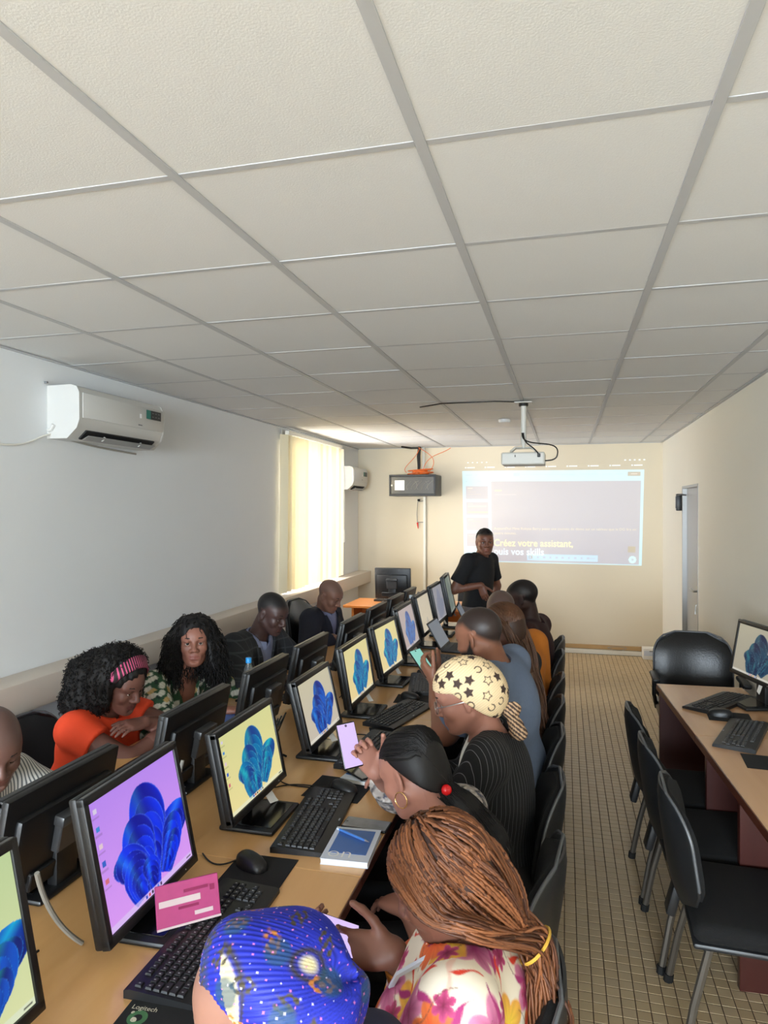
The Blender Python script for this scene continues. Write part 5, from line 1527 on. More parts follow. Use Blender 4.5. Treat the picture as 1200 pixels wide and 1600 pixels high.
def head_field(F, fr, sc=1.0, jaw=1.0, smile=0.0, lid=0.0, lips=1.0, nose=1.0):
    H, f, l, u = fr; R = np.stack([f, l, u])
    def p(x, y, z): return H + sc * (x * f + y * l + z * u)
    S = sc
    F.ell(p(-0.012, 0, 0.040), A(0.100, 0.077, 0.086) * S, R, 0.02)
    F.ell(p(0.030, 0, -0.030), A(0.062, 0.061 * jaw, 0.084) * S, R, 0.035 * S)
    F.ell(p(0.045, 0, 0.035), A(0.050, 0.060, 0.050) * S, R, 0.03 * S)
    for s in (-1, 1):
        F.cone(p(-0.012, s * 0.058, -0.045), p(0.055, s * 0.024 * jaw, -0.096), 0.020 * S, 0.017 * S, 0.03 * S)
        F.ell(p(0.060, s * 0.040, -0.026), A(0.026, 0.024, 0.026) * S, R, 0.02 * S)         # cheek
        F.cone(p(0.086, s * 0.012, 0.020), p(0.070, s * 0.050, 0.022), 0.010 * S, 0.009 * S, 0.014 * S)   # brow
    F.ell(p(0.073, 0, -0.100), A(0.020, 0.024 * jaw, 0.018) * S, R, 0.022 * S)
    for s in (-1, 1):
        F.ell(p(0.098, s * 0.032, 0.002), A(0.015, 0.019, 0.012) * S, R, 0.012 * S, 's')     # socket
    F.cone(p(0.090, 0, 0.014), p(0.108, 0, -0.026), 0.008 * S, 0.0105 * S * nose, 0.010 * S)
    F.ell(p(0.108, 0, -0.031), A(0.013, 0.014 * nose, 0.010) * S, R, 0.006 * S)
    for s in (-1, 1):
        F.ell(p(0.098, s * 0.0145 * nose, -0.034), A(0.012, 0.0095, 0.009) * S, R, 0.006 * S)
        F.ell(p(0.107, s * 0.008, -0.0425), A(0.006, 0.0035, 0.004) * S, R, 0.003 * S, 's')  # nostril
    F.ell(p(0.076, 0, -0.066), A(0.017, 0.034, 0.026) * S, R, 0.02 * S)                       # muzzle
    sm = 0.006 * smile
    for s in (-1, 1):
        F.cone(p(0.0915, 0, -0.0610), p(0.0885, s * 0.013, -0.0600), 0.0056 * S * lips, 0.0056 * S * lips, 0.005 * S)
        F.cone(p(0.0885, s * 0.013, -0.0600), p(0.0780, s * 0.0265, -0.0660 + sm), 0.0056 * S * lips, 0.0028 * S, 0.005 * S)
        F.cone(p(0.0905, 0, -0.0745), p(0.0870, s * 0.013, -0.0738), 0.0068 * S * lips, 0.0062 * S * lips, 0.005 * S)
        F.cone(p(0.0870, s * 0.013, -0.0738), p(0.0780, s * 0.0255, -0.0672 + sm), 0.0062 * S * lips, 0.0028 * S, 0.005 * S)
    for s in (-1, 1):
        F.cone(p(0.0985, 0, -0.0676), p(0.0950, s * 0.013, -0.0672), 0.0017 * S, 0.0017 * S, 0.002 * S, 's')
        F.cone(p(0.0950, s * 0.013, -0.0672), p(0.0830, s * 0.0275, -0.0665 + sm), 0.0017 * S, 0.0014 * S, 0.002 * S, 's')
    F.ell(p(0.0935, 0, -0.0890), A(0.010, 0.018, 0.006) * S, R, 0.008 * S, 's')               # crease above the chin
    for s in (-1, 1):                                                                         # eyelids
        F.ell(p(0.0775, s * 0.032, 0.0128 - 0.0062 * lid), A(0.0148, 0.0175, 0.0085 + 0.0032 * lid) * S, R, 0.003 * S)
        F.ell(p(0.0765, s * 0.032, -0.0118), A(0.0142, 0.0165, 0.0062) * S, R, 0.003 * S)
        e = np.stack([nrm(f * 0.92 + s * l * -0.3), nrm(l * s + f * 0.3), u])
        F.ell(p(-0.010, s * 0.079, -0.004), A(0.017, 0.006, 0.030) * S, e, 0.006 * S)         # ear
        F.ell(p(-0.004, s * 0.085, -0.002), A(0.008, 0.005, 0.014) * S, e, 0.004 * S, 's')
        F.ell(p(-0.006, s * 0.078, -0.028), A(0.008, 0.006, 0.008) * S, e, 0.005 * S)
    return F

def head_local(V, fr, sc=1.0):
    H, f, l, u = fr
    d = (V - H) / sc
    return d @ f, d @ l, d @ u

def skin_cols(V, fr, base, sc=1.0, scalp=None, beard=None, lip=None, scalp_line=0.055):
    """skin tone with lips, optional short-cropped scalp and beard shading of the hair itself"""
    C = np.tile(np.asarray(base, float), (len(V), 1))
    x, y, z = head_local(V, fr, sc)
    g = np.sin(V @ A(37.0, 21.0, 29.0)) * 0.5 + np.sin(V @ A(-61.0, 47.0, 13.0)) * 0.5
    C *= (1 + 0.035 * g)[:, None]
    hd = (np.abs(z) < 0.2) & (np.abs(x) < 0.2) & (np.abs(y) < 0.15)
    lp = hd & (x > 0.072) & ((y / 0.0285) ** 2 + ((z + 0.0676) / 0.0150) ** 2 < 1)
    C[lp] = C[lp] * 0.45 + np.asarray(lip if lip is not None else np.asarray(base) * A(1.12, 0.72, 0.74)) * 0.55
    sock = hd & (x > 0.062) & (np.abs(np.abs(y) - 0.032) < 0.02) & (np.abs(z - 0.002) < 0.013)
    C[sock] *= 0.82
    if scalp is not None:
        line = scalp_line - 0.0 * x
        a = np.clip((z - (line + np.where(x < 0.02, (x - 0.02) * 0.95, (x - 0.02) * 0.1)) + 0.008) / 0.028, 0, 1) * hd
        ear = (np.abs(y) > 0.072) & (np.abs(x + 0.008) < 0.03) & (np.abs(z) < 0.035)
        a = np.where(ear, 0, a)
        C = C * (1 - a[:, None]) + np.asarray(scalp) * a[:, None]
    if beard is not None:
        a = np.clip((-z - 0.035 + np.clip(-(x - 0.035), 0, 1) * 1.1) / 0.014, 0, 1) * np.clip((x + 0.012) / 0.012, 0, 1) * hd * (z > -0.135)
        a = np.where(lp | ((x > 0.09) & (z > -0.05)), 0, a)
        C = C * (1 - a[:, None]) + np.asarray(beard) * a[:, None]
    return C

def eyeballs(root, fr, sc, gaze, origin):
    H, f, l, u = fr
    for s in (-1, 1):
        c = H + sc * (0.0765 * f + s * 0.032 * l + 0.0015 * u)
        g = nrm(gaze); e1 = nrm(np.cross(g, (0, 0, 1))); e2 = np.cross(g, e1)
        V = []; Fc = []; mi = []; n = 12; rings = [0, 0.34, 0.66, 1.0, 1.5, 2.2, PI]
        for a in rings:
            for k in range(n):
                t = 2 * PI * k / n
                V.append(c - origin + 0.0126 * sc * (math.cos(a) * g + math.sin(a) * (math.cos(t) * e1 + math.sin(t) * e2)))
        for i in range(len(rings) - 1):
            for k in range(n):
                k2 = (k + 1) % n; Fc.append((i * n + k, i * n + k2, (i + 1) * n + k2, (i + 1) * n + k)); mi.append(1 if i < 2 else 0)
        link('eye', new_mesh('eye', V, polys=Fc, mats=[M['eye_white'], M['eye_dark']], mat_idx=mi), root)

def brows(root, fr, sc, origin):
    H, f, l, u = fr
    for s in (-1, 1):
        pts = [H + sc * (x * f + s * y * l + z * u) - origin for x, y, z in ((0.0965, 0.013, 0.0245), (0.0945, 0.025, 0.0300), (0.0865, 0.041, 0.0305), (0.0775, 0.051, 0.0265))]
        MB().tube(pts, [0.0036 * sc, 0.0046 * sc, 0.0040 * sc, 0.0018], 6).build('eyebrow', M['brow'], root)

def put(name, V, Q, mats, root, origin, cols=None, tris=None):
    return link(name, new_mesh(name, V - origin, quads=Q, mats=mats if isinstance(mats, (list, tuple)) else [mats], cols=cols), root)

def wrinkle(V, N, amp, seed=0, fx=(34, 27, 40)):
    g = np.random.default_rng(seed); out = np.zeros(len(V))
    for k in range(5):
        w = g.normal(size=3) * np.array(fx) * 0.6; out += np.sin(V @ w + g.uniform(0, 6))
    return V + N * (amp * out / 2.5)[:, None]

def cone_wrap(a, b, f):
    return A(a) + (A(b) - A(a)) * f

def person(label, pel, face, Nk, H, hf, skin, sw=0.175, g=1.0, bust=0.0, belly=0.0, arms=None, sleeve='long', top=None, top_cols=None, top_h=0.0085, top_sub=False, top_name='shirt',
           legs='trouser', scalp=None, beard=None, lip=None, hs=1.0, jaw=1.0, smile=0.0, lid=0.5, gaze=None, roll=0.0, neckhole=0.012, jacket=None, wr=0.005, stand=False, scalp_line=0.055,
           head_h=0.0042, nose=1.15, seated_knee=0.43, collar=None, lips=1.1, vneck=0.0, seed=1, under=None, shoulder_drop=0.045, arm_r=1.0):
    """one figure: continuous body mesh plus clothing, hair and eyes as parts"""
    pel = A(pel); Nk = A(Nk); H = A(H)
    origin = A(pel[0], pel[1], 0.0)
    root = thing('person', label, 'person', tuple(origin))
    f2 = A(math.cos(face), math.sin(face), 0); l2 = A(-math.sin(face), math.cos(face), 0)
    u = nrm(Nk - pel); t = nrm(np.cross(l2, u))
    R = np.stack([t, l2, u])
    fr = head_frame(H, hf, roll)
    L = np.linalg.norm(Nk - pel)
    chest = Nk - u * (0.17 * L / 0.5) - t * 0.005
    absd = pel + u * 0.17
    Sh = {s: Nk - u * shoulder_drop + l2 * (s * sw) - t * 0.01 for s in (-1, 1)}
    info = dict(root=root, origin=origin, fr=fr, Nk=Nk, pel=pel, u=u, t=t, l=l2, Sh=Sh, R=R, hs=hs)
    def torso(F, e, k=0.05):
        F.ell(pel + u * 0.02, A(0.118 * g + belly * 0.5 + e, 0.165 * g + e, 0.125 + e), R, k)
        F.ell(absd + t * belly * 0.6, A(0.108 * g + belly + e, 0.142 * g + belly * 0.5 + e, 0.17 + e), R, k)
        F.ell(chest, A(0.112 * g + e, sw * 0.93 * min(g, 1.1) + e, 0.185 * L / 0.5 + e), R, k)
        for s in (-1, 1):
            F.cone(Nk - u * 0.02, Sh[s] - l2 * s * 0.02, 0.052 + e, 0.060 * min(g, 1.12) + e, 0.045)
            if bust:
                F.ell(Nk - u * 0.235 * L / 0.5 + t * 0.085 * g + l2 * s * 0.078, A(0.062, 0.070, 0.070) * bust + e, R, 0.04)
    El = {}
    Wr = {}
    arms = arms or {}
    for s in (-1, 1):
        w, pole, hnd = arms.get(s, (pel + f2 * 0.30 + l2 * s * 0.13 + A(0, 0, 0.10), A(0, 0, -1) + l2 * s * 0.5 - f2 * 0.5, None))
        Wr[s] = A(w); El[s] = ik(Sh[s], Wr[s], 0.285, 0.25, pole)
    info['El'] = El; info['Wr'] = Wr
    if stand:
        hip = {s: pel + l2 * s * 0.09 - A(0, 0, 0.02) for s in (-1, 1)}
        knee = {s: A(hip[s][0], hip[s][1], 0.50) + f2 * 0.02 for s in (-1, 1)}
        ank = {s: A(hip[s][0], hip[s][1], 0.09) - f2 * 0.02 for s in (-1, 1)}
    else:
        hip = {s: pel + l2 * s * 0.09 for s in (-1, 1)}
        knee = {s: A(*(hip[s] + f2 * seated_knee + l2 * s * 0.03)[:2], 0.50) for s in (-1, 1)}
        ank = {s: A(*(knee[s] - f2 * 0.02)[:2], 0.10) for s in (-1, 1)}
    def leg_(F, e, full=True):
        for s in (-1, 1):
            F.cone(hip[s], knee[s], 0.088 * g + e, 0.060 + e, 0.04); F.cone(knee[s], ank[s], 0.056 + e, 0.040 + e, 0.03)
    # --- skin: body, head and hands joined as one mesh
    Fb = Field(); torso(Fb, -0.012); leg_(Fb, -0.01)
    for s in (-1, 1):
        Fb.cone(Sh[s], El[s], 0.050 * g * arm_r, 0.041 * g * arm_r, 0.03); Fb.cone(El[s], Wr[s], 0.042 * g * arm_r, 0.027, 0.02)
        Fb.cone(ank[s] + A(0, 0, -0.03), ank[s] + f2 * 0.14 + A(0, 0, -0.055), 0.032, 0.026, 0.03)
    Fb.cone(Nk - u * 0.03, H - 0.035 * fr[1] - 0.045 * fr[3], 0.058 * min(g, 1.1), 0.055 * hs, 0.03)
    Vb, Qb = Fb.mesh(0.0125)
    Fh = Field(); head_field(Fh, fr, hs, jaw, smile, lid, lips, nose)
    Fh.cone(Nk - u * 0.03, H + hs * (-0.030 * fr[1] - 0.050 * fr[3]), 0.058 * min(g, 1.1), 0.054 * hs, 0.03)
    Vh, Qh = Fh.mesh(head_h)
    Vs, Qs = [Vb, Vh], [Qb, Qh + len(Vb)]; off = len(Vb) + len(Vh)
    for s in (-1, 1):
        hnd = arms[s][2] if s in arms else None
        if hnd is None:
            hnd = dict(d=nrm(Wr[s] - El[s]), n=A(0, 0, -1), curl=(0.4, 0.6, 0.4))
        Fd = Field(); hand_field(Fd, Wr[s], hnd['d'], hnd['n'], s < 0, hnd.get('curl', (0.35, 0.5, 0.4)), hnd.get('thumb', 0.3), hnd.get('sc', 1.0), hnd.get('spread', 0.08))
        Fd.cone(El[s] + (Wr[s] - El[s]) * 0.55, Wr[s], 0.035 * g * arm_r, 0.027, 0.015)
        Vd, Qd = Fd.mesh(0.0045)
        Vs.append(Vd); Qs.append(Qd + off); off += len(Vd)
    V = np.concatenate(Vs); Q = np.concatenate(Qs)
    put('body', V, Q, M['skin'], root, origin, skin_cols(V, fr, skin, hs, scalp, beard, lip, scalp_line))
    eyeballs(root, fr, hs, gaze if gaze is not None else fr[1], origin)
    brows(root, fr, hs, origin)
    # --- clothing
    def sleeves(F, e, kind):
        for s in (-1, 1):
            if kind == 'long':
                F.cone(Sh[s], El[s], 0.056 * g * arm_r + e, 0.050 * g * arm_r + e, 0.035); F.cone(El[s], cone_wrap(El[s], Wr[s], 0.93), 0.050 * g * arm_r + e, 0.034 + e, 0.025, cut=True)
            elif kind == '34':
                F.cone(Sh[s], El[s], 0.060 * g * arm_r + e, 0.058 * g * arm_r + e, 0.035); F.cone(El[s], cone_wrap(El[s], Wr[s], 0.45), 0.056 * g * arm_r + e, 0.052 + e, 0.025, cut=True)
            elif kind == 'short':
                F.cone(Sh[s], cone_wrap(Sh[s], El[s], 0.72), 0.060 * g * arm_r + e, 0.060 * g * arm_r + e, 0.035, cut=True)
            elif kind == 'cap':
                F.cone(Sh[s], cone_wrap(Sh[s], El[s], 0.42), 0.056 * g * arm_r + e, 0.057 * g * arm_r + e, 0.035, cut=True)
    def garment(e, kind, V0=0.0, nh=neckhole):
        F = Field(); torso(F, e); sleeves(F, e, kind)
        up = nrm(H - 0.03 * fr[1] - Nk)
        F.cone(Nk - u * 0.01, Nk + up * 0.16, 0.058 * min(g, 1.1) + nh, 0.075 + nh, 0.008, 's')
        if V0:
            def vcut(P, V0=V0):
                d = P - Nk; a = d @ t; b = d @ l2; c = d @ u
                w = 0.006 + 0.085 * np.clip((c + V0) / V0, 0, 1.3)
                return np.maximum(np.maximum(np.abs(b) - w, -(a - 0.02)), -(c + V0))
            F.fn(vcut, Nk - 0.5, Nk + 0.3, 's', 0.006)
        return F
    Ft = garment(0.010, sleeve, vneck)
    Vt, Qt = Ft.mesh(top_h)
    if top_sub: Vt, Qt = subdiv(Vt, Qt)
    Vt = wrinkle(Vt, vnormals(Vt, Qt), wr, seed)
    Nt = vnormals(Vt, Qt)
    put(top_name, Vt, Qt, top, root, origin, top_cols(Vt, Nt, info) if top_cols else None)
    if under is not None:
        Fu = garment(0.002, 'none', 0.0, 0.010); put('undershirt', *Fu.mesh(0.010), under, root, origin)
    if jacket:
        Fj = garment(0.028, 'long', jacket.get('v', 0.36), 0.026)
        Vj, Qj = Fj.mesh(0.0095); Vj = wrinkle(Vj, vnormals(Vj, Qj), 0.0055, seed + 9, (22, 22, 22))
        put('jacket', Vj, Qj, jacket['mat'], root, origin)
        # lapels: folded strips along the opening
        V0 = jacket.get('v', 0.36)
        for s in (-1, 1):
            pts = []
            for k in range(9):
                c = -V0 + 0.01 + V0 * 0.98 * k / 8; w = 0.006 + 0.085 * (c + V0) / V0
                wid = 0.052 * math.sin(PI * min(1, 0.12 + 0.8 * k / 8)) + 0.006
                row = []
                for q in (0.0, 0.5, 1.0):
                    b_ = w + wid * q
                    # front surface depth of the chest at this height
                    zc_ = (Nk + u * c - chest) @ u / (0.185 * L / 0.5 + 0.04); zc2 = (Nk + u * c - absd) @ u / 0.21
                    dep = max((0.112 * g + 0.034) * math.sqrt(max(0.02, 1 - min(1, zc_ * zc_) - (b_ / (sw + 0.03)) ** 2 * 0.8)), (0.108 * g + belly + 0.034) * math.sqrt(max(0.02, 1 - min(1, zc2 * zc2) - (b_ / (0.19 * g)) ** 2)))
                    row.append(Nk + u * c + l2 * s * b_ + t * (dep + 0.006 - 0.005 * q))
                pts.append(row)
            VV = np.array(pts).reshape(-1, 3); VV = np.vstack([VV, VV - t * 0.004]); FF = []
            for k in range(8):
                for q in range(2):
                    a = k * 3 + q; FF.append((a, a + 1, a + 4, a + 3)); FF.append((a + 27, a + 30, a + 31, a + 28))
            link('lapel', new_mesh('lapel', VV - origin, polys=FF, mats=[jacket['mat']]), root)
    if collar is not None:
        up = nrm(H - 0.03 * fr[1] - Nk); e1 = nrm(t - (t @ up) * up); e2 = np.cross(up, e1)
        VV = []; FF = []; n = 28
        rows = ((0.004, 0.062, 0.018), (0.0, 0.070, -0.002), (-0.004, 0.066, 0.042), (-0.008, 0.076, 0.040), (0.0, 0.086, 0.006), (-0.0, 0.090, -0.004))
        for (dz, r, z) in rows[0:0]: pass
        prof = ((0.064, -0.012), (0.061, 0.030), (0.063, 0.036), (0.069, 0.033), (0.081, 0.004), (0.084, -0.006))
        for (r, z) in prof:
            for k in range(n):
                a = 0.22 + (2 * PI - 0.44) * k / (n - 1)
                fr_ = 1 + 0.10 * (1 + math.cos(a)) / 2
                VV.append(Nk + up * (z - 0.016 * (1 + math.cos(a)) / 2) + (e1 * math.cos(a) + e2 * math.sin(a)) * r * min(g, 1.1) * fr_)
        for i in range(len(prof) - 1):
            for k in range(n - 1):
                FF.append((i * n + k, i * n + k + 1, (i + 1) * n + k + 1, (i + 1) * n + k))
        link('collar', new_mesh('collar', np.array(VV) - origin, polys=FF, mats=[collar]), root)
    Fp = Field()
    Fp.ell(pel - u * 0.01, A(0.125 * g + belly * 0.4, 0.172 * g, 0.125), R, 0.04); leg_(Fp, 0.012)
    Vp, Qp = Fp.mesh(0.0145)
    put('trousers' if legs != 'skirt_dark' else 'skirt', Vp, Qp, M[legs], root, origin)
    for s in (-1, 1):
        Fs = Field(); Fs.cone(ank[s] + A(0, 0, -0.045), ank[s] + f2 * 0.15 + A(0, 0, -0.06), 0.045, 0.036, 0.03); Fs.cone(ank[s] + A(0, 0, 0.0), ank[s] + A(0, 0, -0.05), 0.042, 0.045, 0.03)
        Fs.fn(lambda P: P[..., 2] - 0.004, ank[s] - 0.3, ank[s] + 0.3, 's', 0.004) if False else None
        Vq, Qq = Fs.mesh(0.012); Vq[:, 2] = np.maximum(Vq[:, 2], 0.002)
        put('shoe', Vq, Qq, M['shoe'], root, origin)
    return info

def hair_cap(info, mat, infl=0.006, line=0.055, name='hair', h=0.0045, extra=None, side=0.0, noise=0.0, back=0.0):
    """close hair following the skull, cut at the hairline"""
    H, f, l, u = info['fr']; s = info['hs']; R = np.stack([f, l, u]); F = Field()
    F.ell(H + s * (-0.012 * f + 0.040 * u), A(0.100, 0.077, 0.086) * s + infl, R, 0.02)
    F.ell(H + s * (-0.045 * f - 0.01 * u), A(0.065, 0.066, 0.075) * s + infl * 0.9, R, 0.03)
    if extra: extra(F)
    def face(P):
        d = (P - H) / s; x = d @ f; z = d @ u; y = np.abs(d @ l)
        lim = line + np.where(x < 0.02, (x - 0.02) * 1.05 - side, (x - 0.02) * 0.12) + 0.12 * np.clip(y - 0.05, 0, 1)
        return (z - lim) * s
    F.fn(face, H - 0.25, H + 0.25, 's', 0.006) if not extra or True else None
    V, Q = F.mesh(h)
    if noise:
        V = wrinkle(V, vnormals(V, Q), noise, 3, (260, 260, 260))
    return put(name, V, Q, mat, info['root'], info['origin'])
# ================================================================== people around the tables
def phone_held(label, pos, normal, up, smat, w=0.074, l=0.155):
    o = phone(label, tuple(pos), (0, 0, 0), smat, w, l)
    z = nrm(normal); y = nrm(A(up) - (A(up) @ z) * z); x = np.cross(y, z)
    o.rotation_euler = Matrix(np.stack([x, y, z], 1).tolist()).to_euler()
    return o

def tufts(V, N, count, seed, rad=0.0022, length=0.03, coils=1.6, droop=0.0, coil_r=0.007):
    """short spiral curls standing on a hair volume"""
    g = np.random.default_rng(seed); idx = g.choice(len(V), count, replace=len(V) < count)
    paths = []
    for i in idx:
        n = nrm(N[i] + g.normal(size=3) * 0.45 + A(0, 0, -droop)); e1 = nrm(np.cross(n, g.normal(size=3))); e2 = np.cross(n, e1)
        L = length * g.uniform(0.6, 1.3); s = np.linspace(0, 1, 9); ph = g.uniform(0, 6)
        cr = coil_r * g.uniform(0.6, 1.2)
        P = V[i] - N[i] * 0.008 + s[:, None] * L * n + (np.cos(2 * PI * coils * s + ph)[:, None] * e1 + np.sin(2 * PI * coils * s + ph)[:, None] * e2) * cr * s[:, None] ** 0.5 + A(0, 0, -droop * L) * (s ** 2)[:, None]
        paths.append(P)
    return strands(paths, rad, 3)

def outside(P, fr, s=1.0, infl=0.006):
    """keep a strand on or above the scalp"""
    H, f, l, u = fr; c = H + s * (-0.012 * f + 0.040 * u); d = P - c
    q = np.stack([d @ f / (0.100 * s + infl), d @ l / (0.077 * s + infl), d @ u / (0.086 * s + infl)], -1); n = np.linalg.norm(q, axis=-1)
    k = np.where(n < 1, 1 / np.maximum(n, 0.2), 1.0)
    return c + d * k[..., None]

def join(*parts):
    Vs = []; Qs = []; o = 0
    for V, Q in parts:
        Vs.append(V); Qs.append(Q + o); o += len(V)
    return np.concatenate(Vs), np.concatenate(Qs)

RIGHT = PI
DK = c8(94, 62, 50); DK2 = c8(78, 52, 44); MD = c8(122, 80, 64); LT = c8(170, 118, 100)

# --- 1 woman in the blue headscarf, nearest
M['dress_navy'] = pm('dress_navy', rgb(34, 36, 58), 0.9)
p = person('woman in a royal blue patterned headscarf at the bottom of the photo, seen from behind', (-0.225, 0.92, 0.53), RIGHT, (-0.335, 0.93, 0.92), (-0.425, 0.928, 1.062), (-0.94, 0.0, -0.32), c8(150, 108, 92),
           sw=0.165, bust=0.9, top=M['dress_navy'], legs='skirt_dark', lid=0.8, head_h=0.0036, top_name='dress', g=1.02,
           arms={1: ((-0.52, 0.82, 0.80), (0, -0.3, -1), dict(d=(-1, 0.2, 0), n=(0, 0, -1))), -1: ((-0.52, 1.02, 0.80), (0, 0.3, -1), dict(d=(-1, 0, 0), n=(0, 0, -1)))})
def wrap_field(fr, s, infl, back, line, knot=None, tilt=1.05, xcut=0.2):
    H, f, l, u = fr; R = np.stack([f, l, u]); F = Field()
    F.ell(H + s * (-0.012 * f + 0.042 * u), A(0.102, 0.080, 0.088) * s + infl, R, 0.02)
    F.ell(H + s * (-0.055 * f + 0.005 * u), A(0.072, 0.076, 0.080) * s + infl + back, R, 0.03)
    if knot: knot(F)
    def face(P):
        d = (P - H) / s; x = d @ f; z = d @ u; y = np.abs(d @ l)
        return np.minimum(z - (line + np.where(x < 0.03, (x - 0.03) * tilt, (x - 0.03) * 0.15)), xcut - x) * s
    F.fn(face, H - 0.3, H + 0.3, 's', 0.008)
    return F
M['scarf_blue'] = attr_mat('headscarf_blue_print', 0.55, spec=0.4)
H, f, l, u = p['fr']
def kn(F):
    F.ell(H - 0.115 * f + 0.0 * u + 0.01 * l, (0.042, 0.058, 0.050), np.stack([f, l, u]), 0.02)
V, Q = wrap_field(p['fr'], 1.0, 0.010, 0.012, 0.078, kn, 1.25, 0.054).mesh(0.0045)
V, Q = subdiv(V, Q); N = vnormals(V, Q)
x, y, z = head_local(V, p['fr'])
ang = np.arctan2(y, z - 0.02)
V = V + N * (0.0007 * np.sin(ang * 95 + 6 * x / 0.1))[:, None] + N * (0.006 * np.sin(ang * 3.0 + x * 28) * np.clip((0.06 - x) / 0.05, 0, 1))[:, None]
N = vnormals(V, Q)
C = np.tile(c8(26, 40, 168), (len(V), 1)) * (0.88 + 0.22 * np.sin(ang * 95 + 6 * x / 0.1))[:, None]
patch = np.sin(x * 33 + 1.0) + np.sin(y * 37 - 0.4) + np.sin(z * 31 + x * 12)
cream = np.clip((patch - 1.30) * 8, 0, 1) * (x < 0.0)
C = C * (1 - cream[:, None]) + c8(206, 194, 150) * cream[:, None]
edge = np.clip(1 - np.abs(patch - 1.18) * 6, 0, 1) * (x < 0.0)
C = C * (1 - edge[:, None]) + c8(52, 46, 34) * edge[:, None]
bandz = np.clip(1 - np.abs(x - 0.036) / 0.012, 0, 1) ** 0.5
C = C * (1 - 0.7 * bandz[:, None]) + c8(52, 62, 48) * 0.7 * bandz[:, None]
bandz = np.clip((x - 0.049) / 0.003, 0, 1); C = C * (1 - bandz[:, None]) + c8(214, 196, 140) * bandz[:, None]
def orange_cluster(a, b, n, g):
    r = np.hypot(a, b * 1.7); k = np.sin(a * 9 + n) * np.sin(b * 11 + n * 2) + 0.5 * np.sin(r * 14)
    return np.clip((0.95 - r) * 4, 0, 1) * np.clip(0.4 + k * 1.6, 0, 1), (c8(170, 106, 44) if n % 2 else c8(70, 62, 42))
stamp(V, N, C, scatter(V, N, 0.05, 3, (x < 0.05)), 0.026, orange_cluster, 1)
def teal_cluster(a, b, n, g):
    r = np.hypot(a, b); return np.clip((1 - r) * 3, 0, 0.75), c8(30, 70, 96)
stamp(V, N, C, scatter(V, N, 0.075, 9, x < 0.02), 0.022, teal_cluster, 4)
def dot(a, b, n, g):
    return (np.hypot(a, b) < 0.85) * 1.0, (c8(216, 120, 176) if n % 3 else c8(214, 206, 232))
stamp(V, N, C, scatter(V, N, 0.0115, 4), 0.0017, dot, 2)
put('headscarf', V, Q, M['scarf_blue'], p['root'], p['origin'], np.clip(C, 0, 1))

# --- 2 woman with copper braids and floral blouse
M['floral'] = attr_mat('floral_blouse', 0.7)
def floral_cols(V, N, info):
    C = np.tile(c8(238, 226, 206), (len(V), 1))
    C *= (1 + 0.02 * np.sin(V @ A(60, 40, 50)))[:, None]
    def petals(cin, cout, np_=5, wob=0.42):
        def f(a, b, n, g):
            r = np.hypot(a, b); th = np.arctan2(b, a)
            R_ = (0.60 + wob * np.abs(np.cos(np_ / 2 * th + n))) * 0.98
            al = np.clip((R_ - r) * 10, 0, 1)
            vein = 0.5 + 0.5 * np.cos(th * np_ * 3 + n)
            w = np.clip(r / R_, 0, 1)[:, None]
            col = np.asarray(cin) * (1 - w) + np.asarray(cout) * w
            return al, col * (0.88 + 0.12 * vein)[:, None]
        return f
    def leaf(c):
        def f(a, b, n, g):
            w = 0.26 * (1 - np.clip(np.abs(a), 0, 1) ** 2) * (0.7 + 0.3 * np.sin(a * 4 + n))
            return np.clip((w - np.abs(b - 0.18 * np.sin(a * 3))) * 14, 0, 1), np.asarray(c)
        return f
    stamp(V, N, C, scatter(V, N, 0.10, 21), 0.052, leaf(c8(232, 196, 176)), 1)
    stamp(V, N, C, scatter(V, N, 0.105, 22), 0.058, petals(c8(150, 36, 98), c8(222, 138, 172)), 2)
    stamp(V, N, C, scatter(V, N, 0.125, 23), 0.056, petals(c8(232, 196, 60), c8(240, 168, 74), 4), 3)
    stamp(V, N, C, scatter(V, N, 0.14, 24), 0.050, petals(c8(226, 84, 36), c8(232, 122, 60), 5), 4)
    stamp(V, N, C, scatter(V, N, 0.07, 25), 0.040, leaf(c8(168, 46, 112)), 5)
    stamp(V, N, C, scatter(V, N, 0.085, 26), 0.036, leaf(c8(222, 62, 40)), 6)
    stamp(V, N, C, scatter(V, N, 0.11, 27), 0.026, petals(c8(120, 20, 60), c8(206, 74, 130), 6), 7)
    def stem(a, b, n, g):
        return np.clip((0.035 - np.abs(b - 0.2 * np.sin(a * 2.5 + n))) * 40, 0, 0.7) * (np.abs(a) < 0.95), c8(120, 70, 60)
    stamp(V, N, C, scatter(V, N, 0.08, 28), 0.05, stem, 8)
    return np.clip(C, 0, 1)
HB = A(-0.240, 1.385, 1.040)
p = person('woman with long copper braids in a white, pink and orange floral blouse, nearest the aisle', (-0.225, 1.44, 0.53), RIGHT + 0.05, (-0.200, 1.395, 0.925), HB, (-0.88, 0.0, -0.48), MD, sw=0.175, g=1.12, bust=1.0,
           top=M['floral'], top_cols=floral_cols, top_sub=True, top_h=0.0065, top_name='blouse', legs='skirt_dark', lid=0.9, sleeve='34', wr=0.005,
           arms={1: ((-0.43, 1.33, 0.845), (0.2, -0.5, -1), dict(d=(-0.8, 0.45, 0.25), n=(0.2, 0.6, 0.75), curl=(0.5, 0.6, 0.5))), -1: ((-0.350, 1.425, 0.845), (0.2, 0.5, -1), dict(d=(-0.97, -0.15, 0.02), n=(-0.1, -0.75, 0.6), curl=(0.45, 0.6, 0.5)))})
M['cuff'] = pm('orange_bracelet', rgb(222, 138, 44), 0.6, noise=(60, 0.4))
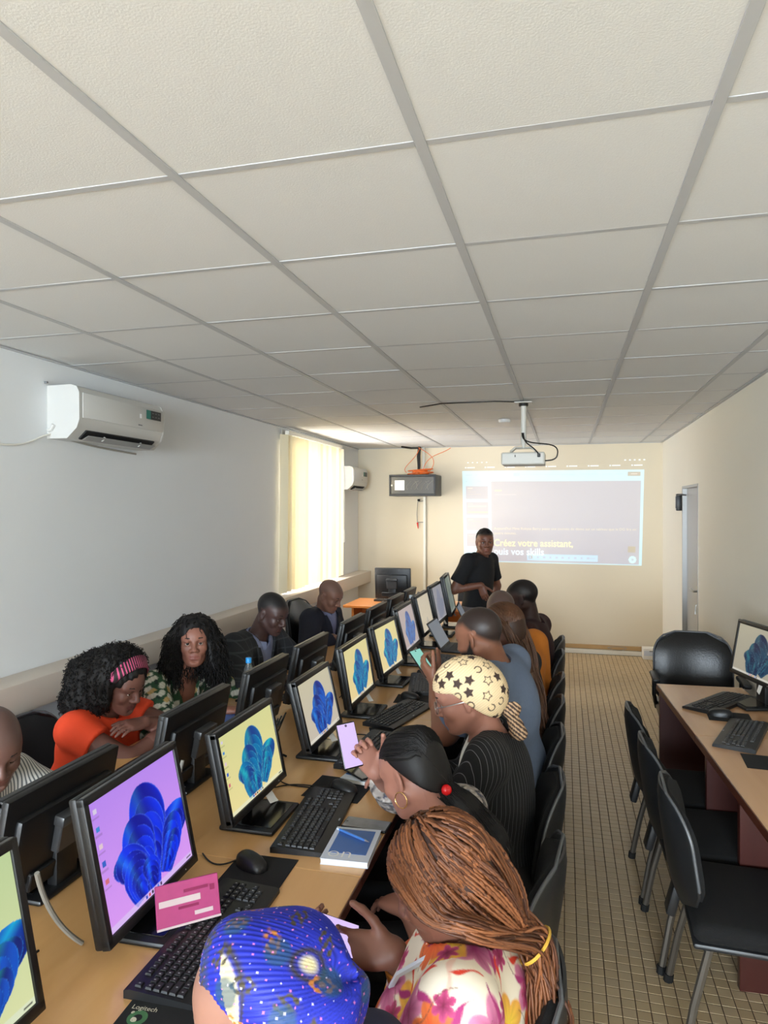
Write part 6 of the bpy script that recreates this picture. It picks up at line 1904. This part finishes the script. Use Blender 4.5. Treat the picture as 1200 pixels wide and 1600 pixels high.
for s in (-1,):
    w, e = p['Wr'][s], p['El'][s]; q = nrm(e - w)
    MB().tube([tuple(w + q * 0.035 - p['origin']), tuple(w + q * 0.085 - p['origin'])], [0.036, 0.040], 14).build('bracelet', M['cuff'], p['root'])
H, f, l, u = p['fr']
lan = MB(); c0 = p['Nk'] - p['origin']
lan.tube([tuple(c0 + p['t'] * a_ + p['l'] * b_ + p['u'] * z_) for a_, b_, z_ in ((0.03, 0.08, 0.02), (0.12, 0.075, -0.06), (0.155, 0.03, -0.16), (0.16, 0.0, -0.24))], 0.006, 5)
lan.build('lanyard', M['book_pale'], p['root'])
G = A(-0.058, 1.44, 0.90)
gcen = np.random.default_rng(5)
paths = []
R = np.stack([f, l, u])
for i in range(760):
    # root on the scalp, parted at the crown
    th = gcen.uniform(-2.0, 2.0); ph = gcen.uniform(-0.95, 1.2)
    x0 = math.sin(ph) * 0.104 - 0.012; rr = math.cos(ph)
    y0 = 0.080 * rr * math.sin(th); z0 = 0.040 + 0.090 * rr * math.cos(th)
    if z0 < 0.052 + (x0 - 0.02) * (1.25 if x0 < 0.02 else -0.2):
        continue
    P0 = H + x0 * f + y0 * l + z0 * u
    sd = 1 if y0 > 0 else -1
    top = 1 - min(1.0, abs(y0) / 0.075)                     # 1 on the parting, 0 low on the side
    lift = gcen.uniform(0.0, 0.012)
    P1 = H + (x0 * 0.86 - 0.004) * f + sd * (0.088 + lift - 0.030 * top) * l + (0.030 + 0.045 * top) * u
    P1b = H + (x0 * 0.62 - 0.020) * f + sd * (0.094 + lift) * l - (0.030 - 0.020 * top) * u
    P2 = H + (x0 * 0.34 - 0.062) * f + sd * (0.082 + lift) * l - (0.085 - 0.03 * top + gcen.uniform(0, 0.02)) * u + A(0.012, 0, 0)
    wb_ = min(1.0, max(0.0, (0.02 - x0) / 0.07))             # the back of the head falls straight to the tie
    nn_ = nrm(P0 - (H - 0.012 * f + 0.02 * u))
    B1 = P0 + (G - P0) * 0.28 + nn_ * (0.022 + lift); B1b = P0 + (G - P0) * 0.55 + nn_ * (0.022 + lift); B2 = P0 + (G - P0) * 0.8 + nn_ * 0.010
    P1 = P1 * (1 - wb_) + B1 * wb_; P1b = P1b * (1 - wb_) + B1b * wb_; P2 = P2 * (1 - wb_) + B2 * wb_
    jx = gcen.normal(size=3) * A(0.012, 0.014, 0.010)
    P3 = G + jx
    P4 = G + A(0.012, -0.004, -0.12) + gcen.normal(size=3) * A(0.018, 0.022, 0.01)
    P5 = G + A(0.020, -0.02, -0.26) + gcen.normal(size=3) * A(0.025, 0.03, 0.02)
    P6 = G + A(0.012, -0.04, -0.40 - gcen.uniform(0, 0.1)) + gcen.normal(size=3) * A(0.022, 0.03, 0.02)
    paths.append(outside(spline([P0, P1, P1b, P2, P3, P4, P5, P6], 84), p['fr'], 1.0, 0.005 + 0.005 * gcen.uniform()))
V, Q = strands(paths, 0.0034, 4, plait=0.0085)
br_ = gcen.uniform(0, 1, len(paths)); hc = c8(74, 42, 28)[None] * (1 - br_[:, None]) + c8(142, 88, 54)[None] * br_[:, None]
put('braids', V, Q, M['hair_copper'], p['root'], p['origin'], np.repeat(hc, 84 * 4, 0))
hair_cap(p, M['scalp_copper'], 0.003, 0.050)
MB().tube([tuple(G + A(0.0, 0, 0.0) + (math.cos(q) * A(0.55, 0.6, 0.5) + math.sin(q) * A(-0.3, 0.9, -0.3)) * 0.046 - p['origin']) for q in [2 * PI * i / 22 for i in range(22)]], 0.0035, 6, closed=True).build('hair_tie', M['yellow_band'], p['root'])
phone_held('phone with a bright lilac screen held by the woman with copper braids', (-0.487, 1.385, 0.885), (0.72, -0.25, 0.62), (-0.45, -0.55, 0.55), M['phone_glow'])

# --- 3 woman with a sleek ponytail in grey print
M['greyprint'] = attr_mat('grey_black_print', 0.8)
def grey_cols(V, N, info):
    C = np.tile(c8(156, 146, 138), (len(V), 1))
    def brush(c):
        def f(a, b, n, g):
            w = 0.30 * (1 - np.clip(np.abs(a), 0, 1) ** 2)
            d = w - np.abs(b - 0.35 * np.sin(a * 2.6 + n))
            return np.clip(d * 9, 0, 1) * (0.75 + 0.25 * np.sin(b * 30)), np.asarray(c)
        return f
    stamp(V, N, C, scatter(V, N, 0.030, 31), 0.030, brush(c8(204, 196, 188)), 1)
    stamp(V, N, C, scatter(V, N, 0.034, 32), 0.034, brush(c8(24, 26, 38)), 2)
    stamp(V, N, C, scatter(V, N, 0.055, 33), 0.028, brush(c8(44, 50, 84)), 3)
    return np.clip(C, 0, 1)
p = person('woman with a sleek black ponytail and red hair bobble, in a grey black print top', (-0.225, 2.02, 0.53), RIGHT, (-0.335, 1.995, 0.885), (-0.435, 1.985, 1.012), (-0.82, 0.40, -0.40), LT * 0.92, sw=0.165, bust=0.9, top=M['greyprint'], top_cols=grey_cols, top_h=0.0065,
           top_name='blouse', legs='skirt_dark', lid=0.8, neckhole=0.016, sleeve='34',
           arms={-1: ((-0.575, 2.085, 0.965), (0.5, 1.0, -0.8), dict(d=(-0.45, -0.25, 0.80), n=(0.35, -0.85, 0.30), curl=(0.7, 0.8, 0.5), thumb=0.4)), 1: ((-0.43, 1.90, 0.655), (0.3, -0.6, -0.6), dict(d=(-0.8, 0.5, -0.1), n=(0, 0, -1)))})
H, f, l, u = p['fr']; o = p['origin']
def bun(F):
    F.ell(H - 0.060 * f - 0.035 * u, (0.052, 0.058, 0.062), np.stack([f, l, u]), 0.03)
hair_cap(p, M['hair_sleek'], 0.007, 0.060, h=0.0042, extra=bun)
NB = H - 0.108 * f - 0.068 * u
gq = np.random.default_rng(77); ps = []
for i in range(420):
    th = gq.uniform(-1.8, 1.8); ph = gq.uniform(0.3, 1.15)
    cs = [H + (0.1085 * math.sin(ph) - 0.012) * f + 0.0855 * math.cos(ph) * math.sin(th) * l + (0.040 + 0.0945 * math.cos(ph) * math.cos(th)) * u]
    for q in (0.5, 1.0, 1.5):
        p2 = ph - q * (ph + 0.9) / 1.5
        cs.append(H + (0.1085 * math.sin(p2) - 0.012) * f + 0.0855 * math.cos(p2) * math.sin(th * (1 + 0.12 * q)) * l + (0.040 + 0.0945 * math.cos(p2) * math.cos(th * (1 + 0.12 * q))) * u)
    cs.append(NB + gq.normal(size=3) * 0.010)
    P_ = outside(spline(cs, 16), p['fr'], 1.0, 0.0075); xx, yy, zz = head_local(P_, p['fr'])
    if (zz[0] < 0.060 + (xx[0] - 0.02) * (1.05 if xx[0] < 0.02 else 0.12)): continue
    ps.append(P_)
put('hair_strands', *strands(ps, 0.0011, 3), M['hair_sleek'], p['root'], o)
Fp_ = Field()
pts = [NB, NB + A(0.05, -0.0, -0.04), NB + A(0.115, 0.0, -0.13), NB + A(0.15, -0.01, -0.25), NB + A(0.155, -0.02, -0.36)]
rr = [0.026, 0.034, 0.050, 0.046, 0.020]
for i in range(4): Fp_.cone(pts[i], pts[i + 1], rr[i], rr[i + 1], 0.03)
V, Q = Fp_.mesh(0.006)
gq = np.random.default_rng(8); ps = []
for i in range(260):
    d_ = gq.normal(size=3); d_ /= np.linalg.norm(d_)
    ps.append(spline([np.array(pts[k]) + d_ * rr[k] * 1.02 + gq.normal(size=3) * 0.004 for k in range(5)], 16))
put('ponytail', *join((V, Q), strands(ps, 0.0016, 3)), M['hair_black'], p['root'], o)
Fr_ = Field(); Fr_.ell(NB + A(0.0, -0.022, 0.012), (0.0155, 0.0155, 0.0155))
put('hair_bobble', *Fr_.mesh(0.004), M['red'], p['root'], o)
for s in (1,):
    c_ = H + (-0.004) * f + s * 0.086 * l - 0.052 * u
    MB().tube([tuple(c_ - o + 0.022 * (math.cos(q) * f + math.sin(q) * u)) for q in [2 * PI * i / 22 for i in range(22)]], 0.0014, 6, closed=True).build('earring', M['gold'], p['root'])
phone_held('phone with a glowing lilac screen raised by the ponytail woman', (-0.655, 2.045, 1.055), (0.62, -0.66, 0.40), (-0.30, 0.25, 0.92), M['phone_glow'], 0.066, 0.138)

# --- 4 woman in the star headscarf
M['pinstripe'] = stripe_mat('black_pinstripe', rgb(17, 17, 19), rgb(104, 104, 108), 0.021, 0.075, 'XY', 0.9, distort=0.02)
p = person('woman in a cream headscarf with black stars, glasses and black pinstripe jacket', (-0.225, 2.51, 0.53), RIGHT, (-0.262, 2.455, 0.995), (-0.342, 2.425, 1.128), (-0.945, -0.10, -0.30), LT, sw=0.175, g=1.12, bust=1.05, top=M['pinstripe'], top_name='jacket', legs='skirt_dark', lid=0.5, vneck=0.19, neckhole=0.014, under=M['paper'],
           arms={1: ((-0.585, 2.42, 0.805), (0.2, -0.6, -1), dict(d=(-0.9, 0.3, -0.05), n=(0, 0, -1))), -1: ((-0.60, 2.60, 0.80), (0.2, 0.6, -1), dict(d=(-1, -0.1, 0), n=(0, 0, -1)))})
H, f, l, u = p['fr']; o = p['origin']
M['scarf_star'] = attr_mat('headscarf_star_print', 0.7)
V, Q = wrap_field(p['fr'], 1.0, 0.014, 0.016, 0.040, None, 1.12).mesh(0.0046); V, Q = subdiv(V, Q); N = vnormals(V, Q)
x, y, z = head_local(V, p['fr'])
V = V + N * (0.0007 * np.sin((z * 0.9 + x * 0.35) * 900))[:, None]
C = np.tile(c8(236, 208, 164), (len(V), 1)) * (0.93 + 0.09 * np.sin((z * 0.9 + x * 0.35) * 900))[:, None]
def star(a, b, n, g):
    r = np.hypot(a, b); th = np.arctan2(b, a); k = np.abs((th / (2 * PI / 5) + 0.5) % 1 - 0.5) * 2
    def Rs(s): return s * 0.40 / np.maximum(0.40 * np.cos(k * PI / 5) + (0.62) * np.sin(k * PI / 5) * 1.05, 0.05)
    R1 = Rs(0.98); R2 = Rs(0.60)
    if n % 3 == 0: al = np.clip((R1 - r) * 12, 0, 1)
    elif n % 3 == 1: al = np.clip((R1 - r) * 12, 0, 1) * np.clip((r - R2) * 12, 0, 1)
    else: al = np.clip((0.13 - np.abs(r - 0.55)) * 14, 0, 1) * (th < 1.9)
    return al, c8(62, 42, 34)
stamp(V, N, C, scatter(V, N, 0.040, 6), 0.0215, star, 3)
put('headscarf', V, Q, M['scarf_star'], p['root'], o, np.clip(C, 0, 1))
Ft_ = Field()
kb = H - 0.122 * f - 0.062 * u
Ft_.ell(kb, (0.020, 0.022, 0.024), None, 0.01)
Ft_.ell(kb + A(0.030, -0.02, -0.012), (0.030, 0.016, 0.034), np.stack([nrm((1, 0.2, -0.4)), nrm((-0.2, 1, 0)), nrm((0.4, 0, 1))]), 0.008)
Ft_.cone(kb + A(0.02, 0, -0.01), kb + A(0.058, -0.028, -0.085), 0.014, 0.026, 0.012); Ft_.cone(kb + A(0.02, 0.01, -0.01), kb + A(0.035, 0.0, -0.095), 0.012, 0.020, 0.012)
V, Q = Ft_.mesh(0.0042); V = wrinkle(V, vnormals(V, Q), 0.003, 4, (140, 140, 140)); N = vnormals(V, Q)
C = np.where((np.sin(V @ A(300, 120, 420)) > 0.15)[:, None], c8(196, 160, 124), c8(58, 40, 32))
put('headscarf_tail', V, Q, M['scarf_star'], p['root'], o, C)
gl = MB()
for s in (-1, 1):
    gl.tube([tuple(H - o + (0.106) * f + (s * 0.033 + 0.025 * math.cos(q)) * l + (-0.004 + 0.021 * math.sin(q)) * u) for q in [2 * PI * i / 20 for i in range(20)]], 0.0017, 6, closed=True)
    gl.tube([tuple(H - o + a_ * f + s * b_ * l + c_ * u) for a_, b_, c_ in ((0.104, 0.058, 0.002), (0.06, 0.078, 0.004), (0.0, 0.083, 0.004), (-0.02, 0.083, -0.012))], 0.0017, 6)
gl.tube([tuple(H - o + 0.108 * f + s * 0.008 * l + 0.004 * u) for s in (-1, 1)], 0.0016, 6)
gl.build('glasses', M['steel'], p['root'])
# --- 5 bearded man in grey blue
M['bluegrey'] = pm('tshirt_grey_blue', rgb(104, 118, 142), 0.9, noise=(60, 0.08), bump=(500, 0.1))
p = person('bearded man in a grey blue T-shirt, broad back turned, holding a phone', (-0.225, 3.02, 0.53), RIGHT - 0.15, (-0.285, 2.955, 1.130), (-0.352, 2.935, 1.245), (-0.86, 0.42, -0.28), c8(140, 92, 70), sw=0.222, g=1.36, belly=0.03, neckhole=0.004, top=M['bluegrey'], top_h=0.0075, wr=0.0055, sleeve='short', top_name='tshirt',
           scalp=c8(44, 32, 28), beard=c8(20, 16, 15), hs=1.02, scalp_line=0.062,
           arms={1: ((-0.555, 2.985, 1.03), (0.1, -0.7, -1), dict(d=(-0.6, 0.3, 0.6), n=(0.4, 0.7, 0.5), curl=(0.5, 0.7, 0.5))), -1: ((-0.56, 3.12, 1.02), (0.1, 0.7, -1), dict(d=(-0.6, -0.3, 0.6), n=(0.3, -0.8, 0.5), curl=(0.5, 0.7, 0.5)))})
phone_held('phone with a mint green screen held by the bearded man', (-0.625, 3.045, 1.095), (0.55, -0.45, 0.70), (-0.65, 0.35, 0.65), emit_mat('phone_display_mint', rgb(150, 220, 205), 0.9), 0.07, 0.145)

# --- 6 woman with long brown hair
p = person('woman with long brown hair hanging down her back, beyond the grey blue T-shirt', (-0.225, 3.56, 0.53), RIGHT - 0.2, (-0.235, 3.52, 1.03), (-0.300, 3.48, 1.190), (-0.86, 0.46, -0.18), MD, sw=0.165, top=pm('top_black', rgb(28, 26, 28), 0.9), top_name='top', legs='skirt_dark', top_h=0.011)
H, f, l, u = p['fr']; o = p['origin']
hair_cap(p, M['hair_brown'], 0.010, 0.060, h=0.006)
ps = []; gq = np.random.default_rng(12)
for i in range(420):
    th = gq.uniform(-1.9, 1.9); ph = gq.uniform(-1.2, 0.8)
    x0 = math.sin(ph) * 0.106 - 0.012; y0 = 0.083 * math.cos(ph) * math.sin(th); z0 = 0.04 + 0.093 * math.cos(ph) * math.cos(th)
    if z0 < -0.02: continue
    P0 = H + x0 * f + y0 * l + z0 * u
    P1 = H - 0.07 * f + y0 * 1.05 * l + 0.02 * u + gq.normal(size=3) * 0.006
    P2 = H + A(0.115, -0.05, -0.13) + y0 * 0.75 * l + gq.normal(size=3) * 0.010
    P3 = H + A(0.155, -0.06, -0.30) + y0 * 0.55 * l + gq.normal(size=3) * 0.014
    P4 = H + A(0.20, -0.07, -0.50 - gq.uniform(0, 0.06)) + y0 * 0.5 * l + gq.normal(size=3) * 0.018
    ps.append(outside(spline([P0, P1, P2, P3, P4], 22), p['fr'], 1.0, 0.009))
put('hair_lengths', *strands(ps, 0.0042, 4), pm('hair_brown_ombre', rgb(92, 58, 36), 0.45, noise=(14, 0.4)), p['root'], o)

# --- 7 bald man in orange, 8 man in maroon
p = person('bald man in an orange shirt facing the projected slide', (-0.225, 4.10, 0.53), RIGHT - 0.7, (-0.315, 4.155, 1.02), (-0.375, 4.19, 1.175), (-0.45, 0.88, -0.12), c8(112, 80, 70), sw=0.195, g=1.15, top=pm('shirt_orange', rgb(206, 122, 38), 0.85, noise=(50, 0.08)), top_h=0.0095, scalp=c8(92, 72, 66), legs='trouser')
p = person('man in a dark maroon shirt in profile, last of the aisle row', (-0.225, 4.80, 0.53), RIGHT - 0.2, (-0.215, 4.83, 1.01), (-0.285, 4.815, 1.175), (-0.96, 0.10, -0.14), c8(62, 42, 38), sw=0.20, g=1.15, top=pm('shirt_maroon', rgb(54, 26, 28), 0.85, noise=(50, 0.12)), top_h=0.0095, scalp=c8(26, 20, 20), hs=1.04, scalp_line=0.045)

# --- 9 presenter standing
p = person('man standing by the projected slide in a black T-shirt and grey trousers', (-0.79, 6.42, 0.86), -0.50, (-0.755, 6.405, 1.35), (-0.715, 6.385, 1.485), (0.30, -0.95, -0.04), c8(120, 76, 58), sw=0.185, g=1.0, top=pm('tshirt_black', rgb(17, 17, 20), 0.9), sleeve='short', legs='trouser_grey', stand=True, scalp=c8(24, 19, 18), smile=1.0, lid=0.2, top_h=0.008, top_name='tshirt', head_h=0.004,
           arms={-1: ((-0.735, 6.235, 1.10), (-1, -0.1, -0.2), dict(d=(0.30, -0.10, -0.9), n=(0.2, 0.95, 0.0), curl=(0.3, 0.45, 0.35))), 1: ((-0.645, 6.60, 0.815), (0.2, 0.8, 0), dict(d=(0.02, -0.1, -1), n=(-0.9, 0, 0), curl=(0.3, 0.4, 0.3)))})
hair_cap(p, M['hair_black'], 0.004, 0.076, noise=0.001)

# --- 10 man in the striped shirt (left row)
M['shirt_stripe'] = stripe_mat('grey_white_stripes', rgb(196, 194, 188), rgb(96, 98, 100), 0.0125, 0.42, 'Y', 0.85, distort=0.05)
p = person('bald man in a grey striped shirt at the left photo edge, looking down', (-2.10, 1.86, 0.53), -0.1, (-1.935, 1.865, 0.865), (-1.835, 1.860, 1.005), (0.80, -0.46, -0.38), c8(104, 74, 66), sw=0.195, g=1.12, top=M['shirt_stripe'], scalp=c8(92, 68, 62), collar=M['shirt_stripe'], top_h=0.007, wr=0.005, lid=0.8, hs=1.04, jaw=1.1, head_h=0.0036, nose=1.3,
           arms={-1: ((-1.70, 1.70, 0.80), (0, -0.6, -1), None), 1: ((-1.66, 1.95, 0.80), (0, 0.8, -0.6), dict(d=(0.9, -0.3, 0), n=(0, 0, -1)))} if False else {1: ((-1.66, 1.98, 0.80), (0, 0.8, -0.6), dict(d=(0.9, -0.3, 0), n=(0, 0, -1))), -1: ((-1.68, 1.72, 0.80), (0, -0.8, -0.6), dict(d=(0.9, 0.3, 0), n=(0, 0, -1)))})

# --- 11 woman in orange
M['orange_top'] = pm('blouse_orange', rgb(240, 74, 36), 0.8, noise=(40, 0.06))
p = person('woman in a bright orange sleeveless blouse with a big black afro and striped hairband', (-2.14, 2.68, 0.53), 0.0, (-2.025, 2.675, 0.875), (-1.925, 2.665, 1.010), (0.925, -0.16, -0.34), c8(108, 70, 60), sw=0.172, g=1.14, bust=1.15, top=M['orange_top'], sleeve='cap', top_name='blouse', smile=1.0, lid=0.75, collar=M['orange_top'], top_h=0.0075, wr=0.004, legs='skirt_dark', head_h=0.0038, lip=c8(96, 44, 46), arm_r=1.04,
           arms={-1: ((-1.735, 2.76, 0.805), (0.1, -0.9, -0.5), dict(d=(0.35, 0.9, 0.05), n=(-0.3, 0, -1))), 1: ((-1.80, 2.66, 0.850), (0.5, 0.9, -0.5), dict(d=(-0.25, -0.95, 0.10), n=(-0.35, 0.05, -0.92), curl=(0.25, 0.35, 0.3)))})
H, f, l, u = p['fr']; o = p['origin']; R = np.stack([f, l, u])
Fa = Field()
Fa.ell(H - 0.040 * f + 0.055 * u, (0.120, 0.125, 0.110), R, 0.03); Fa.ell(H - 0.100 * f - 0.005 * u, (0.135, 0.135, 0.115), R, 0.03); Fa.ell(H - 0.155 * f - 0.045 * u, (0.125, 0.125, 0.10), R, 0.03); Fa.ell(H + A(-0.17, -0.01, -0.075), (0.11, 0.12, 0.085), None, 0.03)
for s in (-1, 1): Fa.ell(H - 0.035 * f + s * 0.085 * l - 0.04 * u, (0.075, 0.045, 0.10), R, 0.03)
Fa.ell(H + 0.092 * f - 0.030 * u, (0.100, 0.090, 0.100), R, 0.015, 's')
V, Q = Fa.mesh(0.007); V = wrinkle(V, vnormals(V, Q), 0.007, 2, (110, 110, 110)); V = wrinkle(V, vnormals(V, Q), 0.003, 5, (260, 260, 260)); N = vnormals(V, Q)
x, y, z = head_local(V, p['fr']); keep = ~((x > 0.02) & (np.abs(y) < 0.10) & (z < 0.11))
put('afro_hair', *join((V, Q), tufts(V[keep], N[keep], 2600, 3, 0.0019, 0.022, 1.7, 0.1, 0.006)), M['hair_black'], p['root'], o)
M['band'] = stripe_mat('hairband_stripes', rgb(44, 28, 32), rgb(206, 82, 126), 0.0105, 0.36, 'Y', 0.7)
hb = MB(); pts = []
hv = []
for k in range(25):
    a = -1.45 + 2.9 * k / 24
    for wq in (-0.030, 0.026):
        for th_ in (0.0, 0.006):
            rx = 0.098 + th_ - wq * 0.3; c_ = H + (0.060 + wq * 0.62 - 0.035 * (1 - math.cos(a))) * f + rx * math.sin(a) * l + (0.040 + (0.092 + th_ - wq * 0.75) * math.cos(a)) * u
            hv.append(c_ - o)
fc = []
for k in range(24):
    b = k * 4; n_ = b + 4
    fc += [(b + 1, n_ + 1, n_ + 3, b + 3), (b, b + 2, n_ + 2, n_), (b, n_, n_ + 1, b + 1), (b + 2, b + 3, n_ + 3, n_ + 2)]
link('hairband', new_mesh('hairband', hv, polys=fc, mats=[M['band']]), p['root'])

# --- 12 woman in green print
M['greenprint'] = attr_mat('green_leaf_print', 0.75)
def green_cols(V, N, info):
    C = np.tile(c8(34, 74, 46), (len(V), 1))
    def block(c):
        def f(a, b, n, g):
            return np.clip((1 - (np.abs(a) ** 2.6 + (np.abs(b) * 1.75) ** 2.6)) * 8, 0, 1), np.asarray(c) * (0.9 + 0.1 * np.cos(a * 9))[:, None]
        return f
    stamp(V, N, C, scatter(V, N, 0.043, 41), 0.0275, block(c8(208, 206, 192)), 1, 0.6)
    stamp(V, N, C, scatter(V, N, 0.085, 42), 0.022, block(c8(196, 164, 104)), 2, 0.6)
    stamp(V, N, C, scatter(V, N, 0.06, 43), 0.016, block(c8(20, 44, 30)), 3, 2.0)
    return np.clip(C, 0, 1)
p = person('woman in a green and white print blouse, long curly hair, looking at the camera', (-2.13, 3.23, 0.53), -0.28, (-1.965, 3.225, 0.925), (-1.880, 3.212, 1.098), (0.50, -0.86, 0.06), c8(140, 92, 76), sw=0.172, g=1.08, bust=1.05, top=M['greenprint'], top_cols=green_cols, top_h=0.0075, top_sub=False, top_name='blouse', sleeve='34', vneck=0.20, wr=0.005, lid=0.15, lip=c8(132, 70, 68), lips=1.0, head_h=0.0032, gaze=(0.50, -0.86, 0.19), legs='skirt_dark', nose=1.1,
           arms={-1: ((-1.66, 3.06, 0.80), (0.0, -0.8, -0.6), dict(d=(0.95, 0.3, 0), n=(0, 0, -1))), 1: ((-1.63, 3.36, 0.80), (0.0, 0.8, -0.6), dict(d=(0.95, -0.3, 0), n=(0, 0, -1)))})
H, f, l, u = p['fr']; o = p['origin']; R = np.stack([f, l, u])
Fa = Field()
Fa.ell(H - 0.020 * f + 0.050 * u, (0.110, 0.108, 0.096), R, 0.03); Fa.ell(H - 0.065 * f - 0.02 * u, (0.095, 0.125, 0.12), R, 0.03)
for s in (-1, 1):
    Fa.ell(H - 0.005 * f + s * 0.098 * l - 0.055 * u, (0.070, 0.046, 0.115), R, 0.03); Fa.ell(H - 0.0 * f + s * 0.115 * l - 0.13 * u, (0.075, 0.050, 0.08), R, 0.03)
Fa.ell(H + 0.098 * f - 0.045 * u, (0.105, 0.067, 0.108), R, 0.015, 's')
V, Q = Fa.mesh(0.007); V = wrinkle(V, vnormals(V, Q), 0.007, 12, (90, 90, 60)); N = vnormals(V, Q)
x, y, z = head_local(V, p['fr']); keep = ~((x > 0.015) & (np.abs(y) < 0.072) & (z < 0.11))
put('curly_hair', *join((V, Q), tufts(V[keep], N[keep], 2200, 13, 0.0022, 0.045, 2.0, 0.9, 0.007)), M['hair_black'], p['root'], o)

# --- 13 man in the checked jacket
M['plaid'] = stripe_mat('dark_check_jacket', rgb(40, 42, 46), rgb(58, 60, 64), 0.05, 0.14, 'Y', 0.9, period2=0.06, line2=rgb(62, 64, 68), axis2='Z')
M['shirt_blue'] = stripe_mat('pale_blue_shirt', rgb(150, 158, 190), rgb(126, 134, 172), 0.008, 0.4, 'Y', 0.85)
p = person('man in a dark checked jacket and pale blue shirt, head bowed', (-2.09, 3.93, 0.53), -0.12, (-1.845, 3.90, 0.995), (-1.735, 3.875, 1.155), (0.90, -0.24, -0.36), c8(70, 48, 44), sw=0.205, g=1.14, top=M['shirt_blue'], jacket=dict(mat=M['plaid'], v=0.34), scalp=c8(22, 19, 20), collar=M['shirt_blue'], lid=0.9, hs=1.0, top_h=0.0095, head_h=0.004, scalp_line=0.060, nose=1.25,
           arms={-1: ((-1.585, 3.72, 0.80), (0.0, -0.8, -0.6), dict(d=(0.95, 0.2, 0), n=(0, 0, -1))), 1: ((-1.57, 4.02, 0.80), (0.0, 0.8, -0.6), dict(d=(0.95, -0.2, 0), n=(0, 0, -1)))})

# --- 14 man in the dark suit
M['suit'] = pm('suit_navy', rgb(30, 33, 46), 0.8, noise=(80, 0.15))
p = person('bald man in a navy suit with bowed head in the leather chair', (-1.945, 5.19, 0.55), -0.15, (-1.865, 5.155, 0.975), (-1.800, 5.13, 1.105), (0.88, -0.22, -0.44), c8(134, 96, 80), sw=0.182, g=1.0, top=M['shirt_blue'], jacket=dict(mat=M['suit'], v=0.36), scalp=c8(118, 88, 76), collar=M['shirt_blue'], lid=1.0, top_h=0.0105, hs=1.0,
           arms={-1: ((-1.74, 5.02, 0.80), (-0.2, -0.8, -0.8), dict(d=(0.9, 0.3, -0.1), n=(0, 0, -1))), 1: ((-1.73, 5.28, 0.80), (-0.2, 0.8, -0.8), dict(d=(0.9, -0.3, -0.1), n=(0, 0, -1)))})
